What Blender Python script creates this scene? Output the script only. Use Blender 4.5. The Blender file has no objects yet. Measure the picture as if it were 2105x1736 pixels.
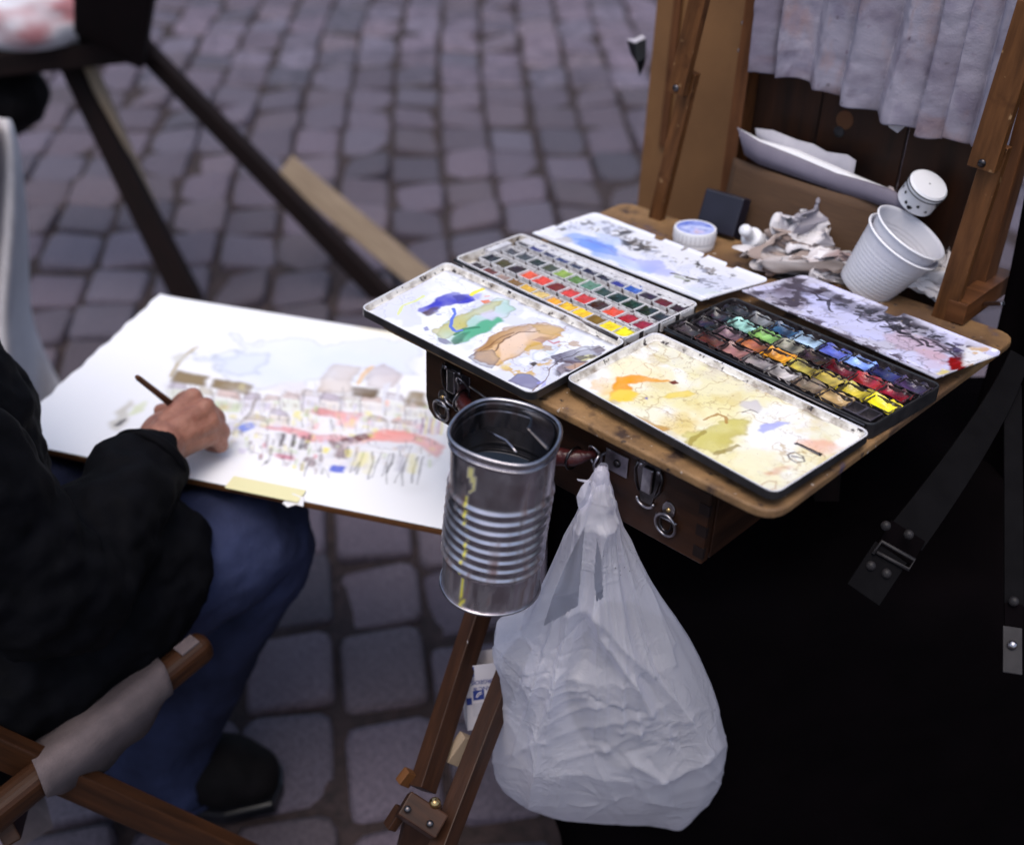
import bpy, bmesh, math, random
import numpy as np
from mathutils import Vector, Matrix

random.seed(7)
RNG = np.random.default_rng(7)
SC = bpy.context.scene
COL = SC.collection

# ------------------------------------------------------------------ camera, sky, sun, exposure
PITCH, CAM_H = 36.0, 1.40
cam_data = bpy.data.cameras.new('camera')
cam = bpy.data.objects.new('camera', cam_data)
COL.objects.link(cam)
cam.location = (0, 0, CAM_H)
cam.rotation_euler = (math.radians(90 - PITCH), 0, 0)
cam_data.sensor_width = 36.0
cam_data.lens = 36.0 * 2800 / 2500
cam_data.clip_start = 0.02
cam_data.clip_end = 500
cam_data.dof.use_dof = True
cam_data.dof.focus_distance = 1.04
cam_data.dof.aperture_fstop = 3.1
SC.camera = cam

world = bpy.data.worlds.new('World')
SC.world = world
world.use_nodes = True
wn = world.node_tree.nodes
wl = world.node_tree.links
bgn = wn.get('Background') or wn.new('ShaderNodeBackground')
sky = wn.new('ShaderNodeTexSky')
sky.sky_type = 'NISHITA'
sky.sun_disc = False
SUN_EL, SUN_AZ = 73.0, -165.0
sky.sun_elevation = math.radians(SUN_EL)
sky.sun_rotation = math.radians(SUN_AZ)
sky.air_density = 1.0
sky.dust_density = 4.0
sky.ozone_density = 1.2
wl.new(sky.outputs[0], bgn.inputs[0])
bgn.inputs[1].default_value = 0.15

sun_data = bpy.data.lights.new('sun', 'SUN')
sun_data.energy = 0.9
sun_data.angle = math.radians(40)
sun_data.color = (1.0, 0.97, 0.95)
sun = bpy.data.objects.new('sun', sun_data)
COL.objects.link(sun)
_d = Vector((math.sin(math.radians(SUN_AZ)) * math.cos(math.radians(SUN_EL)),
             math.cos(math.radians(SUN_AZ)) * math.cos(math.radians(SUN_EL)),
             math.sin(math.radians(SUN_EL))))
sun.rotation_euler = _d.to_track_quat('Z', 'Y').to_euler()
sun.location = (0, 0, 6)

SC.view_settings.view_transform = 'Standard'
SC.view_settings.look = 'None'
SC.view_settings.gamma = 1.0
SC.view_settings.use_curve_mapping = False
SC.view_settings.exposure = 0.36
SC.render.engine = 'CYCLES'
SC.cycles.use_denoising = True
SC.cycles.max_bounces = 8

# ------------------------------------------------------------------ measuring: camera rays and the table's own frame
FPX, PCX, PCY = 2800 / 1.18765, 1052.5, 868.0
_c, _s = math.cos(math.radians(PITCH)), math.sin(math.radians(PITCH))
ROT = np.array([[1, 0, 0], [0, -_s, _c], [0, -_c, -_s]])
CAMP = np.array([0, 0, CAM_H])

def ray(x, y):
    return ROT @ np.array([(x - PCX) / FPX, (y - PCY) / FPX, 1.0])
def gr(x, y, z=0.0):                      # point of the line of sight at height z
    d = ray(x, y); return CAMP + d * ((z - CAM_H) / d[2])
def onY(x, y, Y):                         # ... on the upright plane y = Y
    d = ray(x, y); return CAMP + d * (Y / d[1])
def at(x, y, t):                          # ... at depth t
    return CAMP + ray(x, y) * t

TN = ROT @ (np.array([.04, -1, -.62]) / np.linalg.norm([.04, -1, -.62]))
TU = np.array([1, 0, 0]) - TN[0] * TN; TU /= np.linalg.norm(TU)
TV = np.cross(TN, TU)
RIMZ = .016
def onpl(x, y, z=0.0):
    d = ray(x, y); t = (-.4965 - RIMZ + z) / (TN @ d); return CAMP + d * t
TO = onpl(1590, 1060)
def tb(x, y, z=0.0):                      # table coordinates (x right, y away, z up) of a measured point
    q = onpl(x, y, z) - TO; return np.array([q @ TU, q @ TV, q @ TN])
def TW(p):                                # table -> world
    return TO + TU * p[0] + TV * p[1] + TN * p[2]
A_ = np.array([.7295, -.6840]); M_ = np.array([.6840, .7295])
def FR(s, o, z):                          # frame of the board's front edge: s along it, o inward
    return TW((A_[0] * s + M_[0] * o, A_[1] * s + M_[1] * o, z))
E_ = np.array([.366, -.339]) / np.hypot(.366, .339); MM_ = np.array([.339, .366]) / np.hypot(.366, .339)
B0_ = np.array([-.058, .655])
def BK(s, o, z):                          # frame of the board's back edge: s along it, o away
    q = B0_ + E_ * s + MM_ * o; return TW((q[0], q[1], z))
def _inframe(x, y, org, ax, up, nrm):
    d = ray(x, y); t = ((org - CAMP) @ nrm) / (d @ nrm); q = CAMP + d * t - org
    return q @ ax, q @ up
_ea = TU * E_[0] + TV * E_[1]; _em = TU * MM_[0] + TV * MM_[1]
_fa = TU * A_[0] + TV * A_[1]; _fm = TU * M_[0] + TV * M_[1]
def mBK(x, y, off): return _inframe(x, y, BK(0, off, 0), _ea, TN, _em)
def mFR(x, y, off): return _inframe(x, y, FR(0, off, 0), _fa, TN, _fm)

# ------------------------------------------------------------------ noise
def fbm2(shape, cells, octaves=4, seed=0, gain=.5):
    r = np.random.default_rng(seed)
    H, W = shape
    out = np.zeros(shape); amp = 1.0; tot = 0
    for o in range(octaves):
        cx, cy = max(1, int(cells[0] * 2 ** o)), max(1, int(cells[1] * 2 ** o))
        g = r.uniform(-1, 1, (cy + 2, cx + 2))
        yy = np.linspace(0, cy - 1e-6, H); xx = np.linspace(0, cx - 1e-6, W)
        yi = yy.astype(int); xi = xx.astype(int); fy = yy - yi; fx = xx - xi
        fy = (fy * fy * (3 - 2 * fy))[:, None]; fx = (fx * fx * (3 - 2 * fx))[None]
        v = (g[np.ix_(yi, xi)] * (1 - fy) * (1 - fx) + g[np.ix_(yi + 1, xi)] * fy * (1 - fx)
             + g[np.ix_(yi, xi + 1)] * (1 - fy) * fx + g[np.ix_(yi + 1, xi + 1)] * fy * fx)
        out += v * amp; tot += amp; amp *= gain
    return out / tot
_perm = np.random.default_rng(3).integers(0, 2 ** 31, 4096)
def n3(P, seed=0):
    P = np.asarray(P, float) + seed * 17.13
    i = np.floor(P).astype(np.int64); f = P - i; f = f * f * (3 - 2 * f)
    def h(a, b, c):
        k = _perm[(a * 73 + _perm[(b * 151 + _perm[c & 4095]) & 4095]) & 4095]
        return (k & 0xffff) / 32767.5 - 1
    r = 0
    for dx in (0, 1):
        for dy in (0, 1):
            for dz in (0, 1):
                w = (f[..., 0] if dx else 1 - f[..., 0]) * (f[..., 1] if dy else 1 - f[..., 1]) * (f[..., 2] if dz else 1 - f[..., 2])
                r = r + w * h(i[..., 0] + dx, i[..., 1] + dy, i[..., 2] + dz)
    return r
def worley(P, n, seed, box=None):
    r = np.random.default_rng(seed); P = np.asarray(P, float)
    lo, hi = P.min(0), P.max(0); C = lo + (hi - lo) * r.random((n, P.shape[1]))
    a = np.full(len(P), 1e9)
    for c in C: a = np.minimum(a, ((P - c) ** 2).sum(1))
    return np.sqrt(a)
def fb3(P, oc=3, seed=0, ridged=False):
    P = np.asarray(P, float); out = 0; a = 1.0; t = 0
    for o in range(oc):
        v = n3(P * 2 ** o, seed + o)
        if ridged: v = 1 - 2 * np.abs(v)
        out = out + a * v; t += a; a *= .5
    return out / t

# ------------------------------------------------------------------ materials
def srgb(r, g, b):
    return tuple(((c / 255) / 12.92 if c / 255 <= .04045 else ((c / 255 + .055) / 1.055) ** 2.4) for c in (r, g, b))
def new_mat(name):
    m = bpy.data.materials.new(name); m.use_nodes = True
    nt = m.node_tree; b = nt.nodes['Principled BSDF']
    return m, nt, b
def nd(nt, t, **kw):
    n = nt.nodes.new(t)
    for k, v in kw.items(): setattr(n, k, v)
    return n
def mat(name, c1, c2=None, rough=.6, metal=0.0, scale=30, stretch=(1, 1, 1), bump=0.0, bscale=None, uv=False,
        detail=5, spec=.5, lo=.35, hi=.65, spots=None, rough2=None, sss=0.0, coat=0.0, rnd=0.0):
    m, nt, b = new_mat(name)
    L = nt.links.new
    tc = nd(nt, 'ShaderNodeTexCoord'); mp = nd(nt, 'ShaderNodeMapping')
    mp.inputs['Scale'].default_value = stretch
    L(tc.outputs['UV' if uv else 'Object'], mp.inputs[0])
    b.inputs['Roughness'].default_value = rough
    b.inputs['Metallic'].default_value = metal
    b.inputs['Specular IOR Level'].default_value = spec
    if coat: b.inputs['Coat Weight'].default_value = coat; b.inputs['Coat Roughness'].default_value = .12
    if sss: b.inputs['Subsurface Weight'].default_value = sss; b.inputs['Subsurface Radius'].default_value = (.004, .002, .001)
    col = None
    if c2 is not None:
        n = nd(nt, 'ShaderNodeTexNoise'); n.inputs['Scale'].default_value = scale; n.inputs['Detail'].default_value = detail
        n.inputs['Roughness'].default_value = .6
        L(mp.outputs[0], n.inputs['Vector'])
        r = nd(nt, 'ShaderNodeValToRGB')
        r.color_ramp.elements[0].position = lo; r.color_ramp.elements[0].color = (*c1, 1)
        r.color_ramp.elements[1].position = hi; r.color_ramp.elements[1].color = (*c2, 1)
        L(n.outputs['Fac'], r.inputs[0]); col = r.outputs[0]
        if rough2 is not None:
            mr = nd(nt, 'ShaderNodeMapRange'); mr.inputs[1].default_value = .3; mr.inputs[2].default_value = .7
            mr.inputs[3].default_value = rough; mr.inputs[4].default_value = rough2
            L(n.outputs['Fac'], mr.inputs[0]); L(mr.outputs[0], b.inputs['Roughness'])
    if spots is not None:
        for (sc, lo_, hi_, sc_col) in spots:
            n = nd(nt, 'ShaderNodeTexNoise'); n.inputs['Scale'].default_value = sc; n.inputs['Detail'].default_value = 4
            L(tc.outputs['UV' if uv else 'Object'], n.inputs['Vector'])
            mr = nd(nt, 'ShaderNodeMapRange'); mr.inputs[1].default_value = lo_; mr.inputs[2].default_value = hi_
            L(n.outputs['Fac'], mr.inputs[0])
            mx = nd(nt, 'ShaderNodeMix', data_type='RGBA')
            L(mr.outputs[0], mx.inputs[0])
            if col is None: mx.inputs[6].default_value = (*c1, 1)
            else: L(col, mx.inputs[6])
            mx.inputs[7].default_value = (*sc_col, 1)
            col = mx.outputs[2]
    if rnd:
        oi = nd(nt, 'ShaderNodeObjectInfo'); ge = nd(nt, 'ShaderNodeNewGeometry')
        ad = nd(nt, 'ShaderNodeMath', operation='ADD'); fr = nd(nt, 'ShaderNodeMath', operation='FRACT')
        L(oi.outputs['Random'], ad.inputs[0]); L(ge.outputs['Random Per Island'], ad.inputs[1]); L(ad.outputs[0], fr.inputs[0])
        hs = nd(nt, 'ShaderNodeHueSaturation')
        mr = nd(nt, 'ShaderNodeMapRange'); mr.inputs[3].default_value = 1 - rnd; mr.inputs[4].default_value = 1 + rnd
        L(fr.outputs[0], mr.inputs[0]); L(mr.outputs[0], hs.inputs['Value'])
        m2 = nd(nt, 'ShaderNodeMath', operation='MULTIPLY'); m2.inputs[1].default_value = 7.31
        f2 = nd(nt, 'ShaderNodeMath', operation='FRACT'); L(fr.outputs[0], m2.inputs[0]); L(m2.outputs[0], f2.inputs[0])
        mh = nd(nt, 'ShaderNodeMapRange'); mh.inputs[3].default_value = .42; mh.inputs[4].default_value = .56
        L(f2.outputs[0], mh.inputs[0]); L(mh.outputs[0], hs.inputs['Hue'])
        if col is None: hs.inputs['Color'].default_value = (*c1, 1)
        else: L(col, hs.inputs['Color'])
        col = hs.outputs[0]
    if col is None: b.inputs['Base Color'].default_value = (*c1, 1)
    else: L(col, b.inputs['Base Color'])
    if bump:
        n = nd(nt, 'ShaderNodeTexNoise'); n.inputs['Scale'].default_value = bscale or scale * 2; n.inputs['Detail'].default_value = 6
        L(mp.outputs[0], n.inputs['Vector'])
        bp = nd(nt, 'ShaderNodeBump'); bp.inputs['Strength'].default_value = bump; bp.inputs['Distance'].default_value = .004
        L(n.outputs['Fac'], bp.inputs['Height']); L(bp.outputs[0], b.inputs['Normal'])
    return m
def canvas_mat(name, rough=.55, wetrough=.08, spec=.5, bump=0.0, bscale=200, transl=0.0):
    m, nt, b = new_mat(name); L = nt.links.new
    a = nd(nt, 'ShaderNodeAttribute', attribute_name='paint')
    w = nd(nt, 'ShaderNodeAttribute', attribute_name='wet')
    L(a.outputs['Color'], b.inputs['Base Color'])
    mr = nd(nt, 'ShaderNodeMapRange'); mr.inputs[3].default_value = rough; mr.inputs[4].default_value = wetrough
    L(w.outputs['Fac'], mr.inputs[0]); L(mr.outputs[0], b.inputs['Roughness'])
    b.inputs['Specular IOR Level'].default_value = spec
    if bump:
        tc = nd(nt, 'ShaderNodeTexCoord')
        n = nd(nt, 'ShaderNodeTexNoise'); n.inputs['Scale'].default_value = bscale; n.inputs['Detail'].default_value = 4
        L(tc.outputs['Object'], n.inputs['Vector'])
        bp = nd(nt, 'ShaderNodeBump'); bp.inputs['Strength'].default_value = bump; bp.inputs['Distance'].default_value = .002
        L(n.outputs['Fac'], bp.inputs['Height']); L(bp.outputs[0], b.inputs['Normal'])
    return m

M = {}
def wood(name, c1, c2, rough=.65, scale=14, gx=.12, bump=.15, spots=None, coat=0):
    M[name] = mat(name, c1, c2, rough=rough, scale=scale * 6, stretch=(gx, 1, 1), bump=bump, bscale=scale * 8, uv=True, detail=6, lo=.3, hi=.72, spots=spots, coat=coat, spec=.22)
wood('orange_wood', srgb(66, 40, 20), srgb(114, 74, 42), rough=.5, spots=[(30, .6, .76, srgb(54, 28, 12)), (75, .66, .72, srgb(150, 118, 84)), (14, .6, .8, srgb(48, 28, 16))])
wood('stile_wood', srgb(64, 38, 20), srgb(108, 68, 40), rough=.5, spots=[(25, .6, .8, srgb(48, 22, 9))])
wood('panel_wood', srgb(30, 16, 8), srgb(56, 30, 15), rough=.5, scale=8, spots=[(9, .62, .72, srgb(22, 10, 6))])
wood('box_wood', srgb(26, 15, 10), srgb(60, 35, 21), rough=.4, scale=10, coat=.25, spots=[(20, .6, .8, srgb(18, 10, 7))])
wood('leg_wood', srgb(36, 21, 13), srgb(66, 40, 25), rough=.45, spots=[(20, .6, .8, srgb(40, 20, 10))])
wood('stool_wood', srgb(36, 20, 10), srgb(66, 38, 19), rough=.5, spots=[(25, .62, .8, srgb(45, 22, 10))])
wood('dark_wood', srgb(15, 8, 8), srgb(30, 16, 14), rough=.8)
wood('pale_wood', srgb(132, 114, 96), srgb(164, 146, 124), rough=.7)
M['board_tan'] = mat('board_tan', srgb(112, 84, 54), srgb(158, 122, 80), rough=.65, scale=18, bump=.25, bscale=300, detail=8,
                     spots=[(7, .46, .66, srgb(88, 64, 44)), (34, .58, .70, srgb(66, 48, 38)), (90, .62, .72, srgb(48, 36, 32)), (28, .64, .72, srgb(74, 64, 84)), (150, .68, .74, srgb(190, 180, 170))])
M['hardboard'] = mat('hardboard', srgb(106, 72, 38), srgb(126, 88, 50), rough=.7, scale=6, bump=.1, bscale=200, spots=[(12, .6, .75, srgb(100, 64, 30))])
M['cobble'] = mat('cobble', srgb(64, 54, 65), srgb(112, 99, 111), rough=.58, scale=18, bump=1.0, bscale=80, detail=10, rnd=.34, lo=.25, hi=.75,
                  spots=[(110, .56, .7, srgb(58, 50, 60)), (140, .6, .72, srgb(150, 136, 150)), (24, .6, .72, srgb(66, 58, 64))])
M['joint'] = mat('joint', srgb(34, 26, 27), srgb(58, 45, 45), rough=.95, scale=60, bump=.8, bscale=150)
M['black_enamel'] = mat('black_enamel', (.012, .012, .014), (.03, .028, .03), rough=.35, scale=60)
M['white_enamel_dirty'] = mat('white_enamel_dirty', srgb(226, 222, 214), srgb(150, 138, 124), rough=.3, scale=70, lo=.42, hi=.66, detail=8,
                              spots=[(120, .58, .66, srgb(52, 42, 40))])
M['white_enamel'] = mat('white_enamel', srgb(222, 222, 224), srgb(196, 194, 200), rough=.3, scale=40, spots=[(160, .66, .72, srgb(90, 80, 90))])
M['pan_white'] = mat('pan_white', srgb(224, 224, 226), srgb(190, 186, 186), rough=.35, scale=120, spots=[(150, .6, .68, srgb(70, 56, 54))])
M['pan_dirty'] = mat('pan_dirty', srgb(66, 60, 62), srgb(24, 20, 24), rough=.3, scale=120, spots=[(150, .62, .7, srgb(150, 145, 145))])
M['steel'] = mat('steel', srgb(190, 186, 190), srgb(140, 136, 142), rough=.28, metal=1.0, scale=50)
M['dark_steel'] = mat('dark_steel', srgb(100, 96, 98), srgb(54, 51, 53), rough=.3, metal=1.0, scale=50)
M['brass'] = mat('brass', srgb(190, 160, 110), rough=.25, metal=1.0)
M['leather_red'] = mat('leather_red', srgb(74, 30, 30), srgb(48, 18, 20), rough=.32, scale=60, bump=.3, bscale=200)
M['ink_black'] = mat('ink_black', (.006, .006, .008), rough=.3)
M['jacket'] = mat('jacket', (.0018, .0018, .0026), (.0036, .0036, .0052), rough=.8, scale=30, bump=.25, bscale=60, spec=.08)
M['denim'] = mat('denim', srgb(27, 31, 52), srgb(56, 63, 96), rough=.8, scale=5, bump=.5, bscale=500, spec=.2, spots=[(4, .5, .75, srgb(98, 107, 148))])
M['shoe'] = mat('shoe', (.0035, .0028, .003), (.007, .0055, .006), rough=.7, spec=.1, scale=30)
M['skin'] = mat('skin', srgb(138, 90, 73), srgb(164, 114, 95), rough=.55, scale=60, bump=.35, bscale=140, sss=.15, spots=[(38, .58, .72, srgb(128, 74, 60))])
M['hair'] = mat('hair', srgb(60, 52, 46), srgb(90, 82, 76), rough=.7, scale=80)
M['canvas_white'] = mat('canvas_white', srgb(98, 86, 87), srgb(64, 56, 58), rough=.9, scale=12, bump=.3, bscale=500)
M['grey_cloth'] = mat('grey_cloth', srgb(206, 202, 204), srgb(176, 172, 176), rough=.85, scale=5)
M['paper'] = mat('paper', srgb(228, 228, 232), rough=.8)
M['paper_shaded'] = mat('paper_shaded', srgb(118, 112, 126), srgb(104, 98, 112), rough=.7, scale=12)  # shaded copy of the white paper
M['paper_grey'] = mat('paper_grey', srgb(196, 192, 198), srgb(176, 172, 180), rough=.85, scale=20)
M['cardboard'] = mat('cardboard', srgb(72, 50, 32), srgb(90, 64, 42), rough=.75, uv=True, stretch=(.05, 1, 1), scale=120, bump=.1)
M['navy_box'] = mat('navy_box', (.006, .006, .016), (.010, .010, .024), rough=.5, scale=30)
M['plastic_white'] = mat('plastic_white', srgb(232, 232, 236), rough=.35)
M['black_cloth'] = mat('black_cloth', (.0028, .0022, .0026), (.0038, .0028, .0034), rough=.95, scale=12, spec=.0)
M['strap_grey'] = mat('strap_grey', srgb(11, 10, 12), srgb(15, 14, 16), rough=.85, scale=40, spec=.06)
M['tape'] = mat('tape', srgb(232, 226, 176), rough=.6)
M['blue_print'] = mat('blue_print', srgb(40, 58, 130), rough=.6)
M['carton'] = mat('carton', srgb(206, 200, 204), rough=.65)
M['red_plastic'] = mat('red_plastic', srgb(140, 30, 34), rough=.5)
M['water_dark'] = mat('water_dark', (.006, .006, .007), rough=.03)
M['canvas'] = canvas_mat('canvas', .42, .06, bump=.1, bscale=180)
M['watercolour'] = canvas_mat('watercolour', .85, .5)
M['cloth_stained'] = canvas_mat('cloth_stained', .9, .9, spec=.1, bump=.3, bscale=520)
M['dull_metal'] = mat('dull_metal', srgb(30, 28, 30), srgb(44, 41, 43), rough=.5, scale=60, spec=.25)
M['tissue'] = canvas_mat('tissue', .95, .6, spec=.05, bump=.25, bscale=160)
M['cake'] = canvas_mat('cake', .45, .1, spec=.6, bump=.35, bscale=300)

# can metal: brushed, stained, with a dribble of yellow paint (attribute)
def can_material():
    m, nt, b = new_mat('can_metal'); L = nt.links.new
    a = nd(nt, 'ShaderNodeAttribute', attribute_name='paint'); w = nd(nt, 'ShaderNodeAttribute', attribute_name='wet')
    L(a.outputs['Color'], b.inputs['Base Color']); 
    sub = nd(nt, 'ShaderNodeMath', operation='SUBTRACT'); sub.inputs[0].default_value = 1.0
    L(w.outputs['Fac'], sub.inputs[1]); L(sub.outputs[0], b.inputs['Metallic'])
    tc = nd(nt, 'ShaderNodeTexCoord'); n = nd(nt, 'ShaderNodeTexNoise'); n.inputs['Scale'].default_value = 45; n.inputs['Detail'].default_value = 6
    L(tc.outputs['Object'], n.inputs['Vector'])
    mr = nd(nt, 'ShaderNodeMapRange'); mr.inputs[1].default_value = .3; mr.inputs[2].default_value = .7; mr.inputs[3].default_value = .26; mr.inputs[4].default_value = .44
    L(n.outputs['Fac'], mr.inputs[0]); L(mr.outputs[0], b.inputs['Roughness'])
    bp = nd(nt, 'ShaderNodeBump'); bp.inputs['Strength'].default_value = .12; bp.inputs['Distance'].default_value = .002
    L(n.outputs['Fac'], bp.inputs['Height']); L(bp.outputs[0], b.inputs['Normal'])
    return m
M['can_metal'] = can_material()

def bag_material():
    m, nt, b = new_mat('thin_white_plastic'); L = nt.links.new
    b.inputs['Base Color'].default_value = (*srgb(244, 242, 250), 1); b.inputs['Roughness'].default_value = .16
    b.inputs['Specular IOR Level'].default_value = .5
    tc = nd(nt, 'ShaderNodeTexCoord')
    def crease(scale, dist, stretch, width):
        mp = nd(nt, 'ShaderNodeMapping'); mp.inputs['Scale'].default_value = stretch; mp.inputs['Rotation'].default_value = (.3, .2 * scale, .1)
        L(tc.outputs['Object'], mp.inputs[0])
        n = nd(nt, 'ShaderNodeTexNoise'); n.inputs['Scale'].default_value = scale; n.inputs['Detail'].default_value = 2; n.inputs['Distortion'].default_value = dist
        L(mp.outputs[0], n.inputs['Vector'])
        s1 = nd(nt, 'ShaderNodeMath', operation='SUBTRACT'); s1.inputs[1].default_value = .5; L(n.outputs['Fac'], s1.inputs[0])
        ab = nd(nt, 'ShaderNodeMath', operation='ABSOLUTE'); L(s1.outputs[0], ab.inputs[0])
        mr = nd(nt, 'ShaderNodeMapRange'); mr.inputs[1].default_value = 0; mr.inputs[2].default_value = width; mr.inputs[3].default_value = 1; mr.inputs[4].default_value = 0
        L(ab.outputs[0], mr.inputs[0]); return mr.outputs[0]
    hsum = None
    for args, wgt in (((16, 1.2, (1, 1, 1.5), .05), 1.0), ((34, 1.0, (1.2, 1, .7), .07), .6), ((70, .8, (1, 1, 2.2), .10), .35)):
        c_ = crease(*args); ml = nd(nt, 'ShaderNodeMath', operation='MULTIPLY'); ml.inputs[1].default_value = wgt; L(c_, ml.inputs[0])
        if hsum is None: hsum = ml.outputs[0]
        else:
            ad = nd(nt, 'ShaderNodeMath', operation='ADD'); L(hsum, ad.inputs[0]); L(ml.outputs[0], ad.inputs[1]); hsum = ad.outputs[0]
    bp = nd(nt, 'ShaderNodeBump'); bp.inputs['Strength'].default_value = .34; bp.inputs['Distance'].default_value = .0020
    mk = nd(nt, 'ShaderNodeTexNoise'); mk.inputs['Scale'].default_value = 11; mk.inputs['Detail'].default_value = 1; L(tc.outputs['Object'], mk.inputs['Vector'])
    mkr = nd(nt, 'ShaderNodeMapRange'); mkr.inputs[1].default_value = .44; mkr.inputs[2].default_value = .66; L(mk.outputs['Fac'], mkr.inputs[0])
    hm = nd(nt, 'ShaderNodeMath', operation='MULTIPLY'); L(hsum, hm.inputs[0]); L(mkr.outputs[0], hm.inputs[1])
    L(hm.outputs[0], bp.inputs['Height']); L(bp.outputs[0], b.inputs['Normal'])
    tr = nd(nt, 'ShaderNodeBsdfTranslucent'); tr.inputs[0].default_value = (*srgb(240, 238, 250), 1)
    L(bp.outputs[0], tr.inputs['Normal'])
    tp = nd(nt, 'ShaderNodeBsdfTransparent')
    m1 = nd(nt, 'ShaderNodeMixShader'); m1.inputs[0].default_value = .5
    L(b.outputs[0], m1.inputs[1]); L(tr.outputs[0], m1.inputs[2])
    m2 = nd(nt, 'ShaderNodeMixShader'); lw = nd(nt, 'ShaderNodeLayerWeight'); lw.inputs[0].default_value = .35
    lr = nd(nt, 'ShaderNodeMapRange'); lr.inputs[3].default_value = .40; lr.inputs[4].default_value = .02; L(lw.outputs['Facing'], lr.inputs[0]); L(lr.outputs[0], m2.inputs[0])
    L(m1.outputs[0], m2.inputs[1]); L(tp.outputs[0], m2.inputs[2])
    out = nt.nodes['Material Output']; L(m2.outputs[0], out.inputs[0])
    return m
M['bag'] = bag_material()
def cup_material():
    m, nt, b = new_mat('translucent_cup'); L = nt.links.new
    b.inputs['Base Color'].default_value = (*srgb(232, 232, 238), 1); b.inputs['Roughness'].default_value = .3
    tr = nd(nt, 'ShaderNodeBsdfTranslucent'); tr.inputs[0].default_value = (*srgb(232, 230, 238), 1)
    m1 = nd(nt, 'ShaderNodeMixShader'); m1.inputs[0].default_value = .25
    L(b.outputs[0], m1.inputs[1]); L(tr.outputs[0], m1.inputs[2])
    L(m1.outputs[0], nt.nodes['Material Output'].inputs[0])
    return m
M['cup'] = cup_material()

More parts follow.
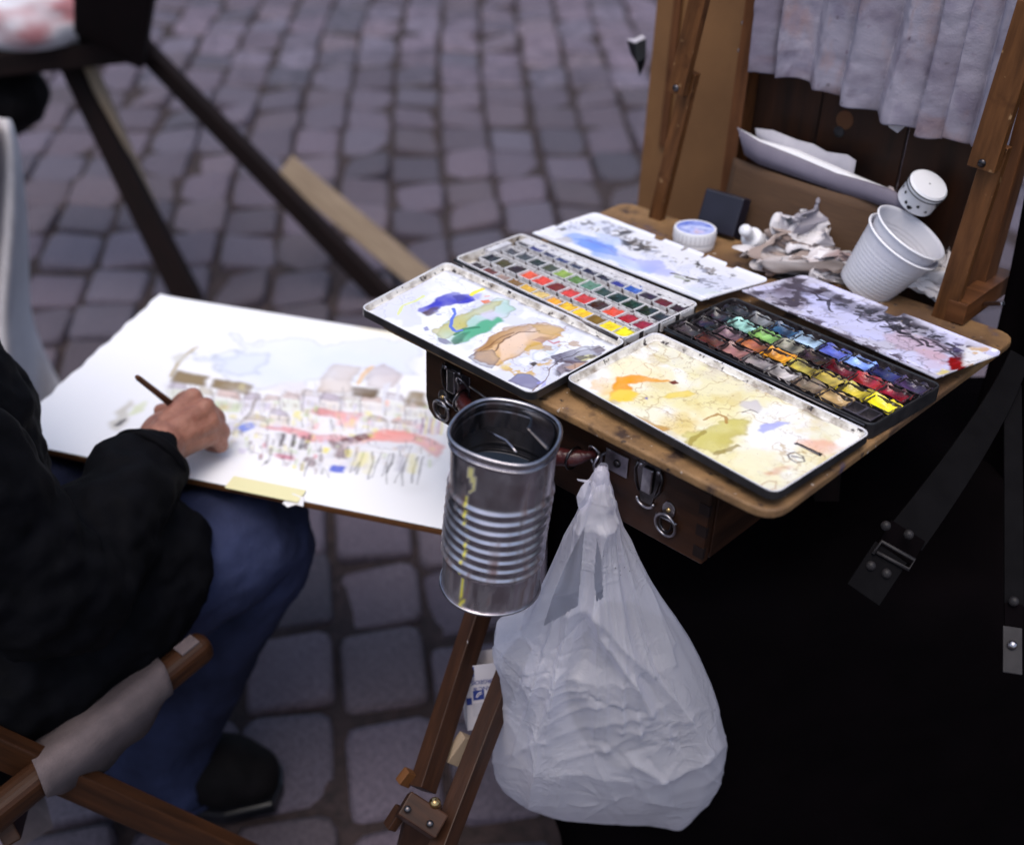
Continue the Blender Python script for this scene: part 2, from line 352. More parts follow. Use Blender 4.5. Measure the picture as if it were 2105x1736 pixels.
# ------------------------------------------------------------------ mesh builder
class MB:
    def __init__(s):
        s.v = []; s.f = []; s.uv = []; s.mi = []
    def add(s, vs, fs, mi=0, uvs=None):
        o = len(s.v); s.v.extend([tuple(map(float, p)) for p in vs])
        for k, f in enumerate(fs):
            s.f.append([o + i for i in f]); s.mi.append(mi)
            s.uv.append(uvs[k] if uvs else [(0, 0)] * len(f))
        return s
    def beam(s, p0, p1, w, t, up=(0, 0, 1), mi=0, w1=None, t1=None):
        p0 = np.array(p0, float); p1 = np.array(p1, float); d = p1 - p0; ln = np.linalg.norm(d); d /= ln
        up = np.array(up, float); sd = np.cross(d, up); sd /= np.linalg.norm(sd); u2 = np.cross(sd, d)
        w1 = w if w1 is None else w1; t1 = t if t1 is None else t1
        vs = []
        for p, ww, tt in ((p0, w, t), (p1, w1, t1)):
            for a, b in ((-1, -1), (1, -1), (1, 1), (-1, 1)): vs.append(p + sd * a * ww / 2 + u2 * b * tt / 2)
        fs = [(0, 3, 2, 1), (4, 5, 6, 7), (0, 1, 5, 4), (1, 2, 6, 5), (2, 3, 7, 6), (3, 0, 4, 7)]
        o = random.random() * 5; uvs = []
        for k, f in enumerate(fs):
            q = []
            for i in f:
                P = vs[i] - p0
                u = P @ d; a = P @ sd; b = P @ u2
                q.append((u + o, (a if k in (0, 1, 2, 4) else b) + o * 3 + k * .37) if k > 1 else (a + o, b + o + k))
            uvs.append(q)
        return s.add(vs, fs, mi, uvs)
    def tube(s, pts, r, n=10, mi=0, closed=False):
        pts = np.array(pts, float); m = len(pts)
        rs = np.broadcast_to(np.array(r, float), (m,))
        tg = np.gradient(pts, axis=0) if not closed else np.roll(pts, -1, 0) - np.roll(pts, 1, 0)
        tg /= np.linalg.norm(tg, axis=1)[:, None] + 1e-12
        a = np.array([0, 0, 1.0]) if abs(tg[0][2]) < .9 else np.array([1.0, 0, 0])
        vs = []
        for i in range(m):
            a = a - (a @ tg[i]) * tg[i]; a /= np.linalg.norm(a); b = np.cross(tg[i], a)
            for k in range(n):
                th = 2 * math.pi * k / n; vs.append(pts[i] + rs[i] * (math.cos(th) * a + math.sin(th) * b))
        fs = []
        for i in range(m if closed else m - 1):
            j = (i + 1) % m
            for k in range(n): fs.append((i * n + k, i * n + (k + 1) % n, j * n + (k + 1) % n, j * n + k))
        if not closed:
            fs.append(tuple(range(n))[::-1]); fs.append(tuple((m - 1) * n + k for k in range(n)))
        return s.add(vs, fs, mi)
    def lathe(s, prof, fr, n=40, mi=0, cap0=False, cap1=False):
        o, x, y, z = fr; vs = []
        for r, h in prof:
            for k in range(n):
                th = 2 * math.pi * k / n; vs.append(o + (x * math.cos(th) + y * math.sin(th)) * r + z * h)
        fs = []
        for i in range(len(prof) - 1):
            for k in range(n): fs.append((i * n + k, i * n + (k + 1) % n, (i + 1) * n + (k + 1) % n, (i + 1) * n + k))
        if cap0: fs.append(tuple(range(n))[::-1])
        if cap1: fs.append(tuple((len(prof) - 1) * n + k for k in range(n)))
        return s.add(vs, fs, mi)
    def prism(s, poly, bot, top, mi=0):
        """poly: list of 2-tuples; bot/top: functions (x, y) -> world point"""
        n = len(poly)
        P = np.array(poly)
        vs = [bot(*p) for p in poly] + [top(*p) for p in poly]
        fs = [tuple(range(n))[::-1], tuple(range(n, 2 * n))] + [(k, (k + 1) % n, n + (k + 1) % n, n + k) for k in range(n)]
        uvs = [[tuple(P[i % n]) for i in f] for f in fs]
        return s.add(vs, fs, mi, uvs)
    def grid(s, G, mi=0, wrap=False, keep=None):
        G = np.asarray(G); H, W = G.shape[:2]
        fs = []; uvs = []
        for j in range(H - 1):
            for i in range(W if wrap else W - 1):
                if keep is not None and not keep[j][i]: continue
                k = (i + 1) % W
                fs.append((j * W + i, j * W + k, (j + 1) * W + k, (j + 1) * W + i))
                uvs.append([(i / W, j / H), ((i + 1) / W, j / H), ((i + 1) / W, (j + 1) / H), (i / W, (j + 1) / H)])
        return s.add(G.reshape(-1, 3), fs, mi, uvs)
    def build(s, name, mats, parent=None, smooth=False, bevel=0.0, seg=2, loc=None, sub=0, solid=0.0, angle=None, label=None):
        if not isinstance(mats, (list, tuple)): mats = [mats]
        me = bpy.data.meshes.new(name)
        if parent is not None: org = WL(parent)
        elif loc is not None: org = np.array(loc, float)
        else:
            V = np.array(s.v); org = np.array([*(V[:, :2].min(0) + V[:, :2].max(0)) / 2, V[:, 2].min()])
        V = np.array(s.v) - org
        me.from_pydata(V.tolist(), [], s.f)
        uvl = me.uv_layers.new(name='UVMap')
        flat = np.array([c for f in s.uv for p in f for c in p], np.float32)
        uvl.data.foreach_set('uv', flat)
        for m in mats: me.materials.append(m)
        me.polygons.foreach_set('material_index', s.mi)
        me.polygons.foreach_set('use_smooth', [smooth] * len(s.f))
        me.update()
        o = bpy.data.objects.new(name, me); COL.objects.link(o)
        if parent is not None:
            o.parent = parent
        else: o.location = org
        WORLDLOC[o.name] = org
        if bevel:
            b = o.modifiers.new('bevel', 'BEVEL'); b.width = bevel; b.segments = seg; b.limit_method = 'ANGLE'; b.angle_limit = math.radians(40)
        if sub:
            b = o.modifiers.new('sub', 'SUBSURF'); b.levels = sub; b.render_levels = sub
        if solid:
            b = o.modifiers.new('solid', 'SOLIDIFY'); b.thickness = solid
        if angle is not None: me.set_sharp_from_angle(angle=math.radians(angle))
        if label: o['label'] = label
        return o
WORLDLOC = {}
def WL(o):                                   # world position of an object's origin (nothing here is rotated)
    return WORLDLOC[o.name] if o.name in WORLDLOC else np.array(o.location)
def tag(o, label, cat, group=None, kind=None):
    o['label'] = label; o['category'] = cat
    if group: o['group'] = group
    if kind: o['kind'] = kind
    return o
def thing(name, loc, label, cat, group=None):
    o = bpy.data.objects.new(name, None); COL.objects.link(o)
    o.empty_display_size = .05
    o.location = tuple(map(float, loc)); WORLDLOC[o.name] = np.array(loc, float)
    return tag(o, label, cat, group)

def set_attr(o, col, wet=None):
    me = o.data; n = len(me.vertices)
    a = me.attributes.new('paint', 'FLOAT_COLOR', 'POINT')
    c = np.ones((n, 4), np.float32); c[:, :3] = np.asarray(col, np.float32).reshape(-1, 3) if np.ndim(col) > 1 else col
    a.data.foreach_set('color', c.ravel())
    w = me.attributes.new('wet', 'FLOAT', 'POINT')
    w.data.foreach_set('value', (np.zeros(n, np.float32) if wet is None else np.broadcast_to(np.asarray(wet, np.float32).ravel(), (n,)).astype(np.float32)))

# ------------------------------------------------------------------ painted surfaces: pigment laid down stroke by stroke
def homography(src, dst):
    A = []
    for (x, y), (u, v) in zip(src, dst):
        A.append([x, y, 1, 0, 0, 0, -u * x, -u * y, -u]); A.append([0, 0, 0, x, y, 1, -v * x, -v * y, -v])
    h = np.linalg.svd(np.array(A, float))[2][-1].reshape(3, 3)
    def fn(p):
        q = h @ np.array([p[0], p[1], 1.0]); return q[:2] / q[2]
    return fn
def boxblur(a, r):
    r = int(round(r))
    if r < 1: return a
    for ax in (0, 1):
        p = np.pad(a, [(r + 1, r) if k == ax else (0, 0) for k in (0, 1)], mode='edge').cumsum(ax)
        n = a.shape[ax]
        a = (np.take(p, range(2 * r + 1, 2 * r + 1 + n), ax) - np.take(p, range(0, n), ax)) / (2 * r + 1)
    return a
class Canvas:
    def __init__(s, W, H, base, quad_px, seed=1, aspect=None):
        s.W, s.H = W, H
        s.c = np.ones((H, W, 3)) * np.array(base); s.wet = np.zeros((H, W))
        s.m = homography(quad_px, [(0, 0), (1, 0), (1, 1), (0, 1)])
        s.X, s.Y = np.meshgrid(np.arange(W), np.arange(H))
        s.seed = seed
    def P(s, pts):
        q = np.array([s.m(p) for p in pts]); return q * [s.W - 1, s.H - 1]
    def nz(s, cells, oc=4):
        key = (cells, oc); s.pool = getattr(s, 'pool', {}); s.rr = getattr(s, 'rr', random.Random(s.seed))
        if key not in s.pool:
            s.seed += 1
            s.pool[key] = fbm2((s.H * 3, s.W * 3), (cells * 3, max(1, cells * 3 * s.H / s.W)), oc, s.seed)
        y, x = s.rr.randrange(2 * s.H), s.rr.randrange(2 * s.W)
        return s.pool[key][y:y + s.H, x:x + s.W]
    def mask(s, pts, warp=4, cells=8):
        q = s.P(pts)
        X = s.X + warp * (2.2 * s.nz(cells) + .9 * s.nz(cells * 4)); Y = s.Y + warp * (2.2 * s.nz(cells) + .9 * s.nz(cells * 4))
        ins = np.zeros((s.H, s.W), bool)
        for i in range(len(q)):
            x1, y1 = q[i]; x2, y2 = q[(i + 1) % len(q)]
            if y1 == y2: continue
            c = (y1 > Y) != (y2 > Y)
            ins ^= c & (X < (x2 - x1) * (Y - y1) / (y2 - y1) + x1)
        return ins.astype(float)
    def lay(s, m, col, a, mult=False):
        col = np.array(col); k = (m * a)[..., None]
        s.c = s.c * (1 - k) + (s.c * col if mult else col) * k
    def poly(s, pts, col, a=.8, warp=4, soft=1.6, edge=.0, gran=.25, wet=0, cells=8, ecol=None, var=.55):
        m = s.mask(pts, warp, cells)
        b = boxblur(boxblur(m, 3), 3)
        e = np.clip((m - b) * 2.2, 0, 1) * m
        m = boxblur(m, soft)
        g = 1 - gran * .5 + gran * s.nz(14, 4) + var * s.nz(5, 3) * 1.6
        s.lay(m * np.clip(g, 0, 1.15), col, a)
        if edge: s.lay(boxblur(e, 1) * 1.0, ecol if ecol is not None else np.array(col) * .55, edge)
        if wet: s.wet = np.maximum(s.wet * (1 - m), m * wet)
    def stroke(s, pts, w, col, a=.8, warp=2, rag=.4, soft=.8, wet=0):
        q = s.P(pts); X = s.X + warp * 2 * s.nz(10); Y = s.Y + warp * 2 * s.nz(10)
        d = np.full((s.H, s.W), 1e9)
        for i in range(len(q) - 1):
            p, r = q[i], q[i + 1]; v = r - p; L2 = v @ v + 1e-9
            t = np.clip(((X - p[0]) * v[0] + (Y - p[1]) * v[1]) / L2, 0, 1)
            d = np.minimum(d, np.hypot(X - p[0] - t * v[0], Y - p[1] - t * v[1]))
        ww = w * (1 + rag * s.nz(24))
        m = np.clip((ww - d) / soft + .5, 0, 1)
        s.lay(m, col, a)
        if wet: s.wet = np.maximum(s.wet, m * wet)
    def splat(s, pts, n, col, rmin=.6, rmax=2.0, a=.8, ):
        q = s.P(pts); lo = q.min(0); hi = q.max(0); r = np.random.default_rng(s.seed + 99)
        for k in range(n):
            c = lo + (hi - lo) * r.random(2); rr = r.uniform(rmin, rmax) ; an = r.random() * 3.14; el = r.uniform(.4, 1)
            dx, dy = s.X - c[0], s.Y - c[1]
            d = np.hypot(dx * math.cos(an) + dy * math.sin(an), (-dx * math.sin(an) + dy * math.cos(an)) / el)
            cc = col[r.integers(len(col))] if isinstance(col, list) else col
            s.lay(np.clip(rr - d + .5, 0, 1), cc, a * r.uniform(.5, 1))
    def ragged(s, pts, col, a, thr, cells=26, warp=8, oc=4):
        """torn dry patches inside an area"""
        m = boxblur(s.mask(pts, warp), 4); n = s.nz(cells, oc)
        s.lay(m * np.clip((n - thr) * 9, 0, 1), col, a)
    def haze(s, col, a, thr, cells=6, k=2.5, oc=5, stretch=1.0):
        s.seed += 1
        n = fbm2((s.H, s.W), (cells, max(1, cells * s.H / s.W * stretch)), oc, s.seed, .6)
        s.lay(np.clip((n - thr) * k, 0, 1), col, a)
    def veins(s, pts, col, a, cells=9, width=.05, warp=6):
        m = boxblur(s.mask(pts, warp), 5); n = s.nz(cells, 5)
        s.lay(m * np.clip(1 - np.abs(n) / width, 0, 1), col, a)
    def mesh(s, pos, name, mat_, parent, smooth=True, rel=None, label=None, skirt=None):
        """pos(S, T) with arrays in 0..1 -> (...,3) world"""
        S, T = np.meshgrid(np.linspace(0, 1, s.W), np.linspace(0, 1, s.H))
        G = pos(S, T); H, W = s.H, s.W
        org = WL(parent) if parent is not None else G.reshape(-1, 3).mean(0)
        V = (G.reshape(-1, 3) - org).astype(np.float32)
        idx = np.arange(H * W).reshape(H, W)
        F = np.stack([idx[:-1, :-1], idx[:-1, 1:], idx[1:, 1:], idx[1:, :-1]], -1).reshape(-1, 4)
        col = s.c.reshape(-1, 3); wet = s.wet.ravel()
        if skirt is not None:
            loop = np.concatenate([idx[0, :], idx[1:, -1], idx[-1, -2::-1], idx[-2:0:-1, 0]])
            n = len(loop); o = len(V)
            V = np.concatenate([V, (V[loop] - np.array(skirt)).astype(np.float32)])
            k = np.arange(n); k2 = (k + 1) % n
            F = np.concatenate([F, np.stack([loop[k2], loop[k], o + k, o + k2], -1)])
            col = np.concatenate([col, col[loop] * .25]); wet = np.concatenate([wet, wet[loop] * 0])
        me = bpy.data.meshes.new(name)
        me.vertices.add(len(V)); me.vertices.foreach_set('co', V.ravel())
        me.loops.add(F.size); me.loops.foreach_set('vertex_index', F.ravel().astype(np.int32))
        me.polygons.add(len(F)); me.polygons.foreach_set('loop_start', np.arange(0, F.size, 4, dtype=np.int32))
        me.polygons.foreach_set('loop_total', np.full(len(F), 4, np.int32))
        me.update(calc_edges=True)
        me.polygons.foreach_set('use_smooth', np.full(len(F), smooth))
        me.materials.append(mat_)
        o = bpy.data.objects.new(name, me); COL.objects.link(o)
        if parent is not None: o.parent = parent
        else: o.location = org
        WORLDLOC[o.name] = org
        set_attr(o, col, wet)
        if label: o['label'] = label
        return o
def rounded(w, h, r, n=5):
    pts = []
    for cx, cy, a0 in ((w - r, r, -90), (w - r, h - r, 0), (r, h - r, 90), (r, r, 180)):
        for k in range(n + 1):
            a = math.radians(a0 + 90 * k / n); pts.append((cx + r * math.cos(a), cy + r * math.sin(a)))
    return pts
def frame(o, z, xhint=(1, 0, 0)):
    z = np.array(z, float); z /= np.linalg.norm(z); x = np.array(xhint, float); x -= (x @ z) * z; x /= np.linalg.norm(x)
    return np.array(o, float), x, np.cross(z, x), z
# ------------------------------------------------------------------ the pavement: bed, 300 nearest setts one by one, the rest joined
pav = MB()
gs = np.linspace(-1, 1, 41)
xs = np.sign(gs) * np.abs(gs) ** 2.2 * 60
G = np.array([[(x, y + 2, -.0100) for x in xs] for y in xs])
pav.grid(G, 0)
pavement = pav.build('pavement', M['joint'], None, loc=(0, 0, 0))
pavement['kind'] = 'structure'; pavement['label'] = 'grey stone setts laid in rows with sandy joints'
def sett_mesh(i):
    r = np.random.default_rng(50 + i)
    out = []
    base = rounded(1, 1, r.uniform(.10, .18), 2)
    base = [((x - .5) * 1 + r.normal(0, .012), (y - .5) * 1 + r.normal(0, .012)) for x, y in base]
    n = len(base); vs = []
    tilt = r.normal(0, .012, 2)
    for sc, z in ((1.0, -.034), (.998, -.009), (.968, -.0008), (.86, .0012)):
        for x, y in base: vs.append((x * sc, y * sc, z + (x * tilt[0] + y * tilt[1]) * (z > -.02) + (r.normal(0, .0010) if z > -.02 else 0)))
    fs = []
    for k in range(3):
        for a in range(n): fs.append((k * n + a, k * n + (a + 1) % n, (k + 1) * n + (a + 1) % n, (k + 1) * n + a))
    vs.append((r.normal(0, .04), r.normal(0, .04), .0016)); c = len(vs) - 1
    for a in range(n): fs.append((3 * n + a, 3 * n + (a + 1) % n, c))
    me = bpy.data.meshes.new('sett'); me.from_pydata(vs, [], fs); me.materials.append(M['cobble'])
    me.polygons.foreach_set('use_smooth', [True] * len(fs)); me.update()
    return me, np.array(vs), fs
setts = [sett_mesh(i) for i in range(12)]
stones = []
PW = .152
row_y = [.25]
while row_y[-1] < 9.5: row_y.append(row_y[-1] + random.uniform(.170, .205))
for c in range(-36, 36):
    ph = random.gauss(0, .022)
    for y0, y1 in zip(row_y[:-1], row_y[1:]):
        ph = ph * .75 + random.gauss(0, .012)
        a0, a1 = y0 + ph, y1 + ph + random.gauss(0, .006)
        yc = (a0 + a1) / 2; L = a1 - a0
        bend = -.205 * yc + .0195 * yc * yc
        xc = c * PW + .02 + bend + random.gauss(0, .003)
        slope = -.205 + .039 * yc
        if abs(xc) < .55 * yc + .55:
            w = PW - random.uniform(.010, .018)
            stones.append((xc, yc, w, L - random.uniform(.017, .027), -math.atan(slope) * 1 + random.gauss(0, .012), random.gauss(0, .0020), random.randrange(12)))
def in_view(st):
    q = ROT.T @ (np.array([st[0], st[1], 0]) - CAMP)
    u, v = q[0] / q[2] * FPX + PCX, q[1] / q[2] * FPX + PCY
    return q[2] > .1 and -90 < u < 2200 and -60 < v < 1850
vis = sorted([s for s in stones if in_view(s)], key=lambda s: s[1])
near = vis[:300]; nearset = set(near)
for (x, y, w, l, a, z, k) in near:
    o = bpy.data.objects.new('cobblestone', setts[k][0]); COL.objects.link(o)
    o.parent = pavement; o.location = (x, y, z); o.rotation_euler = (0, 0, a); o.scale = (w, l, 1)
rest = MB()
for st in stones:
    if st in nearset: continue
    x, y, w, l, a, z, k = st
    V = setts[k][1]; ca, sa = math.cos(a), math.sin(a)
    X = V[:, 0] * w; Y = V[:, 1] * l
    rest.add(np.stack([x + X * ca - Y * sa, y + X * sa + Y * ca, V[:, 2] + z], 1), setts[k][2])
o = rest.build('cobblestones', M['cobble'], pavement, smooth=True); o['kind'] = 'stuff'

# ------------------------------------------------------------------ the sketching easel: box, lid, struts, leg
easel = thing('easel', FR(-.235, .15, -.10), 'brown wooden box easel with metal latches, red handle and upright lid', 'easel')
SL, SR, OF, ZB = -.409, -.068, .022, -.099
BD = .30
# box walls (front with its rounded left foot, two sides, back, floor)
mb = MB(); poly = [(SL + .012, ZB), (SR, ZB), (SR, -.0095), (SL, -.0095), (SL, ZB + .02), (SL + .004, ZB + .007)]
mb.prism(poly, lambda s, z: FR(s, OF + .010, z), lambda s, z: FR(s, OF, z))
mb.build('box_front', M['box_wood'], easel, bevel=.0012)
for s0 in (SR - .010, SL):
    mb = MB(); mb.prism([(OF + .0125, ZB), (OF + BD, ZB), (OF + BD, -.0095), (OF + .0125, -.0095)], lambda o_, z: FR(s0, o_, z), lambda o_, z: FR(s0 + .010, o_, z))
    mb.build('box_side', M['box_wood'], easel, bevel=.001)
# dovetail fingers on the near corner
for k in range(4):
    z0 = ZB + .006 + k * .022
    mb = MB(); mb.prism([(SR - .0095, z0), (SR + .0006, z0), (SR + .0006, z0 + .011), (SR - .0095, z0 + .011)], lambda s, z: FR(s, OF + .003, z), lambda s, z: FR(s, OF - .0006, z))
    mb.build('dovetail', M['dark_wood'], easel)
mb = MB(); mb.prism([(SL + .012, OF + .0125), (SR - .0125, OF + .0125), (SR - .0125, OF + BD - .012), (SL + .012, OF + BD - .012)], lambda s, o_: FR(s, o_, ZB + .004), lambda s, o_: FR(s, o_, ZB + .011))
mb.build('box_floor', M['box_wood'], easel)
mb = MB(); mb.prism([(SL + .012, ZB), (SR - .0125, ZB), (SR - .0125, -.0095), (SL + .012, -.0095)], lambda s, z: FR(s, OF + BD - .01, z), lambda s, z: FR(s, OF + BD, z))
mb.build('box_back', M['box_wood'], easel)
# slot in the right side
mb = MB(); mb.prism([(OF + .055, -.052), (OF + .105, -.052), (OF + .105, -.044), (OF + .055, -.044)], lambda o_, z: FR(SR - .001, o_, z), lambda o_, z: FR(SR + .0006, o_, z))
mb.build('drawer_slot', M['ink_black'], easel)
# latches
def latch(s, z, ang=0.0):
    mb = MB()
    pl = [(-.011, .017), (.011, .017), (.013, .006), (.009, -.010), (.006, -.024), (-.006, -.024), (-.009, -.010), (-.013, .006)]
    mb.prism(pl, lambda a, b: FR(s + a, OF - .0004, z + b), lambda a, b: FR(s + a, OF - .0016, z + b))
    pb = mb.build('latch', M['dark_steel'], easel, bevel=.0004)
    mb = MB()
    pl = [(-.0055, .013), (.0055, .013), (.0055, -.012), (-.0055, -.012)]
    mb.prism(pl, lambda a, b: FR(s + a, OF - .0018, z + b), lambda a, b: FR(s + a, OF - .0055 + abs(b) * .08, z + b))
    mb.build('lever', M['steel'], pb, bevel=.0012)
    mb = MB(); mb.tube([FR(s + .009 * math.cos(t), OF - .003, z - .020 + .007 * math.sin(t)) for t in np.linspace(math.pi, 2 * math.pi, 12)], .0013, 8)
    mb.build('catch_loop', M['steel'], pb, smooth=True)
    for sx in (-1, 1):
        mb = MB(); mb.tube([FR(s + sx * x, OF - .002, z + y) for x, y in ((.012, .014), (.0145, .006), (.013, -.006), (.0085, -.014))], .0011, 8)
        mb.build('rim', M['dark_steel'], pb, smooth=True)
        mb = MB(); mb.lathe([(.0022, 0), (.0018, .001), (.0004, .0013)], frame(FR(s + sx * .0095, OF - .0016, z + .012), -_fm), 10, cap1=True)
        mb.build('screw', M['steel'], pb, smooth=True)
def clasp(s, z):
    mb = MB()
    mb.prism([(.0065 * math.cos(t), .0115 + .008 * math.sin(t)) for t in np.linspace(0, 2 * math.pi, 16, endpoint=False)],
             lambda a, b: FR(s + a, OF - .0003, z + b), lambda a, b: FR(s + a, OF - .002, z + b))
    pb = mb.build('clasp', M['steel'], easel, bevel=.0005)
    mb = MB(); mb.tube([FR(s + .0105 * math.cos(t), OF - .004 - .0015 * math.sin(t), z - .003 + .0115 * math.sin(t)) for t in np.linspace(0, 2 * math.pi, 28, endpoint=False)], .0013, 8, closed=True)
    mb.build('ring', M['steel'], pb, smooth=True)
    mb = MB(); mb.tube([FR(s + .0062 * math.cos(t), OF - .003, z - .002 + .008 * math.sin(t)) for t in np.linspace(0, 2 * math.pi, 22, endpoint=False)], .0013, 8, closed=True)
    mb.build('loop', M['dark_steel'], pb, smooth=True)
    mb = MB(); mb.tube([FR(s - .011, OF - .0035, z + .003), FR(s + .011, OF - .0035, z + .003)], .0011, 8)
    mb.build('pin', M['steel'], pb, smooth=True)
    mb = MB(); mb.lathe([(.0026, 0), (.002, .0014), (.0004, .0018)], frame(FR(s, OF - .002, z + .0115), -_fm), 10, cap1=True)
    mb.build('screw', M['brass'], pb, smooth=True)
latch(-.1300, -.0416); latch(-.3695, -.0440)
clasp(-.1060, -.0720); clasp(-.3825, -.0790)
# handle: red leather with wire loops and end plates
hp = [FR(s, OF - o_, z) for s, o_, z in ((-.352, .004, -.041), (-.340, .018, -.046), (-.318, .026, -.049), (-.27, .028, -.050), (-.222, .026, -.049), (-.200, .018, -.045), (-.186, .004, -.040))]
hp = [hp[0]] + [hp[i] * (1 - t) + hp[i + 1] * t for i in range(6) for t in (.33, .66, 1)]
mb = MB()
mb.tube(hp, [.004 + .0055 * math.sin(math.pi * min(1, max(0, (i - 1) / (len(hp) - 3)))) ** .5 for i in range(len(hp))], 12)
hd = mb.build('handle', M['leather_red'], easel, smooth=True)
for i in (3, len(hp) - 4):
    mb = MB(); mb.tube([hp[i] + (TN * math.cos(t) + _fm * math.sin(t)) * .0105 for t in np.linspace(0, 2 * math.pi, 18, endpoint=False)], .0012, 6, closed=True)
    mb.build('binding', M['dark_steel'], hd, smooth=True)
for s in (-.352, -.186):
    mb = MB(); mb.tube([FR(s + .004 * math.cos(t) * 1.6, OF - .004 - .006 * max(0, math.sin(t)), -.041 + .011 * math.sin(t)) for t in np.linspace(0, 2 * math.pi, 20, endpoint=False)], .0013, 8, closed=True)
    mb.build('wire_loop', M['steel'], hd, smooth=True)
mb = MB(); mb.tube([FR(-.335, OF - .012, -.031), FR(-.30, OF - .018, -.031), FR(-.295, OF - .018, -.034), FR(-.262, OF - .019, -.033)], .0012, 8)
mb.build('wire_loop', M['steel'], hd, smooth=True)
for s in (-.165, -.3725 + .014):
    mb = MB(); mb.prism([(-.0125, -.0105), (.0125, -.0105), (.0125, .0105), (-.0125, .0105)], lambda a, b: FR(s + a, OF - .0004, -.041 + b), lambda a, b: FR(s + a, OF - .0018, -.041 + b))
    pl = mb.build('hook_plate', M['steel'], easel, bevel=.0006)
    mb = MB(); mb.lathe([(.0038, 0), (.0034, .0018), (.0008, .0026)], frame(FR(s + .001, OF - .0018, -.041), -_fm), 14, cap1=True)
    mb.build('screw', M['dark_steel'], pl, smooth=True)
mb = MB(); mb.tube([FR(-.1775, OF - .002, -.036), FR(-.1785, OF - .010, -.036), FR(-.179, OF - .015, -.042), FR(-.179, OF - .013, -.050), FR(-.179, OF - .007, -.050)], .0016, 8)
mb.build('hook', M['steel'], easel, smooth=True)
# lid standing upright behind
PO = .062
def bkbox(name, s0, s1, o0, o1, z0, z1, m, parent=easel, bevel=.001):
    mb = MB(); mid = lambda a, b: (a + b) / 2
    mb.beam(BK(s0, mid(o0, o1), mid(z0, z1)), BK(s1, mid(o0, o1), mid(z0, z1)), o1 - o0, z1 - z0, TN)
    return mb.build(name, m, parent, bevel=bevel)
def bkpost(name, s, o_, w, t, z0, z1, m, ds=0, do=0, parent=easel):
    mb = MB(); mb.beam(BK(s, o_, z0), BK(s + ds, o_ + do, z1), w, t, _em)
    return mb.build(name, m, parent, bevel=.0012)
sp = [.118, .205, .31, .425]
for i in range(3):
    mb = MB(); mb.beam(BK((sp[i] + sp[i + 1]) / 2, PO + .012, -.05), BK((sp[i] + sp[i + 1]) / 2, PO + .012, .46), sp[i + 1] - sp[i] - .0022, .006, _em)
    mb.build('lid_plank', M['panel_wood'], easel, bevel=.0008)
bkpost('lid_stile', .1125, PO, .017, .030, .0, .46, M['stile_wood'])
bkpost('lid_stile', .428, PO - .004, .022, .030, .012, .46, M['stile_wood'])
for (x, z) in ((.1045, .195), (.1045, .225)):
    mb = MB(); mb.lathe([(.0028, 0), (.0022, .002), (.0005, .003)], frame(BK(x, PO - .012, z), -_ea), 10, cap1=True); mb.build('screw', M['steel'], easel, smooth=True)
mb = MB(); mb.lathe([(.0105, 0), (.010, .0006), (.004, .0008)], frame(BK(.236, PO + .009, .142), -_em), 16, cap1=True); mb.build('wood_knot', M['stile_wood'], easel)
mb = MB(); mb.lathe([(.0065, 0), (.006, .001), (.001, .0012)], frame(BK(.232, PO + .009, .128), -_em), 16, cap1=True); mb.build('wood_knot', M['ink_black'], easel)
# folding struts that hold the lid
def strut(pa, pb, wide, off, cut):
    (sa, za), (sb, zb) = mBK(*pa, off), mBK(*pb, off)
    k = 1.45
    P0, P1 = BK(sa, off, za), BK(sb, off, zb); P2 = P0 + (P1 - P0) * k; PM = P0 + (P1 - P0) * cut
    mb = MB(); mb.beam(P0, PM + (P1 - P0) * .1, wide, .011, _em); lo = mb.build('strut', M['orange_wood'], easel, bevel=.001)
    d = _ea * -.004 - _em * .0125
    mb = MB(); mb.beam(PM + d, P2 + d, wide * 1.2, .011, _em); mb.build('strut', M['orange_wood'], easel, bevel=.001)
    mb = MB(); mb.lathe([(.004, 0), (.0035, .0015), (.001, .0022)], frame(PM + d - _em * .0058 + (P1 - P0) * .03, -_em), 12, cap1=True); mb.build('hinge_pin', M['dark_steel'], easel, smooth=True)
strut((1347, 460), (1443, 60), .0175, -.018, .70)
strut((1937, 662), (2075, 230), .0225, -.018, .76)
bkbox('frame_rail', .430, .450, -.024, .095, .001, .024, M['stile_wood'])
mb = MB(); mb.beam(BK(.452, .02, .012), BK(.472, .012, .022), .006, .004, TN); q = mb.build('wing_nut', M['steel'], easel, bevel=.001)
# ground leg: two slats, a spreader, a clamp block and a round nut
e0, e1 = at(990, 1240, 1.21), at(868, 1622, 1.13)
f0, f1 = at(1066, 1330, 1.17), at(908, 1740, 1.08)
upv = np.array([0, 1, .3])
mb = MB(); mb.beam(e0 + (e0 - e1) * .15, e1, .0235, .018, upv); mb.build('leg_slat', M['leg_wood'], easel, bevel=.001)
mb = MB(); mb.beam(f0 + (f0 - f1) * .03, f1 + (f1 - f0) * .05, .0225, .018, upv); mb.build('leg_slat', M['leg_wood'], easel, bevel=.001)
g0 = at(868, 1680, 1.10); gdir = (e1 - e0) / np.linalg.norm(e1 - e0)
g1 = gr(760, 2080, 0)
mb = MB(); mb.beam(g0 - (g1 - g0) * .03, g1, .034, .016, upv, w1=.026); mb.build('leg', M['leg_wood'], easel, bevel=.0012)
c0, c1 = at(828, 1650, 1.07), at(905, 1700, 1.07)
mb = MB(); mb.beam(c0, c1, .022, .024, np.array([0, 1, .6])); cb = mb.build('clamp_block', M['leg_wood'], easel, bevel=.0015)
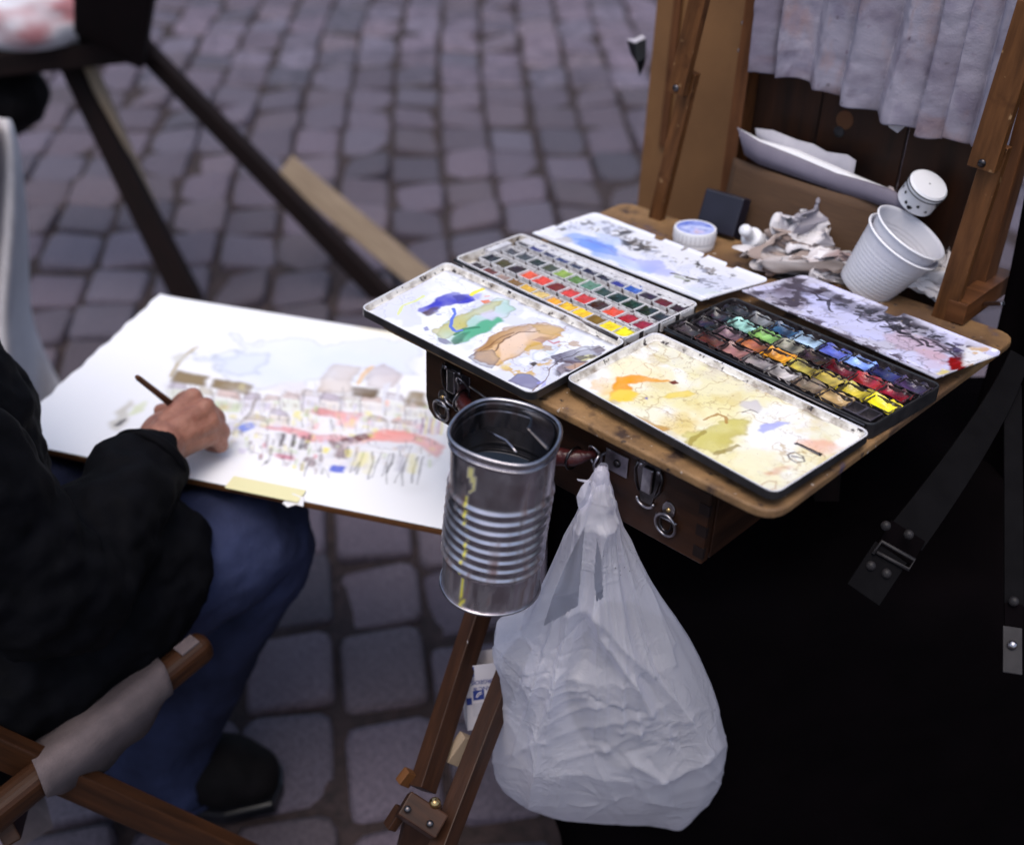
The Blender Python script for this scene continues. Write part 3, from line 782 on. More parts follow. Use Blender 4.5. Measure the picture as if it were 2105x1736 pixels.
for p in ((838, 1662), (884, 1692)):
    mb = MB(); mb.lathe([(.0034, 0), (.003, .0012), (.0008, .0016)], frame(at(*p, 1.055), -ray(*p) / np.linalg.norm(ray(*p))), 12, cap1=True); mb.build('screw', M['dark_steel'], cb, smooth=True)
mb = MB(); mb.lathe([(.001, -.001), (.0052, .0006), (.0058, .003), (.0045, .0062), (.002, .0078), (.0003, .0082)], frame(at(895, 1650, 1.07), (-.1, -.55, .8)), 16); mb.build('round_nut', M['brass'], cb, smooth=True)
mb = MB(); mb.beam(at(925, 1565, 1.16), at(962, 1512, 1.16), .016, .012, upv); mb.build('spreader', M['pale_wood'], easel, bevel=.001)
mb = MB(); mb.beam(at(826, 1610, 1.13), at(846, 1584, 1.13), .014, .010, upv); mb.build('wedge', M['orange_wood'], easel, bevel=.001)
mb = MB(); mb.beam(at(800, 1700, 1.09), at(826, 1660, 1.09), .010, .012, upv); mb.build('clamp_tail', M['leg_wood'], easel, bevel=.001)
# rear legs reach the ground out of sight behind the box
for s in (-.36, -.10):
    mb = MB(); a_ = FR(s, OF + BD - .03, ZB + .006); b_ = np.array([a_[0] + .12, a_[1] + .16, 0.0]); mb.beam(a_, b_, .026, .016, upv); mb.build('leg', M['dark_wood'], easel, bevel=.001)

# ------------------------------------------------------------------ tan drawing board lying on the box
def bez_poly(q, r):
    out = []; n = len(q)
    for i in range(n):
        p, a, b = np.array(q[i]), np.array(q[i - 1]), np.array(q[(i + 1) % n])
        da, db = (a - p) / np.linalg.norm(a - p), (b - p) / np.linalg.norm(b - p)
        p0, p1 = p + da * r, p + db * r
        for t in np.linspace(0, 1, 6): out.append(tuple((1 - t) ** 2 * p0 + 2 * t * (1 - t) * p + t * t * p1))
    return out
bq = bez_poly([(-.337, .315), (0, -.001), (.308, .316), (-.058, .655)], .024)
mb = MB(); mb.prism(bq, lambda x, y: TW((x, y, -.009)), lambda x, y: TW((x, y, 0)))
bo = mb.build('drawing_board', M['board_tan'], None, bevel=.0025, seg=3)
tag(bo, 'worn tan wooden board with rounded corners, under both paint tins', 'board')
# ------------------------------------------------------------------ paint tins
z1 = lambda x, y: ((x / 2.0048 + 850) / 1.18765, (y / 2.0048 + 480) / 1.18765)      # enlarged measuring views -> photo
z3 = lambda x, y: ((x / 1.929 + 1500) / 1.18765, (y / 1.929 + 400) / 1.18765)
class Quad:
    """a four-cornered piece lying on the table: s runs along the first edge, t away from it"""
    def __init__(s, px, z):
        s.q = [tb(x, y, z)[:2] for x, y in px]; s.z = z
        s.w = (np.linalg.norm(s.q[1] - s.q[0]) + np.linalg.norm(s.q[2] - s.q[3])) / 2
        s.h = (np.linalg.norm(s.q[3] - s.q[0]) + np.linalg.norm(s.q[2] - s.q[1])) / 2
    def __call__(s, S, T, dz=0.0):
        S = np.asarray(S, float)[..., None]; T = np.asarray(T, float)[..., None]
        p = (s.q[0] * (1 - S) + s.q[1] * S) * (1 - T) + (s.q[3] * (1 - S) + s.q[2] * S) * T
        dz = np.asarray(dz, float)[..., None] if np.ndim(dz) else np.full(p.shape[:-1] + (1,), dz)
        return TO + p[..., :1] * TU + p[..., 1:] * TV + (s.z + dz) * TN
    def m(s, x, y, dz=0.0):                 # metres instead of fractions
        return s(np.asarray(x) / s.w, np.asarray(y) / s.h, dz)
def rim_sweep(mb, Q, prof, r, mi, n=6):
    path = rounded(Q.w, Q.h, r, n); P = np.array(path); m = len(P)
    nx = np.roll(P, -1, 0) - np.roll(P, 1, 0); nrm = np.stack([-nx[:, 1], nx[:, 0]], 1); nrm /= np.linalg.norm(nrm, axis=1)[:, None]
    rows = [Q.m(P[:, 0] + nrm[:, 0] * d, P[:, 1] + nrm[:, 1] * d, dz) for d, dz in prof]
    for k in range(len(rows) - 1):
        o = np.concatenate([rows[k], rows[k + 1]])
        mb.add(o, [(i, (i + 1) % m, m + (i + 1) % m, m + i) for i in range(m)], mi[k])
def lid(Q, cv, root, dirty):
    mb = MB()
    prof = [(.004, -.0085), (0, -.0078), (0, -.0010), (.0005, -.0002), (.0012, 0), (.0019, -.0002), (.0024, -.0010), (.0042, -.0048), (.0062, -.0060)]
    rim_sweep(mb, Q, prof, .010, [0, 0, 0, 1, 1, 1, 2, 2])
    pth = rounded(Q.w - .008, Q.h - .008, .008, 4)
    mb.add(Q.m(np.array(pth)[:, 0] + .004, np.array(pth)[:, 1] + .004, -.0085), [tuple(range(len(pth)))], 0)
    b = mb.build('palette_lid', [M['black_enamel'], M['white_enamel'], M['white_enamel_dirty']], root, smooth=True, angle=50)
    e = .0040
    bump = fbm2((cv.H, cv.W), (9, 6), 4, 77) * .00025 + cv.wet * .0003
    cv.mesh(lambda S, T: Q.m(e + S * (Q.w - 2 * e), e + T * (Q.h - 2 * e), -.0060 + bump), 'painted_well', M['canvas'], b)
def pan_mesh(w, d, h, t, mats):
    mb = MB()
    o = [(-w / 2, -d / 2), (w / 2, -d / 2), (w / 2, d / 2), (-w / 2, d / 2)]
    i = [(x - math.copysign(t, x), y - math.copysign(t, y)) for x, y in o]
    i2 = [(x * .93, y * .93) for x, y in i]
    vs = [(x, y, 0) for x, y in o] + [(x, y, h) for x, y in o] + [(x, y, h) for x, y in i] + [(x, y, .002) for x, y in i2]
    fs = []
    for a, b in ((0, 4), (4, 8), (8, 12)):
        for k in range(4): fs.append((a + k, a + (k + 1) % 4, b + (k + 1) % 4, b + k))
    fs.append((12, 13, 14, 15))
    me = bpy.data.meshes.new('pan'); me.from_pydata(vs, [], fs)
    for m in mats: me.materials.append(m)
    me.update(); return me
def cake_mesh(w, d, h, t, level, seed, col, wetness, sunk, over=False):
    r = np.random.default_rng(seed); nx, ny = 9, 7
    x = np.linspace(-1, 1, nx); y = np.linspace(-1, 1, ny); X, Y = np.meshgrid(x, y)
    ph = r.uniform(0, 6, 4)
    Z = level * h - sunk * h * np.exp(-((X - r.uniform(-.35, .35)) ** 2 + (Y - r.uniform(-.3, .3)) ** 2) * 2.6) + .06 * h * (np.sin(3 * X + ph[0]) * np.cos(2.4 * Y + ph[1])) + r.normal(0, .035, X.shape) * h
    if over:
        t = -.0012; E = np.maximum(np.abs(X), np.abs(Y)); Z = np.where(E > .9, h * (.98 + r.uniform(-.14, .22, X.shape)), Z)
    V = np.stack([X * (w / 2 - t * 1.05), Y * (d / 2 - t * 1.05), Z], -1).reshape(-1, 3)
    idx = np.arange(nx * ny).reshape(ny, nx)
    F = np.stack([idx[:-1, :-1], idx[:-1, 1:], idx[1:, 1:], idx[1:, :-1]], -1).reshape(-1, 4)
    me = bpy.data.meshes.new('paint_cake'); me.from_pydata(V.tolist(), [], F.tolist()); me.materials.append(M['cake'])
    me.polygons.foreach_set('use_smooth', [True] * len(F)); me.update()
    c = np.array(col)[None] * (1 + r.normal(0, .16, (nx * ny, 1))) + r.normal(0, .006, (nx * ny, 3))
    if over:
        c = c * (.75 + .5 * r.random()) * np.clip(1 + .9 * fb3(np.stack([X.ravel() * 1.6, Y.ravel() * 1.6, X.ravel() * 0 + seed], 1), 3, 7)[:, None] * 1.6, .25, 1.9); wetness = .6 + .4 * r.random()
    if r.random() < .6:                       # crusted, dirty or washed-out edge
        e = (np.maximum(np.abs(X), np.abs(Y)).ravel() > .85)[:, None]
        c = np.where(e & (r.random((nx * ny, 1)) < .6), c * .4 + .02, c)
    return me, np.clip(c, .002, .95), wetness
def frame_of(Q, s, t, dz):
    p = Q(s, t, dz); ds = Q(s + .01, t, dz) - Q(s - .01, t, dz); x = ds / np.linalg.norm(ds)
    y = np.cross(TN, x)
    m = Matrix(((x[0], y[0], TN[0]), (x[1], y[1], TN[1]), (x[2], y[2], TN[2])))
    return p, m.to_euler()
def put_pan(root, tray, Q, s, t, dz, pm, w, d, h, th, col, seed, label, level=.84, sunk=.16, cake=True, jig=.012, over=False):
    p, eu = frame_of(Q, s, t, dz)
    o = bpy.data.objects.new('paint_pan', pm); COL.objects.link(o); o.parent = tray
    org = WL(tray); o.location = tuple(p - org)
    r = random.Random(seed); eu.rotate_axis('Z', r.gauss(0, jig)); o.rotation_euler = eu
    if cake:
        me, c, wt = cake_mesh(w, d, h, th, level + r.uniform(-.08, .08), seed, col, r.random(), sunk, over)
        k = bpy.data.objects.new('paint_cake', me); COL.objects.link(k); k.parent = o
        set_attr(k, c, wt)
        k['label'] = label
    return o
def tray_body(Q, root, r, inner, depth):
    mb = MB()
    prof = [(.003, -RIMZ + .0004), (0, -RIMZ + .0012), (0, -.0012), (.0004, -.0003), (.001, 0), (.0016, -.0003), (.0021, -.0012), (.003, -depth)]
    rim_sweep(mb, Q, prof, r, [0, 0, 1, 1, 1, 1, 2])
    pth = np.array(rounded(Q.w - .005, Q.h - .005, r, 4)) + .0025
    mb.add(Q.m(pth[:, 0], pth[:, 1], -depth), [tuple(range(len(pth)))], 2)
    pth = np.array(rounded(Q.w - .006, Q.h - .006, r, 4)) + .003
    mb.add(Q.m(pth[:, 0], pth[:, 1], -RIMZ + .0004), [tuple(range(len(pth)))], 0)
    return mb.build('pan_tray', [M['black_enamel'], M['white_enamel'] if inner == 'w' else M['black_enamel'], M['white_enamel_dirty'] if inner == 'w' else M['pan_dirty']], root, smooth=True, angle=40)
def flap(Q, cv, root, notches):
    def pos(S, T):
        T2 = T.copy(); k = np.zeros_like(S)
        for c, w_, d_ in notches: k = np.maximum(k, np.clip((w_ - np.abs(S - c)) / .006, 0, 1) * d_)
        T2 = T * (1 - k)
        ds = np.minimum(S, 1 - S) * Q.w; dt = np.minimum(T2, 1 - T2) * Q.h
        # rounded outer corners
        rr = .008; x = S * Q.w; y = T2 * Q.h
        for cx, sg in ((rr, -1), (Q.w - rr, 1)):
            inx = (x - cx) * sg > 0; iny = y > Q.h - rr
            dx, dy = (x - cx) * sg, y - (Q.h - rr); L = np.maximum(dx, dy) / np.maximum(np.hypot(dx, dy), 1e-9)
            c = inx & iny
            x = np.where(c, cx + sg * dx * L, x); y = np.where(c, Q.h - rr + dy * L, y)
        edge = np.exp(-np.minimum(ds, dt) / .0016)
        fold = np.exp(-((T - .10) / .012) ** 2) * -.0008
        return Q.m(x, y, edge * .0022 + fold + fbm2(S.shape, (8, 5), 3, 5) * .0003)
    cv.mesh(pos, 'mixing_flap', M['canvas'], root, skirt=TN * .0022)

# ---- first tin: white, twelve by four half pans
tin1 = thing('paint_tin', TW(tb(*z1(1100, 490), 0)), 'open watercolour tin with white tray of small bright pans, lid blotched blue and green', 'paint box', 'open watercolour tins on the board')
L1 = Quad([(876 / 1.18765, 749.4 / 1.18765), (1297 / 1.18765, 963 / 1.18765), (1534 / 1.18765, 832 / 1.18765), (1090 / 1.18765, 636 / 1.18765)], RIMZ)
W_ = np.array(srgb(236, 238, 246))
q1 = [(52, 540), (897, 968.7), (1371.8, 706), (481.7, 313)]
q1s = [(x * .965 + 700 * .035, y * .965 + 632 * .035 + 8) for x, y in q1]
cv = Canvas(420, 240, W_, q1s, 11)
cv.ragged([(60, 540), (897, 960), (1360, 706), (490, 330)], srgb(206, 208, 228), .6, .1, 6, 10)
cv.veins([(60, 540), (897, 960), (1360, 706), (490, 330)], srgb(150, 150, 190), .35, 7, .03)
cv.haze(srgb(214, 216, 236), .6, 0, 6, 2.5); cv.veins([(600, 640), (897, 960), (1360, 706), (1050, 570)], srgb(140, 104, 80), .6, 8, .03, 10)
cv.stroke([(235, 560), (260, 520), (310, 500), (360, 470)], 3.2, srgb(226, 232, 120), .75, 3)
cv.poly([(345, 550), (400, 510), (450, 470), (520, 460), (590, 470), (620, 490), (560, 510), (470, 530), (400, 565)], srgb(74, 72, 190), .9, 6, 2, .3)
cv.poly([(340, 555), (380, 530), (430, 515), (440, 535), (400, 560), (360, 572)], srgb(84, 60, 72), .85, 5, 1.5)
cv.poly([(500, 470), (560, 465), (600, 480), (530, 500)], srgb(60, 52, 140), .7, 4, 1)
cv.ragged([(420, 470), (640, 450), (620, 540), (430, 560)], srgb(120, 118, 214), .6, .12, 16)
cv.stroke([(600, 465), (635, 445), (665, 432)], 5, srgb(246, 232, 40), .95, 2)
cv.poly([(650, 490), (690, 485), (710, 500), (680, 510)], srgb(228, 108, 40), .9, 3, 1)
cv.stroke([(670, 470), (695, 468)], 2, srgb(232, 140, 70), .8)
cv.poly([(430, 650), (480, 590), (560, 545), (640, 505), (720, 480), (790, 490), (820, 540), (770, 580), (720, 610), (640, 650), (560, 700), (480, 712), (430, 690)], srgb(158, 204, 186), .9, 7, 2, .5, ecol=srgb(120, 120, 70))
cv.poly([(430, 655), (480, 600), (560, 555), (650, 510), (760, 500), (700, 540), (610, 560), (560, 620), (500, 660), (450, 690)], srgb(196, 190, 116), .9, 7, 2, .4, ecol=srgb(110, 96, 50))
cv.poly([(500, 680), (560, 640), (640, 600), (730, 575), (770, 590), (680, 640), (590, 690), (530, 705)], srgb(84, 172, 132), .85, 6, 3, .2)
cv.poly([(490, 690), (540, 655), (600, 640), (560, 690), (520, 708)], srgb(26, 92, 62), .9, 5, 2)
cv.stroke([(520, 660), (560, 630), (620, 625)], 3, srgb(40, 120, 80), .8, 3)
cv.poly([(640, 560), (690, 535), (740, 560), (690, 590)], srgb(212, 206, 232), .7, 4, 3)
cv.stroke([(505, 535), (515, 560), (495, 590), (490, 620), (510, 640)], 3.6, srgb(78, 110, 216), .95, 2)
cv.stroke([(520, 645), (545, 640)], 3, srgb(98, 128, 222), .9)
cv.poly([(430, 680), (470, 685), (505, 705), (470, 712), (440, 700)], srgb(150, 150, 170), .9, 2, .8, .2, wet=1)
cv.ragged([(380, 560), (470, 560), (480, 620), (370, 650)], srgb(120, 120, 180), .7, .3, 20)
cv.poly([(360, 628), (380, 622), (392, 640), (372, 645)], srgb(140, 142, 190), .8, 2, .6, .4)
cv.poly([(580, 770), (640, 710), (720, 650), (800, 620), (890, 605), (980, 608), (1060, 640), (1040, 660), (980, 690), (900, 720), (820, 770), (720, 825), (640, 810)], srgb(222, 186, 146), .95, 7, 1.5, .7, ecol=srgb(120, 78, 40))
cv.poly([(600, 745), (700, 670), (790, 625), (900, 605), (960, 615), (880, 640), (800, 665), (720, 710), (650, 750)], srgb(176, 130, 70), .8, 6, 2, .3, ecol=srgb(110, 66, 30))
cv.poly([(900, 610), (990, 610), (1060, 640), (1000, 660), (930, 650)], srgb(206, 170, 110), .8, 5, 2, .5)
cv.poly([(730, 720), (800, 660), (880, 645), (880, 690), (830, 740), (750, 790)], srgb(236, 206, 180), .9, 4, 2)
cv.poly([(578, 772), (620, 745), (690, 735), (740, 775), (700, 826), (640, 808)], srgb(122, 118, 128), .97, 2, .8, .5, wet=1, ecol=srgb(60, 44, 36))
cv.poly([(880, 690), (930, 670), (975, 680), (940, 700)], srgb(170, 132, 120), .7, 3, 1)
cv.ragged([(760, 720), (1000, 650), (1100, 680), (900, 860), (720, 870)], srgb(206, 164, 60), .8, .22, 14)
cv.poly([(890, 750), (930, 730), (980, 735), (1000, 760), (930, 790), (895, 780)], srgb(234, 238, 246), .9, 3, 1, .5, ecol=srgb(130, 140, 160))
cv.poly([(950, 735), (1010, 715), (1045, 735), (990, 760)], srgb(224, 232, 240), .9, 3, 1, .5, ecol=srgb(150, 170, 180))
cv.poly([(877, 802), (905, 790), (918, 800), (895, 816)], srgb(50, 30, 20), .95, 1.5, .6)
cv.poly([(940, 785), (965, 770), (980, 780), (955, 792)], srgb(84, 60, 40), .9, 1.5, .6)
cv.stroke([(980, 690), (1010, 700), (1035, 690)], 2.5, srgb(190, 80, 70), .7, 2)
cv.poly([(1000, 770), (1070, 740), (1150, 710), (1230, 705), (1260, 725), (1230, 760), (1160, 790), (1090, 800), (1020, 800)], srgb(126, 122, 138), .95, 5, 1, .5, wet=.9, ecol=srgb(70, 56, 50))
cv.poly([(1180, 730), (1240, 712), (1270, 730), (1215, 755)], srgb(96, 66, 60), .85, 4, 2)
cv.poly([(1110, 770), (1180, 755), (1230, 768), (1160, 790)], srgb(206, 202, 150), .8, 4, 2)
cv.poly([(1010, 830), (1080, 790), (1160, 790), (1200, 780), (1150, 820), (1070, 850), (1020, 860)], srgb(104, 84, 92), .8, 7, 1.5, .4)
cv.poly([(1060, 820), (1130, 800), (1180, 800), (1120, 835)], srgb(190, 150, 120), .7, 5, 2)
cv.veins([(960, 780), (1200, 760), (1120, 870), (960, 910)], srgb(80, 56, 50), .8, 10, .06)
cv.poly([(780, 885), (820, 850), (880, 855), (930, 890), (930, 915), (900, 930), (840, 912)], srgb(148, 146, 172), .97, 2, .8, .5, wet=1, ecol=srgb(90, 80, 80))
cv.stroke([(930, 900), (970, 890), (950, 930), (905, 940)], 4, srgb(150, 150, 226), .6, 5)
cv.stroke([(900, 930), (960, 880), (985, 830), (1010, 800)], 1.2, srgb(110, 80, 60), .9, 4)
cv.ragged([(720, 820), (900, 790), (880, 870), (740, 860)], srgb(228, 204, 120), .6, .15, 16)
cv.stroke([(640, 735), (720, 690), (800, 655)], 2, srgb(120, 76, 36), .7, 4)
cv.stroke([(700, 735), (760, 690), (840, 650), (930, 640)], 1.1, srgb(96, 60, 30), .8, 6, .9); cv.stroke([(1000, 800), (1060, 770), (1150, 735), (1240, 715)], 1.0, srgb(60, 44, 44), .8, 6, .9)
cv.ragged([(880, 680), (1100, 650), (1180, 700), (960, 760)], srgb(176, 140, 96), .7, .15, 18, 6); cv.ragged([(990, 760), (1270, 700), (1200, 840), (1000, 880)], srgb(70, 56, 66), .75, .12, 20, 6)
cv.splat([(180, 480), (1300, 900)], 160, [srgb(90, 90, 150), srgb(110, 80, 50), srgb(60, 56, 70), srgb(190, 150, 60)], .4, 1.3, .8)
# grime in the lid's corners and along the hinge
ed = np.minimum(np.minimum(cv.X / cv.W, 1 - cv.X / cv.W) * 1.75, np.minimum(cv.Y / cv.H, 1 - cv.Y / cv.H))
cv.lay(np.clip(1 - ed / .035, 0, 1) * np.clip(.5 + 1.2 * cv.nz(18), 0, 1), srgb(96, 84, 84), .55)
cv.lay(np.clip((cv.Y / cv.H - .93) / .05, 0, 1) * np.clip(.6 + 1.4 * cv.nz(22), 0, 1), srgb(64, 52, 52), .8)
lid(L1, cv, tin1, True)
T1 = Quad([z1(518, 295), z1(1352, 694), z1(1724, 521), z1(848, 176)], RIMZ)
tray1 = tray_body(T1, tin1, .008, 'w', .0105)
h1 = homography([(518, 295), (1352, 694), (1724, 521), (848, 176)], [(0, 0), (1, 0), (1, 1), (0, 1)])
rows1 = [
 ([(612, 332), (1350, 657)], [(52, 36, 30), (110, 60, 50), (150, 128, 116), (124, 92, 44), (206, 164, 60), (206, 178, 110), (232, 160, 40), (236, 184, 30), (240, 190, 24), (120, 92, 20), (240, 210, 30), (240, 226, 36)],
  ['umber', 'red brown', 'dusty brown', 'dark ochre', 'ochre', 'pale ochre', 'orange yellow', 'deep yellow', 'warm yellow', 'dirty yellow', 'yellow', 'lemon yellow']),
 ([(690, 290), (1443, 617)], [(28, 26, 28), (70, 62, 34), (42, 28, 22), (214, 84, 54), (210, 66, 50), (110, 30, 26), (204, 62, 56), (196, 56, 54), (64, 34, 24), (220, 80, 56), (160, 36, 46), (140, 32, 56)],
  ['black', 'olive', 'dark brown', 'red orange', 'scarlet', 'dark red', 'light red', 'rose red', 'burnt brown', 'vermilion', 'crimson', 'magenta']),
 ([(800, 255), (1530, 582)], [(70, 70, 76), (62, 64, 68), (40, 48, 44), (64, 70, 56), (134, 160, 72), (88, 124, 62), (92, 132, 112), (40, 66, 62), (26, 50, 48), (24, 50, 36), (26, 44, 36), (44, 50, 58)],
  ['grey', 'dark grey', 'green black', 'grey green', 'yellow green', 'leaf green', 'sea green', 'dark green', 'blue green', 'deep green', 'bottle green', 'slate']),
 ([(868, 216), (1622, 537)], [(34, 34, 44), (52, 54, 110), (58, 60, 90), (52, 60, 104), (40, 48, 78), (36, 42, 66), (30, 38, 58), (42, 48, 130), (60, 96, 178), (48, 42, 58), (92, 28, 38), (46, 34, 44)],
  ['black', 'ultramarine', 'grey blue', 'steel blue', 'indigo', 'dark navy', 'blue black', 'deep blue', 'sky blue', 'dark violet', 'wine red', 'black violet'])]
pw, pd_, ph_ = T1.w * .0775, T1.h * .192, .0092
pan1 = pan_mesh(pw, pd_, ph_, .0008, [M['pan_white']])
k = 0
for (ends, cols, nms) in rows1:
    a, b = h1(ends[0]), h1(ends[1])
    for i in range(12):
        s_, t_ = a + (b - a) * i / 11
        c = np.array(srgb(*cols[i])) * 1.05
        put_pan(tin1, tray1, T1, s_, t_, -.0104, pan1, pw, pd_, ph_, .0008, c, 100 + k, nms[i] + ' paint in its pan'); k += 1
def rail(Q, tray, a, b, dz0, dz1, wd, m):
    mb = MB(); p, q = Q(*a, (dz0 + dz1) / 2), Q(*b, (dz0 + dz1) / 2); mb.beam(p, q, wd, dz1 - dz0, TN); mb.build('rail', m, tray, bevel=.0004)
for t_ in (.0305, .235, .455, .672, .872):
    rail(T1, tray1, (.055, t_), (.962, t_), -.0103, -.0022, .0016, M['pan_white'])
rail(T1, tray1, (.05, .93), (.975, .93), -.0100, -.0018, .0150, M['white_enamel'])
rail(T1, tray1, (.028, .75), (.028, .42), -.0100, -.0018, .0085, M['white_enamel'])
mb = MB(); mb.tube([T1(.02, -.035, -.001), T1(.98, -.035, -.001)], .0016, 8); mb.build('hinge', M['dark_steel'], tray1, smooth=True)
F1 = Quad([(1300 / 1.18765, 572 / 1.18765), (1712 / 1.18765, 735 / 1.18765), (1880 / 1.18765, 686 / 1.18765), (1452 / 1.18765, 521 / 1.18765)], RIMZ)
qf = [z1(900, 190), z1(1730, 508), z1(2030, 405), z1(1215, 85)]
iz = lambda p: ((p[0] * 1.18765 - 850) * 2.0048, (p[1] * 1.18765 - 480) * 2.0048)
cv = Canvas(420, 150, srgb(228, 230, 240), [iz(p) for p in qf], 31)
A1 = [(940, 190), (1200, 100), (2000, 400), (1740, 500)]
cv.poly([(1060, 210), (1160, 190), (1290, 230), (1400, 290), (1500, 340), (1560, 360), (1500, 400), (1380, 350), (1250, 300), (1130, 260)], srgb(140, 170, 236), .85, 9, 4, .2)
cv.poly([(1110, 220), (1250, 230), (1360, 270), (1330, 310), (1220, 280)], srgb(96, 140, 226), .8, 9, 3, .3)
cv.poly([(1400, 320), (1530, 330), (1620, 380), (1560, 410), (1450, 370)], srgb(176, 182, 240), .8, 8, 3)
cv.poly([(1200, 190), (1300, 200), (1420, 260), (1330, 260)], srgb(190, 206, 246), .8, 8, 3)
cv.stroke([(1180, 220), (1300, 270), (1420, 320)], 2, srgb(120, 90, 200), .4, 6)
for reg, thr in (([(1180, 120), (1290, 130), (1420, 190), (1330, 210), (1200, 170)], .02), ([(1370, 200), (1500, 220), (1560, 290), (1480, 300), (1380, 250)], -.02), ([(960, 150), (1150, 120), (1200, 160), (1020, 180)], .2),
                 ([(1560, 260), (1800, 350), (1900, 390), (1850, 420), (1600, 330)], .2), ([(1620, 370), (1860, 440), (1760, 480), (1640, 420)], .22)):
    cv.ragged(reg, srgb(40, 38, 44), .92, thr, 40, 6); cv.ragged(reg, srgb(92, 78, 60), .7, thr + .12, 50, 6)
cv.ragged([(940, 180), (1080, 200), (1150, 260), (1000, 220)], srgb(180, 176, 176), .7, 0, 14)
cv.stroke([(1590, 385), (1660, 400), (1740, 415), (1790, 428)], 3.4, srgb(70, 68, 52), .9, 4, .8)
cv.stroke([(1610, 395), (1680, 415)], 4, srgb(140, 150, 120), .6, 4, .8)
cv.stroke([(1860, 340), (1920, 355)], 2.2, srgb(180, 130, 50), .9, 1)
cv.poly([(1640, 440), (1760, 450), (1820, 470), (1700, 480)], srgb(214, 224, 220), .7, 6, 2)
cv.ragged(A1, srgb(200, 206, 232), .5, .1, 9); cv.splat([(950, 100), (1980, 480)], 130, [srgb(40, 40, 50), srgb(110, 96, 60), srgb(90, 110, 190)], .4, 1.4, .9)
flap(F1, cv, tin1, [(.40, .028, .05), (.55, .012, .09), (.66, .010, .09), (.80, .025, .04)])

# ---- second tin: black, larger open pans, an older palette
tin2 = thing('paint_tin', TW(tb(*z3(900, 900), 0)), 'open black watercolour tin with large grimy pans, lid washed ochre yellow', 'paint box', 'open watercolour tins on the board')
L2 = Quad([(1376 / 1.18765, 922 / 1.18765), (1893 / 1.18765, 1207 / 1.18765), (2132 / 1.18765, 1054 / 1.18765), (1600 / 1.18765, 806 / 1.18765)], RIMZ)
i3 = lambda x, y: ((x - 1500) * 1.929, (y - 400) * 1.929)
q2 = [i3(1376, 922), i3(1893, 1207), i3(2132, 1054), i3(1600, 806)]
cx_, cy_ = np.mean(q2, 0)
q2s = [(x * .965 + cx_ * .035, y * .965 + cy_ * .035 + 8) for x, y in q2]
cv = Canvas(420, 240, srgb(240, 240, 236), q2s, 51)
ALL = [tuple(p) for p in q2]
cv.ragged(ALL, srgb(236, 232, 196), .7, -.05, 4, 14)
cv.ragged(ALL, srgb(226, 220, 170), .5, .1, 6, 14)
cv.poly([(300, 1120), (420, 1060), (560, 1090), (640, 1180), (560, 1300), (420, 1340), (300, 1260), (240, 1180)], srgb(240, 230, 176), .75, 16, 8); cv.poly([(-100, 960), (60, 900), (240, 940), (330, 1030), (180, 1110), (-20, 1090)], srgb(246, 232, 190), .7, 16, 8); cv.poly([(420, 1330), (620, 1290), (820, 1360), (900, 1440), (700, 1500), (520, 1430)], srgb(236, 228, 190), .7, 16, 8); cv.poly([(200, 1180), (330, 1130), (420, 1170), (360, 1250), (260, 1260)], srgb(226, 196, 110), .5, 12, 6)
cv.haze(srgb(232, 222, 160), .7, -.05, 5, 2.2); cv.haze(srgb(214, 190, 110), .45, .15, 8, 3); cv.haze(srgb(206, 196, 190), .5, .15, 6, 2.5)
cv.veins(ALL, srgb(176, 140, 70), .6, 5, .025, 12); cv.veins(ALL, srgb(150, 104, 50), .5, 9, .018, 12)
cv.veins(ALL, srgb(150, 120, 90), .3, 12, .02, 10)
cv.poly([(-10, 1040), (20, 990), (70, 968), (140, 985), (200, 998), (255, 1000), (190, 1020), (120, 1020), (60, 1030), (10, 1080), (-30, 1070)], srgb(236, 156, 24), .97, 7, 1.6, .15, var=.15)
cv.poly([(-60, 1060), (40, 1040), (100, 1055), (20, 1090), (-60, 1100)], srgb(242, 206, 80), .9, 9, 3)
cv.poly([(-130, 1010), (-60, 985), (20, 975), (80, 990), (30, 1030), (-60, 1060)], srgb(236, 178, 60), .6, 9, 3)
cv.poly([(255, 1010), (285, 1000), (300, 1015), (275, 1024)], srgb(112, 44, 30), .9, 2, 1)
cv.poly([(230, 1085), (280, 1065), (350, 1045), (385, 1060), (330, 1085), (260, 1095)], srgb(236, 210, 96), .75, 6, 2, .2)
cv.poly([(135, 1085), (150, 1080), (150, 1095)], srgb(50, 60, 190), .9, 1, .6)
cv.poly([(95, 1160), (160, 1180), (220, 1210), (250, 1230), (190, 1225), (130, 1195)], srgb(196, 146, 60), .85, 5, 1.5, .4)
cv.poly([(330, 1300), (400, 1240), (470, 1195), (560, 1175), (640, 1195), (620, 1250), (560, 1300), (500, 1345), (430, 1340), (370, 1320)], srgb(206, 196, 110), .85, 10, 3, .35, ecol=srgb(150, 124, 50))
cv.poly([(460, 1260), (560, 1220), (600, 1250), (520, 1300), (450, 1310)], srgb(190, 176, 86), .6, 8, 4)
cv.stroke([(345, 1310), (390, 1270), (420, 1240)], 4, srgb(150, 130, 40), .7, 5, .7)
cv.stroke([(480, 1350), (540, 1330), (575, 1310)], 4, srgb(140, 120, 50), .7, 5, .7)
cv.stroke([(415, 1180), (470, 1155), (500, 1170), (520, 1200)], 3, srgb(170, 120, 46), .8, 5, .7)
cv.poly([(690, 1230), (720, 1200), (760, 1190), (810, 1195), (750, 1225), (700, 1245)], srgb(168, 172, 232), .8, 6, 2, .2)
cv.poly([(600, 1085), (650, 1075), (700, 1110), (660, 1140), (600, 1120)], srgb(206, 200, 202), .8, 9, 3, .2)
cv.stroke([(600, 1150), (640, 1135), (670, 1150)], 1.6, srgb(100, 84, 80), .7, 5, .8)
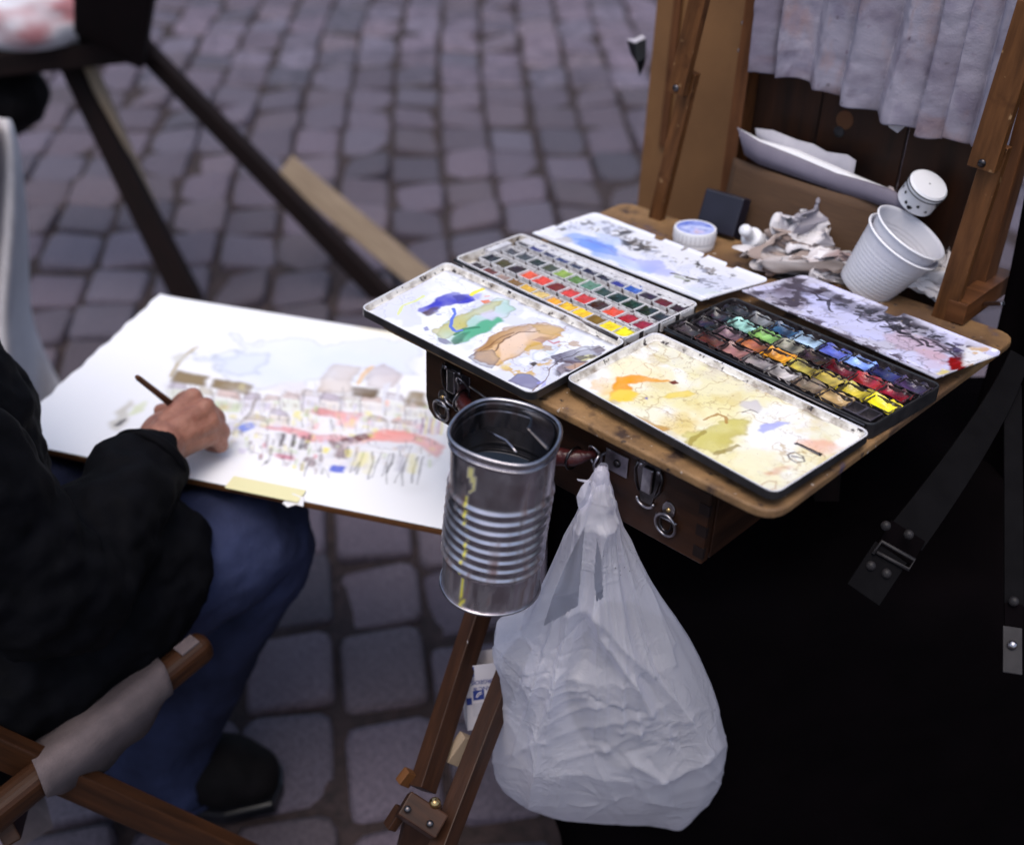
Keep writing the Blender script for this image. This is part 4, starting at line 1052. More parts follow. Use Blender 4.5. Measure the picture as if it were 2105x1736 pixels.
cv.poly([(860, 1285), (940, 1260), (1020, 1270), (1080, 1300), (1010, 1345), (930, 1335)], srgb(232, 176, 150), .75, 10, 5)
cv.poly([(690, 1430), (760, 1410), (850, 1400), (830, 1425), (720, 1450)], srgb(206, 130, 96), .65, 7, 3)
cv.poly([(520, 1370), (620, 1330), (760, 1350), (800, 1390), (640, 1440)], srgb(240, 232, 196), .7, 10, 6)
cv.stroke([(690, 1490), (720, 1475), (765, 1480), (760, 1510), (715, 1515), (690, 1495)], 1.3, srgb(190, 160, 120), .7, 3)
cv.poly([(-60, 1110), (-10, 1090), (30, 1110), (-20, 1130)], srgb(186, 176, 166), .7, 6, 3)
cv.splat(ALL, 220, [srgb(120, 90, 50), srgb(90, 80, 70), srgb(180, 130, 50), srgb(150, 140, 180)], .4, 1.1, .7)
ed = np.minimum(np.minimum(cv.X / cv.W, 1 - cv.X / cv.W) * 1.75, np.minimum(cv.Y / cv.H, 1 - cv.Y / cv.H))
cv.lay(np.clip(1 - ed / .04, 0, 1) * np.clip(.4 + 1.3 * cv.nz(18), 0, 1), srgb(130, 106, 70), .6)
cv.lay(np.clip((cv.Y / cv.H - .93) / .05, 0, 1) * np.clip(.4 + 1.4 * cv.nz(22), 0, 1), srgb(84, 66, 46), .7)
cv.lay(np.clip(1 - cv.X / cv.W / .05, 0, 1) * np.clip(.4 + 1.4 * cv.nz(22), 0, 1), srgb(84, 66, 46), .6)
# the maker's dark stamp and a smudged seal beside it
cv.poly([(845, 1295), (862, 1290), (985, 1345), (975, 1358)], srgb(40, 30, 30), .95, .3, .5, gran=.1, cells=3)
for i in range(11):
    a0 = np.array((862, 1299)) + np.array((108, 48)) * (i / 11); cv.stroke([a0, a0 + np.array((5, 5))], .55, srgb(190, 180, 176), .9, .3, .1)
cv.stroke([(820, 1350), (850, 1340), (890, 1360), (900, 1385), (860, 1390), (830, 1370), (820, 1350)], 1.2, srgb(70, 60, 60), .8, 2)
cv.stroke([(835, 1360), (880, 1370)], 3.2, srgb(90, 76, 76), .7, 3, 1.2)
lid(L2, cv, tin2, True)
T2 = Quad([z3(228, 765), z3(1212, 1232), z3(1550, 1038), z3(560, 622)], RIMZ)
tray2 = tray_body(T2, tin2, .008, 'b', .0125)
rows2 = [[(60, 54, 58), (96, 48, 40), (126, 88, 84), (120, 112, 112), (146, 140, 138), (112, 96, 80), (170, 142, 96), None],
         [(30, 28, 32), (124, 96, 106), (130, 76, 46), (222, 150, 40), (160, 146, 62), (150, 132, 60), (158, 142, 40), (224, 206, 40)],
         [(34, 32, 40), (128, 170, 160), (110, 150, 80), (128, 126, 112), (62, 40, 38), (92, 26, 30), (140, 40, 44), (150, 28, 46)],
         [(46, 50, 56), (120, 124, 128), (52, 84, 120), (128, 150, 170), (70, 80, 150), (104, 128, 196), (44, 48, 96), (66, 54, 84)]]
names2 = [['grey', 'red brown', 'dusty rose brown', 'grey', 'pale grey', 'brownish grey', 'tan', 'empty'], ['black', 'mauve', 'orange brown', 'orange', 'olive yellow', 'dull ochre', 'dirty yellow', 'bright yellow'],
          ['black', 'pale aqua', 'green', 'grey olive', 'dark brown', 'dark red', 'red', 'crimson'], ['dark grey', 'pale grey', 'blue', 'pale grey blue', 'ultramarine', 'light blue', 'navy', 'dark violet']]
pw, pd_, ph_ = T2.w * .1105, T2.h * .176, .0118
pan2 = pan_mesh(pw, pd_, ph_, .0009, [M['pan_dirty']])
pan2s = pan_mesh(pw * .55, pd_, ph_, .0012, [M['steel']])
k = 0
for j in range(4):
    for i in range(8):
        s_ = .085 + .119 * i + (.015 if j % 2 else 0); t_ = .145 + .215 * j
        c = rows2[j][i]
        if c is None:
            for d in (-.03, .03): put_pan(tin2, tray2, T2, s_ + d, t_ - .01, -.0118, pan2s, 0, 0, 0, 0, None, 900 + k, '', cake=False, jig=.05)
        else:
            put_pan(tin2, tray2, T2, s_, t_, -.0122, pan2, pw, pd_, ph_, .0009, np.array(srgb(*c)) * 1.1, 300 + k, names2[j][i] + ' paint, worn hollow', level=.86, sunk=.40, jig=.03, over=True)
        k += 1
for t_ in (.038, .25, .466, .682, .90):
    rail(T2, tray2, (.03, t_), (.975, t_), -.0124, -.0035, .0014, M['pan_dirty'])
mb = MB(); mb.tube([T2(.02, -.03, -.001), T2(.98, -.03, -.001)], .0016, 8); mb.build('hinge', M['dark_steel'], tray2, smooth=True)
F2 = Quad([z3(600, 602), z3(1515, 1012), z3(1832, 895), z3(890, 528)], RIMZ)
cv = Canvas(420, 150, srgb(190, 188, 206), [(600, 602), (1515, 1012), (1832, 895), (890, 528)], 71)
AF = [(620, 600), (900, 530), (1820, 895), (1520, 1005)]
cv.ragged(AF, srgb(206, 206, 238), .8, -.05, 8)
cv.poly([(640, 610), (760, 570), (880, 545), (960, 580), (900, 640), (860, 700), (740, 640)], srgb(84, 70, 84), .85, 14, 4)
cv.ragged([(640, 610), (900, 540), (980, 600), (860, 700)], srgb(176, 170, 186), .8, .2, 30)
cv.ragged([(620, 605), (900, 535), (1050, 600), (1000, 720), (860, 710)], srgb(48, 38, 50), .85, -.02, 22)
cv.ragged([(880, 560), (1300, 690), (1700, 860), (1640, 900), (1200, 760)], srgb(44, 36, 50), .8, .02, 26)
cv.poly([(880, 600), (1000, 610), (1120, 680), (1240, 740), (1300, 800), (1240, 840), (1100, 790), (960, 720)], srgb(198, 200, 240), .9, 10, 4, .2)
cv.poly([(1230, 790), (1350, 780), (1470, 830), (1560, 870), (1540, 930), (1420, 900), (1300, 860)], srgb(196, 176, 196), .85, 10, 4, .3)
cv.poly([(1400, 860), (1520, 880), (1570, 930), (1500, 960), (1420, 920)], srgb(206, 160, 170), .7, 10, 4)
cv.poly([(840, 590), (960, 580), (1140, 650), (1300, 690), (1440, 760), (1600, 850), (1580, 870), (1400, 790), (1260, 730), (1100, 690), (960, 640)], srgb(52, 46, 58), .55, 16, 3)
rq = np.random.default_rng(77)
for i in range(13):
    x = 880 + i * 58 + rq.normal(0, 12); y = 600 + i * 24.5 + rq.normal(0, 7); a1, a2, a3 = rq.uniform(.6, 1.4, 3)
    if rq.random() < .2: continue
    cv.stroke([(x, y), (x + 45 * a1, y + 4 * a2), (x + 78 * a1, y + 40 * a3), (x + 62 * a2, y + 44 * a3)], 2.2 * a2, srgb(34, 30, 42), .9, 5, .8)
    cv.stroke([(x + 10, y - 10), (x + 90, y + 20)], 3, srgb(60, 50, 66), .6, 6, .9)
cv.ragged([(880, 590), (1300, 690), (1640, 850), (1600, 890), (1200, 740)], srgb(28, 26, 36), .9, .12, 34)
cv.ragged([(640, 640), (860, 700), (1100, 800), (1500, 985), (1480, 1000), (1000, 790)], srgb(60, 44, 56), .9, -.05, 26)
cv.stroke([(700, 660), (900, 745), (1080, 815)], 2.5, srgb(52, 34, 44), .8, 4, .9)
cv.poly([(1500, 985), (1540, 965), (1580, 985), (1555, 1003)], srgb(226, 206, 60), .9, 4, 2)
cv.poly([(1560, 940), (1590, 905), (1640, 915), (1680, 950), (1620, 975), (1570, 970)], srgb(140, 24, 34), .95, 9, 2)
cv.poly([(1590, 900), (1640, 880), (1670, 905), (1630, 930)], srgb(80, 20, 40), .9, 8, 2)
cv.ragged([(1640, 850), (1800, 880), (1800, 920), (1660, 970)], srgb(232, 232, 236), .9, -.1, 12)
cv.ragged([(1640, 850), (1800, 880), (1800, 920), (1660, 970)], srgb(200, 150, 60), .7, .25, 14)
cv.ragged([(1560, 840), (1700, 870), (1600, 900)], srgb(60, 50, 90), .9, .0, 24)
cv.splat(AF, 200, [srgb(40, 34, 44), srgb(150, 140, 180), srgb(230, 230, 240), srgb(190, 160, 60)], .4, 1.5, .9)
cv.veins(AF, srgb(70, 56, 70), .5, 10, .05)
flap(F2, cv, tin2, [(.49, .038, .10)])
# ------------------------------------------------------------------ tin can hanging in front of the box
top = at(1040, 886, .915); bot = onY(1007, 1196, top[1] - .004)
ax = (top - bot); HC = np.linalg.norm(ax); ax /= HC
can = thing('tin_can', bot, 'ribbed silver food can of dark water with a yellow paint dribble, hanging below the board', 'can')
fo, fx, fy, fz = frame(bot, ax, _fa)
def can_r(z, th):
    k = z / HC
    r = .0425
    for i in range(8):
        c = .24 + i * .062
        r += .0023 * math.exp(-((k - c) / .017) ** 2)
    if k > .985: r += .0012
    if .938 < k < .955: r += .0010
    if k < .02: r += .0010
    sq = max(0, (k - .55) / .45) ** 1.5
    q = (abs(math.cos(th - .35)) ** 4.2 + abs(math.sin(th - .35)) ** 4.2) ** (-1 / 4.2)
    return r * (1 + sq * .42 * (q * .95 - 1)) * (1 + .012 * math.sin(3 * th + 8 * k))
NT = 96; ks = np.concatenate([np.linspace(0, .2, 8), np.linspace(.205, .72, 90), np.linspace(.73, .93, 10), np.linspace(.935, 1.0, 16)])
ths = np.linspace(0, 2 * math.pi, NT, endpoint=False)
mb = MB()
Gc = np.array([[fo + fz * HC * k + (fx * math.cos(t) + fy * math.sin(t)) * can_r(k * HC, t) for t in ths] for k in ks])
Gi = np.array([[fo + fz * HC * k + (fx * math.cos(t) + fy * math.sin(t)) * (can_r(k * HC, t) - .0011) for t in ths] for k in ks[::-1]])
mb.grid(np.concatenate([Gc, Gi]), wrap=True)
n0 = len(ks) * 2 * NT
mb.add([fo + fz * .002 + (fx * math.cos(t) + fy * math.sin(t)) * .041 for t in ths], [tuple(range(NT))])
cb = mb.build('can_body', M['can_metal'], can, smooth=True)
V = np.array(mb.v) - fo
hh = V @ fz / HC; th = np.arctan2(V @ fy, V @ fx); rr = np.hypot(V @ fy, V @ fx)
cuv = np.stack([np.cos(th) * 2.2, np.sin(th) * 2.2, hh * 3], 1)
cc = np.array(srgb(190, 186, 196))[None] * (1 + .25 * fb3(cuv * 2.2, 4, 3))[:, None]
st = np.clip((fb3(np.stack([np.cos(th) * 7, np.sin(th) * 7, hh * 4], 1), 4, 9) - .18) * 4, 0, 1)
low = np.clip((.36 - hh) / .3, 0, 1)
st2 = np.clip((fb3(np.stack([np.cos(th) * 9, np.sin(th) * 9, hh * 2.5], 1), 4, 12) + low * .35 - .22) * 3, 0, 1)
cc = cc * (1 - st[:, None] * .75) + np.array(srgb(96, 60, 52)) * st[:, None] * .75
cc = cc * (1 - st2[:, None] * .7) + np.array(srgb(70, 56, 52)) * st2[:, None] * .7
wetv = st * .5 + st2 * .45
# the dribble: find the angle that faces the camera at the photo's dribble
pq = onY(962, 1010, top[1] - .036) - fo; td = math.atan2(pq @ fy, pq @ fx)
dth = (th - td - .05 * np.sin(hh * 17) - .03 * np.sin(hh * 41) + .0 + math.pi) % (2 * math.pi) - math.pi
wd = .035 + .045 * np.clip(fb3(np.stack([hh * 9, hh * 0, hh * 0], 1), 3, 21), -.3, 1) + .05 * np.exp(-((hh - .86) / .06) ** 2) + .03 * np.exp(-((hh - .64) / .02) ** 2)
dr = np.clip((wd - np.abs(dth)) / .02, 0, 1) * (hh < .93) * (rr > .038)
dc = np.array(srgb(206, 196, 66)); dc2 = np.array(srgb(196, 188, 128))
mixk = np.clip((hh - .72) / .1, 0, 1)[:, None]
cc = cc * (1 - dr[:, None]) + (dc * (1 - mixk) + dc2 * mixk) * dr[:, None]
wetv = np.maximum(wetv, dr)
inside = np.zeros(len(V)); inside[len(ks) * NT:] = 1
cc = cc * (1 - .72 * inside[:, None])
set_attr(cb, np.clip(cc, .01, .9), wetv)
mb = MB()
for k, w in ((1.0, .0018), (.952, .0009), (.012, .0014)):
    mb2 = MB(); mb2.tube([fo + fz * HC * k + (fx * math.cos(t) + fy * math.sin(t)) * can_r(k * HC - 1e-5, t) for t in ths], w, 8, closed=True)
    mb2.build('rim' if k != .012 else 'base_seam', M['steel'], can, smooth=True)
mb = MB(); mb.add([fo + fz * HC * .84 + (fx * math.cos(t) + fy * math.sin(t)) * (can_r(HC * .84, t) - .0012) for t in ths], [tuple(range(NT))])
mb.build('dirty_water', M['water_dark'], can)
# the can's own lid, bent up and back on its hinge
tl = math.atan2((_fm * 1 + _fa * .75) @ fy, (_fm * 1 + _fa * .75) @ fx)
ang = np.linspace(tl - .75, tl + .75, 12)
rim = [fo + fz * (HC - .001) + (fx * math.cos(t) + fy * math.sin(t)) * (can_r(HC, t) - .003) for t in ang]
mid = (rim[0] + rim[-1]) / 2; outd = (rim[5] + rim[6]) / 2 - mid
mb = MB(); rows = []
for k in np.linspace(0, 1, 8):
    rows.append([p + fz * (.012 * k) + (fo + fz * HC - p) * (.55 * k) for p in rim])
mb.grid(np.array(rows)); mb.build('can_lid', M['dark_steel'], can, smooth=True, solid=.0006)
# a wire across the mouth, by which it hangs from the handle
a_ = fo + fz * (HC - .014) + (fx * math.cos(td + 2.4) + fy * math.sin(td + 2.4)) * .030
mb = MB(); mb.tube([at(1003, 846 + 40, .935) , at(1022, 896, .927), at(1040, 905, .922), at(1052, 918, .915), at(1062, 930, .91)], .0011, 8); mb.build('wire', M['steel'], can, smooth=True)

# ------------------------------------------------------------------ white plastic carrier bag tied to the hook
hk = FR(-.179, OF - .016, -.046); YB = hk[1] - .012
outline = [  # photo row, left edge, right edge
 (955, 1232, 1249), (975, 1218, 1250), (1000, 1206, 1251), (1030, 1198, 1254), (1050, 1190, 1260), (1080, 1174, 1270), (1110, 1158, 1286), (1150, 1142, 1308), (1190, 1124, 1332), (1230, 1105, 1358), (1262, 1090, 1380),
 (1285, 1074, 1396), (1305, 1018, 1408), (1330, 1013, 1424), (1370, 1026, 1445), (1410, 1032, 1462), (1450, 1026, 1476), (1500, 1018, 1484), (1540, 1012, 1487), (1575, 1016, 1484), (1600, 1030, 1479), (1630, 1064, 1462), (1655, 1106, 1440), (1672, 1180, 1424), (1686, 1300, 1408)]
ol = np.array(outline, float)
NL, NA = 280, 420
rowsy = np.interp(np.linspace(0, 1, NL) ** .92, np.linspace(0, 1, len(ol)), ol[:, 0])
lx = np.interp(rowsy, ol[:, 0], ol[:, 1]); rx = np.interp(rowsy, ol[:, 0], ol[:, 2])
thb = np.linspace(0, 2 * math.pi, NA, endpoint=False)
G = np.zeros((NL, NA, 3)); keep = np.ones((NL - 1, NA), bool)
hfrac = (rowsy - 955) / (1686 - 955)
for j in range(NL):
    pl, pr_ = onY(lx[j], rowsy[j], YB), onY(rx[j], rowsy[j], YB)
    c = (pl + pr_) / 2; hw = np.linalg.norm(pr_ - pl) / 2
    h = hfrac[j]
    dp = hw * (.62 if h > .4 else .62 + .3 * (1 - h / .4)); dp = min(dp, .075) * np.interp(h, [0, .72, 1], [1, 1, .30])
    ex = 1.0 if h < .35 else 1.0 + .5 * (h - .35)
    ct, sn = np.cos(thb), np.sin(thb)
    X = np.sign(ct) * np.abs(ct) ** (1 / ex); Yd = np.sign(sn) * np.abs(sn) ** (1 / ex)
    # folds that fan out from the knot
    f1 = np.sin(thb * 9 + 1.3 + .8 * np.sin(thb * 2)) * .10 + np.sin(thb * 17 + .4 + 1.3 * np.sin(thb * 3)) * .06
    amp = np.interp(h, [0, .08, .3, .55, .8, 1], [.9, 1.2, .95, .55, .3, .1])
    rad = 1 + f1 * amp * np.abs(sn) ** .6
    P = c[None] + np.stack([X * hw * (1 + f1 * amp * .15), -Yd * dp * rad, np.zeros(NA)], 1)
    G[j] = P
# crumpling: facets that meet in sharp creases, stronger towards the full lower part, and the long pulled folds
def px_of(P):
    qq = (P - CAMP) @ ROT
    return qq[..., 0] / qq[..., 2] * FPX + PCX, qq[..., 1] / qq[..., 2] * FPX + PCY
flat = G.reshape(-1, 3); hfl = np.repeat(hfrac, NA)
cen = G.mean(1, keepdims=True); nr = G - cen; nr[..., 2] = 0; nr /= np.linalg.norm(nr, axis=2, keepdims=True) + 1e-9
nf = nr.reshape(-1, 3); side = np.abs(nf[:, 0]) ** 3
wq = flat + .010 * np.stack([n3(flat * 28, 61), n3(flat * 28, 62), n3(flat * 28, 63)], 1)
w1 = worley(wq * [1, 1, 1.0], 110, 5); w2 = worley(wq * [1, 1, 1.1], 520, 6); w3 = fb3(flat * [50, 50, 90], 3, 9, True)
w1 = (w1 - w1.mean()) / w1.std(); w2 = (w2 - w2.mean()) / w2.std()
am = np.interp(hfl, [0, .12, .3, .5, .75, 1], [.0001, .0002, .0004, .0007, .0010, .0010])
w4 = np.abs(n3(flat * [26, 26, 40] + 1.5 * np.stack([n3(flat * 20, 71)] * 3, 1), 33)); w4 = np.exp(-w4 / .10)
w5 = np.exp(-np.abs(n3(flat * [60, 60, 120] + 1.2 * np.stack([n3(flat * 40, 73)] * 3, 1), 35)) / .12)
dsp = w1 * am * .8 + w2 * am * .25 + w3 * am * .15 + (w4 * .5 + w5 * .15) * am
Uf, Vf = px_of(flat); fr_ = nf[:, 1] < .1
def ridge(pts, wpx, hgt):
    pts = np.array(pts, float); d = np.full(len(flat), 1e9)
    for p, q in zip(pts[:-1], pts[1:]):
        v = q - p; t = np.clip(((Uf - p[0]) * v[0] + (Vf - p[1]) * v[1]) / (v @ v), 0, 1)
        d = np.minimum(d, np.hypot(Uf - p[0] - t * v[0], Vf - p[1] - t * v[1]))
    return np.where(fr_, np.exp(-d / wpx) * hgt, 0)
for pts, wpx, hgt in (([(1226, 1235), (1262, 1300), (1310, 1360), (1380, 1440), (1450, 1540)], 20, .014), ([(1218, 1010), (1200, 1200), (1160, 1380), (1120, 1520), (1100, 1655)], 16, .014), ([(1232, 1060), (1222, 1230), (1232, 1280), (1290, 1390), (1330, 1460)], 10, .010),
                      ([(1040, 1310), (1090, 1285), (1150, 1262), (1200, 1232)], 11, .012), ([(1020, 1330), (1060, 1350), (1130, 1330)], 9, .006), ([(1030, 1390), (1090, 1385), (1160, 1350)], 8, .005), ([(1110, 1520), (1200, 1490), (1300, 1470), (1360, 1440)], 9, .007),
                      ([(1150, 1560), (1260, 1530), (1330, 1480), (1400, 1470)], 10, .008), ([(1300, 1560), (1360, 1600), (1440, 1560), (1482, 1530)], 12, .010), ([(1290, 1570), (1330, 1640), (1400, 1660)], 10, .008), ([(1030, 1460), (1090, 1540), (1130, 1480)], 10, .008),
                      ([(1240, 1290), (1300, 1400), (1330, 1440)], 8, .006), ([(1180, 1240), (1170, 1330), (1195, 1420)], 9, .007), ([(1250, 1000), (1300, 1150), (1380, 1320)], 12, .007)):
    dsp = dsp + ridge(pts, wpx, hgt * (.95 if wpx >= 12 or abs(pts[-1][1] - pts[0][1]) > 200 else .38))
rb_ = np.random.default_rng(12)
for i in range(16):                           # thin pulled folds fanning from the knot
    x1 = np.interp(i, [0, 15], [1060, 1440]) + rb_.normal(0, 12); y1 = rb_.uniform(1330, 1560); k0 = rb_.uniform(.03, .25)
    p0 = np.array((1228 + (x1 - 1240) * .05, 1005.)); p1 = np.array((x1, y1)); pm = (p0 + p1) / 2 + np.array((rb_.normal(0, 8), rb_.normal(0, 10)))
    dsp = dsp + ridge([p0 + (pm - p0) * k0, pm, p1], rb_.uniform(4, 9), rb_.uniform(.0025, .0060))
for i in range(64):                           # short sharp creases in the slack lower part and the left lobe
    if i < 44: c_ = np.array((rb_.uniform(1030, 1470), rb_.uniform(1400, 1660)))
    else: c_ = np.array((rb_.uniform(1030, 1160), rb_.uniform(1310, 1460)))
    a_ = rb_.normal(-.35 if c_[0] < 1180 else .2, .6); l_ = rb_.uniform(22, 75); d_ = np.array((math.cos(a_), math.sin(a_))) * l_; b_ = np.array((-d_[1], d_[0])) * rb_.normal(0, .15)
    dsp = dsp + ridge([c_ - d_, c_ + b_, c_ + d_], rb_.uniform(2.2, 4.2), rb_.uniform(.0012, .0032) * (1 if rb_.random() < .7 else -1))
flat = flat + nf * (dsp * (1 - .6 * side))[:, None]
G = flat.reshape(NL, NA, 3)
# a sharp corner at the lower right, a fold of the gusset on the left
w = np.exp(-((G[..., 0] - onY(1400, 1680, YB)[0]) / .018) ** 2) * np.clip((hfrac[:, None] - .9) / .1, 0, 1)
G[..., 2] -= .012 * w
# gaps between the tied handles (front, seen as dark slits)
U_, V_ = px_of(G); front = np.sin(thb)[None] > -.05
def inpoly(X, Y, poly):
    ins = np.zeros(X.shape, bool)
    for i in range(len(poly)):
        (x1, y1), (x2, y2) = poly[i], poly[(i + 1) % len(poly)]
        if y1 != y2: ins ^= ((y1 > Y) != (y2 > Y)) & (X < (x2 - x1) * (Y - y1) / (y2 - y1) + x1)
    return ins
gap1 = [(1203, 1080), (1200, 1110), (1190, 1240), (1160, 1262), (1118, 1285), (1140, 1215), (1168, 1150)]
gap2 = [(1228, 1105), (1238, 1150), (1240, 1225), (1226, 1232), (1222, 1180)]
hole = (inpoly(U_, V_, gap1) | inpoly(U_, V_, gap2)) & front
keep = ~hole[:-1]
mb = MB(); mb.grid(G, wrap=True, keep=keep)
mb.add(G[-1], [tuple(range(NA))])
bag = mb.build('carrier_bag', M['bag'], None, smooth=True)
tag(bag, 'crumpled white plastic carrier bag knotted and hung from the hook on the easel box', 'bag')
# knot with its ear of plastic
def crumple(c, r, sc, seed, name, m, parent, colfn=None, nu=48, nv=30, amp=.35, freq=1.6, cat=None, label=None, group=None):
    u = np.linspace(0, 2 * math.pi, nu, endpoint=False); v = np.linspace(.02, math.pi - .02, nv)
    Uu, Vv = np.meshgrid(u, v)
    D = np.stack([np.sin(Vv) * np.cos(Uu), np.sin(Vv) * np.sin(Uu), np.cos(Vv)], -1)
    k = fb3(D * freq, 4, seed, True)
    Df = D.reshape(-1, 3) + .16 * np.stack([n3(D.reshape(-1, 3) * 3, seed + q_) for q_ in (1, 2, 3)], 1)
    a1 = worley(Df, 16, seed + 70).reshape(k.shape); a2 = worley(Df, 60, seed + 71).reshape(k.shape); a3 = worley(Df, 220, seed + 72).reshape(k.shape)
    R_ = 1.30 + amp * (k * .35 - (a1 - .35) * 1.5 - (a2 - .2) * 1.0 + (a3 - .1) * .9)
    P = np.array(c) + D * R_[..., None] * np.array(sc) * r
    P[..., 2] = np.maximum(P[..., 2], c[2] - r * sc[2] * .95) 
    mb = MB(); mb.grid(P, wrap=True); mb.add(P[0], [tuple(range(nu))[::-1]]); mb.add(P[-1], [tuple(range(nu))])
    o = mb.build(name, m, parent, smooth=True, angle=26)
    if colfn is not None:
        a = np.concatenate([D.reshape(-1, 3), D[0], D[-1]]); kk = np.concatenate([k.ravel(), k[0], k[-1]])
        cw = colfn(a, kk); set_attr(o, cw, 0)
    if label and cat: tag(o, label, cat, group)
    return o
ke = onY(1204, 1022, YB - .012)
mb = MB(); pts = [(1212, 985, 0), (1196, 1000, .006), (1185, 1020, .008), (1188, 1040, .010), (1197, 1056, .008), (1208, 1042, .006), (1218, 1030, .003), (1216, 1005, 0)]
cpt = onY(1202, 1022, YB - .022)
vs = [cpt] + [onY(x, y, YB - .012 - d) for x, y, d in pts]
mb.add(vs, [(0, i + 1, (i + 1) % 8 + 1) for i in range(8)]); mb.build('knot_ear', M['bag'], bag, smooth=False, solid=.0015)
mb = MB(); mb.tube([onY(1213, 992, YB - .012), onY(1200, 988, YB - .013), onY(1189, 986, YB - .013), onY(1187, 984, YB - .013)], [.0022, .0012, .0009, .0005], 6); mb.build('knot_ear', M['bag'], bag, smooth=True)
crumple(onY(1236, 985, YB - .004), .0062, (.95, .9, 1.7), 5, 'knot', M['bag'], bag, amp=.18, freq=1.2)
# small black specks on the plastic
r_ = np.random.default_rng(4)
mb = MB()
for (x, y, rr_) in [(1305, 1138, 1.6), (1310, 1136, 1.2), (1296, 1130, 1), (1319, 1141, 2), (1308, 1152, 1.2), (1265, 1168, 1.8), (1273, 1172, 1.4), (1283, 1166, 1.4), (1293, 1172, 1.6), (1297, 1170, 1), (1240, 1142, 1), (1245, 1132, .8), (1290, 1122, 1), (1275, 1180, 1.2)]:
    i = np.argmin((U_ - x) ** 2 + (V_ - y) ** 2 + (~front) * 1e9); p = G.reshape(-1, 3)[i] + nf[i] * .0006
    k = rr_ / FPX * .85; mb.lathe([(k, 0), (k * .5, .0004)], frame(p, nf[i]), 6, cap1=True)
o = mb.build('specks', M['ink_black'], bag); o['kind'] = 'stuff'

# ------------------------------------------------------------------ carton wedged in the leg
ca = at(985, 1405, .985)
cw, ch, cd = .040, .074, .030
carton = thing('carton', at(985, 1500, 1.18), 'small white and blue carton with upside down lettering, wedged in the front leg', 'box')
cx = np.array([.985, .17, 0]); cx /= np.linalg.norm(cx); cz = np.array([-.03, .34, .94]); cz /= np.linalg.norm(cz); cyv = np.cross(cz, cx)
c0 = at(955, 1370, 1.18)                       # upper left corner of its front
def CP(x, y, z): return c0 + cx * x + cyv * y + cz * z
t = .0006
for (a, b, nm) in ((((0, 0), (cw, 0)), 0, 'front_panel'), (((0, 0), (0, cd)), 1, 'side_panel'), (((cw, 0), (cw, cd)), 1, 'side_panel'), (((0, cd), (cw, cd)), 0, 'back_panel')):
    mb = MB(); (xa, ya), (xb, yb) = a
    o1 = (0, t) if b == 0 else (t, 0)
    mb.add([CP(xa, ya, -ch), CP(xb, yb, -ch), CP(xb, yb, 0), CP(xa, ya, 0), CP(xa + o1[0], ya + o1[1], -ch), CP(xb + o1[0], yb + o1[1], -ch), CP(xb + o1[0], yb + o1[1], 0), CP(xa + o1[0], ya + o1[1], 0)],
           [(0, 1, 2, 3), (7, 6, 5, 4), (0, 4, 5, 1), (3, 2, 6, 7), (0, 3, 7, 4), (1, 5, 6, 2)])
    mb.build(nm, M['carton'], carton)
mb = MB(); fl = [CP(0, 0.0, 0), CP(0, cd, 0), CP(.006, cd + .006, .030), CP(.005, .004, .026)]
mb.add(fl, [(0, 1, 2, 3)]); mb.build('flap', M['carton'], carton, solid=.0005)
def text_on(s, x, z, size, parent, m, flip=True, dx=cx, dz=cz, o=None, nrm=None):
    cu = bpy.data.curves.new('lettering', 'FONT'); cu.body = s; cu.size = size; cu.extrude = .00005; cu.space_character = .92
    ob = bpy.data.objects.new('lettering', cu); COL.objects.link(ob)
    dg = bpy.context.evaluated_depsgraph_get(); me = bpy.data.meshes.new_from_object(ob.evaluated_get(dg))
    COL.objects.unlink(ob); bpy.data.objects.remove(ob)
    n = len(me.vertices); co = np.empty(n * 3, np.float32); me.vertices.foreach_get('co', co); co = co.reshape(-1, 3)
    sg = -1 if flip else 1
    P = CP(x, -.0007, z) + co[:, :1] * dx * sg + co[:, 1:2] * dz * sg - co[:, 2:] * cyv
    me.vertices.foreach_set('co', (P - WL(parent)).astype(np.float32).ravel()); me.materials.clear(); me.materials.append(m)
    ob = bpy.data.objects.new('lettering', me); COL.objects.link(ob); ob.parent = parent
    return ob
def patch(x0, z0, x1, z1, parent, m, name='print'):
    mb = MB(); mb.add([CP(x0, -.0005, z0), CP(x1, -.0005, z0), CP(x1, -.0005, z1), CP(x0, -.0005, z1)], [(0, 1, 2, 3)]); return mb.build(name, m, parent)
patch(.0004, -.0125, .0095, -.001, carton, M['blue_print'])
patch(.0075, -.0395, .0190, -.0285, carton, M['blue_print'])
patch(.0004, -.044, .006, -.036, carton, M['blue_print'])
text_on('BOURGEOIS', .0395, -.0170, .0066, carton, M['blue_print'])
text_on('LEFRANC &', .0395, -.0248, .0066, carton, M['blue_print'])
text_on('BOURGEOIS', .0098, -.0136, .0016, carton, M['blue_print'])
text_on('LEFRANC &', .0098, -.0158, .0016, carton, M['blue_print'])
mb = MB(); mb.tube([CP(.0105, -.0008, -.036), CP(.0125, -.0008, -.032), CP(.0165, -.0008, -.0305)], .0005, 6); mb.build('emblem', M['carton'], carton)
mb = MB(); mb.tube([CP(.0115, -.0008, -.0365), CP(.0140, -.0008, -.0335), CP(.0170, -.0008, -.0325)], .0004, 6); mb.build('emblem', M['carton'], carton)
patch(.0065, -.058, .018, -.043, carton, M['paper_grey'])

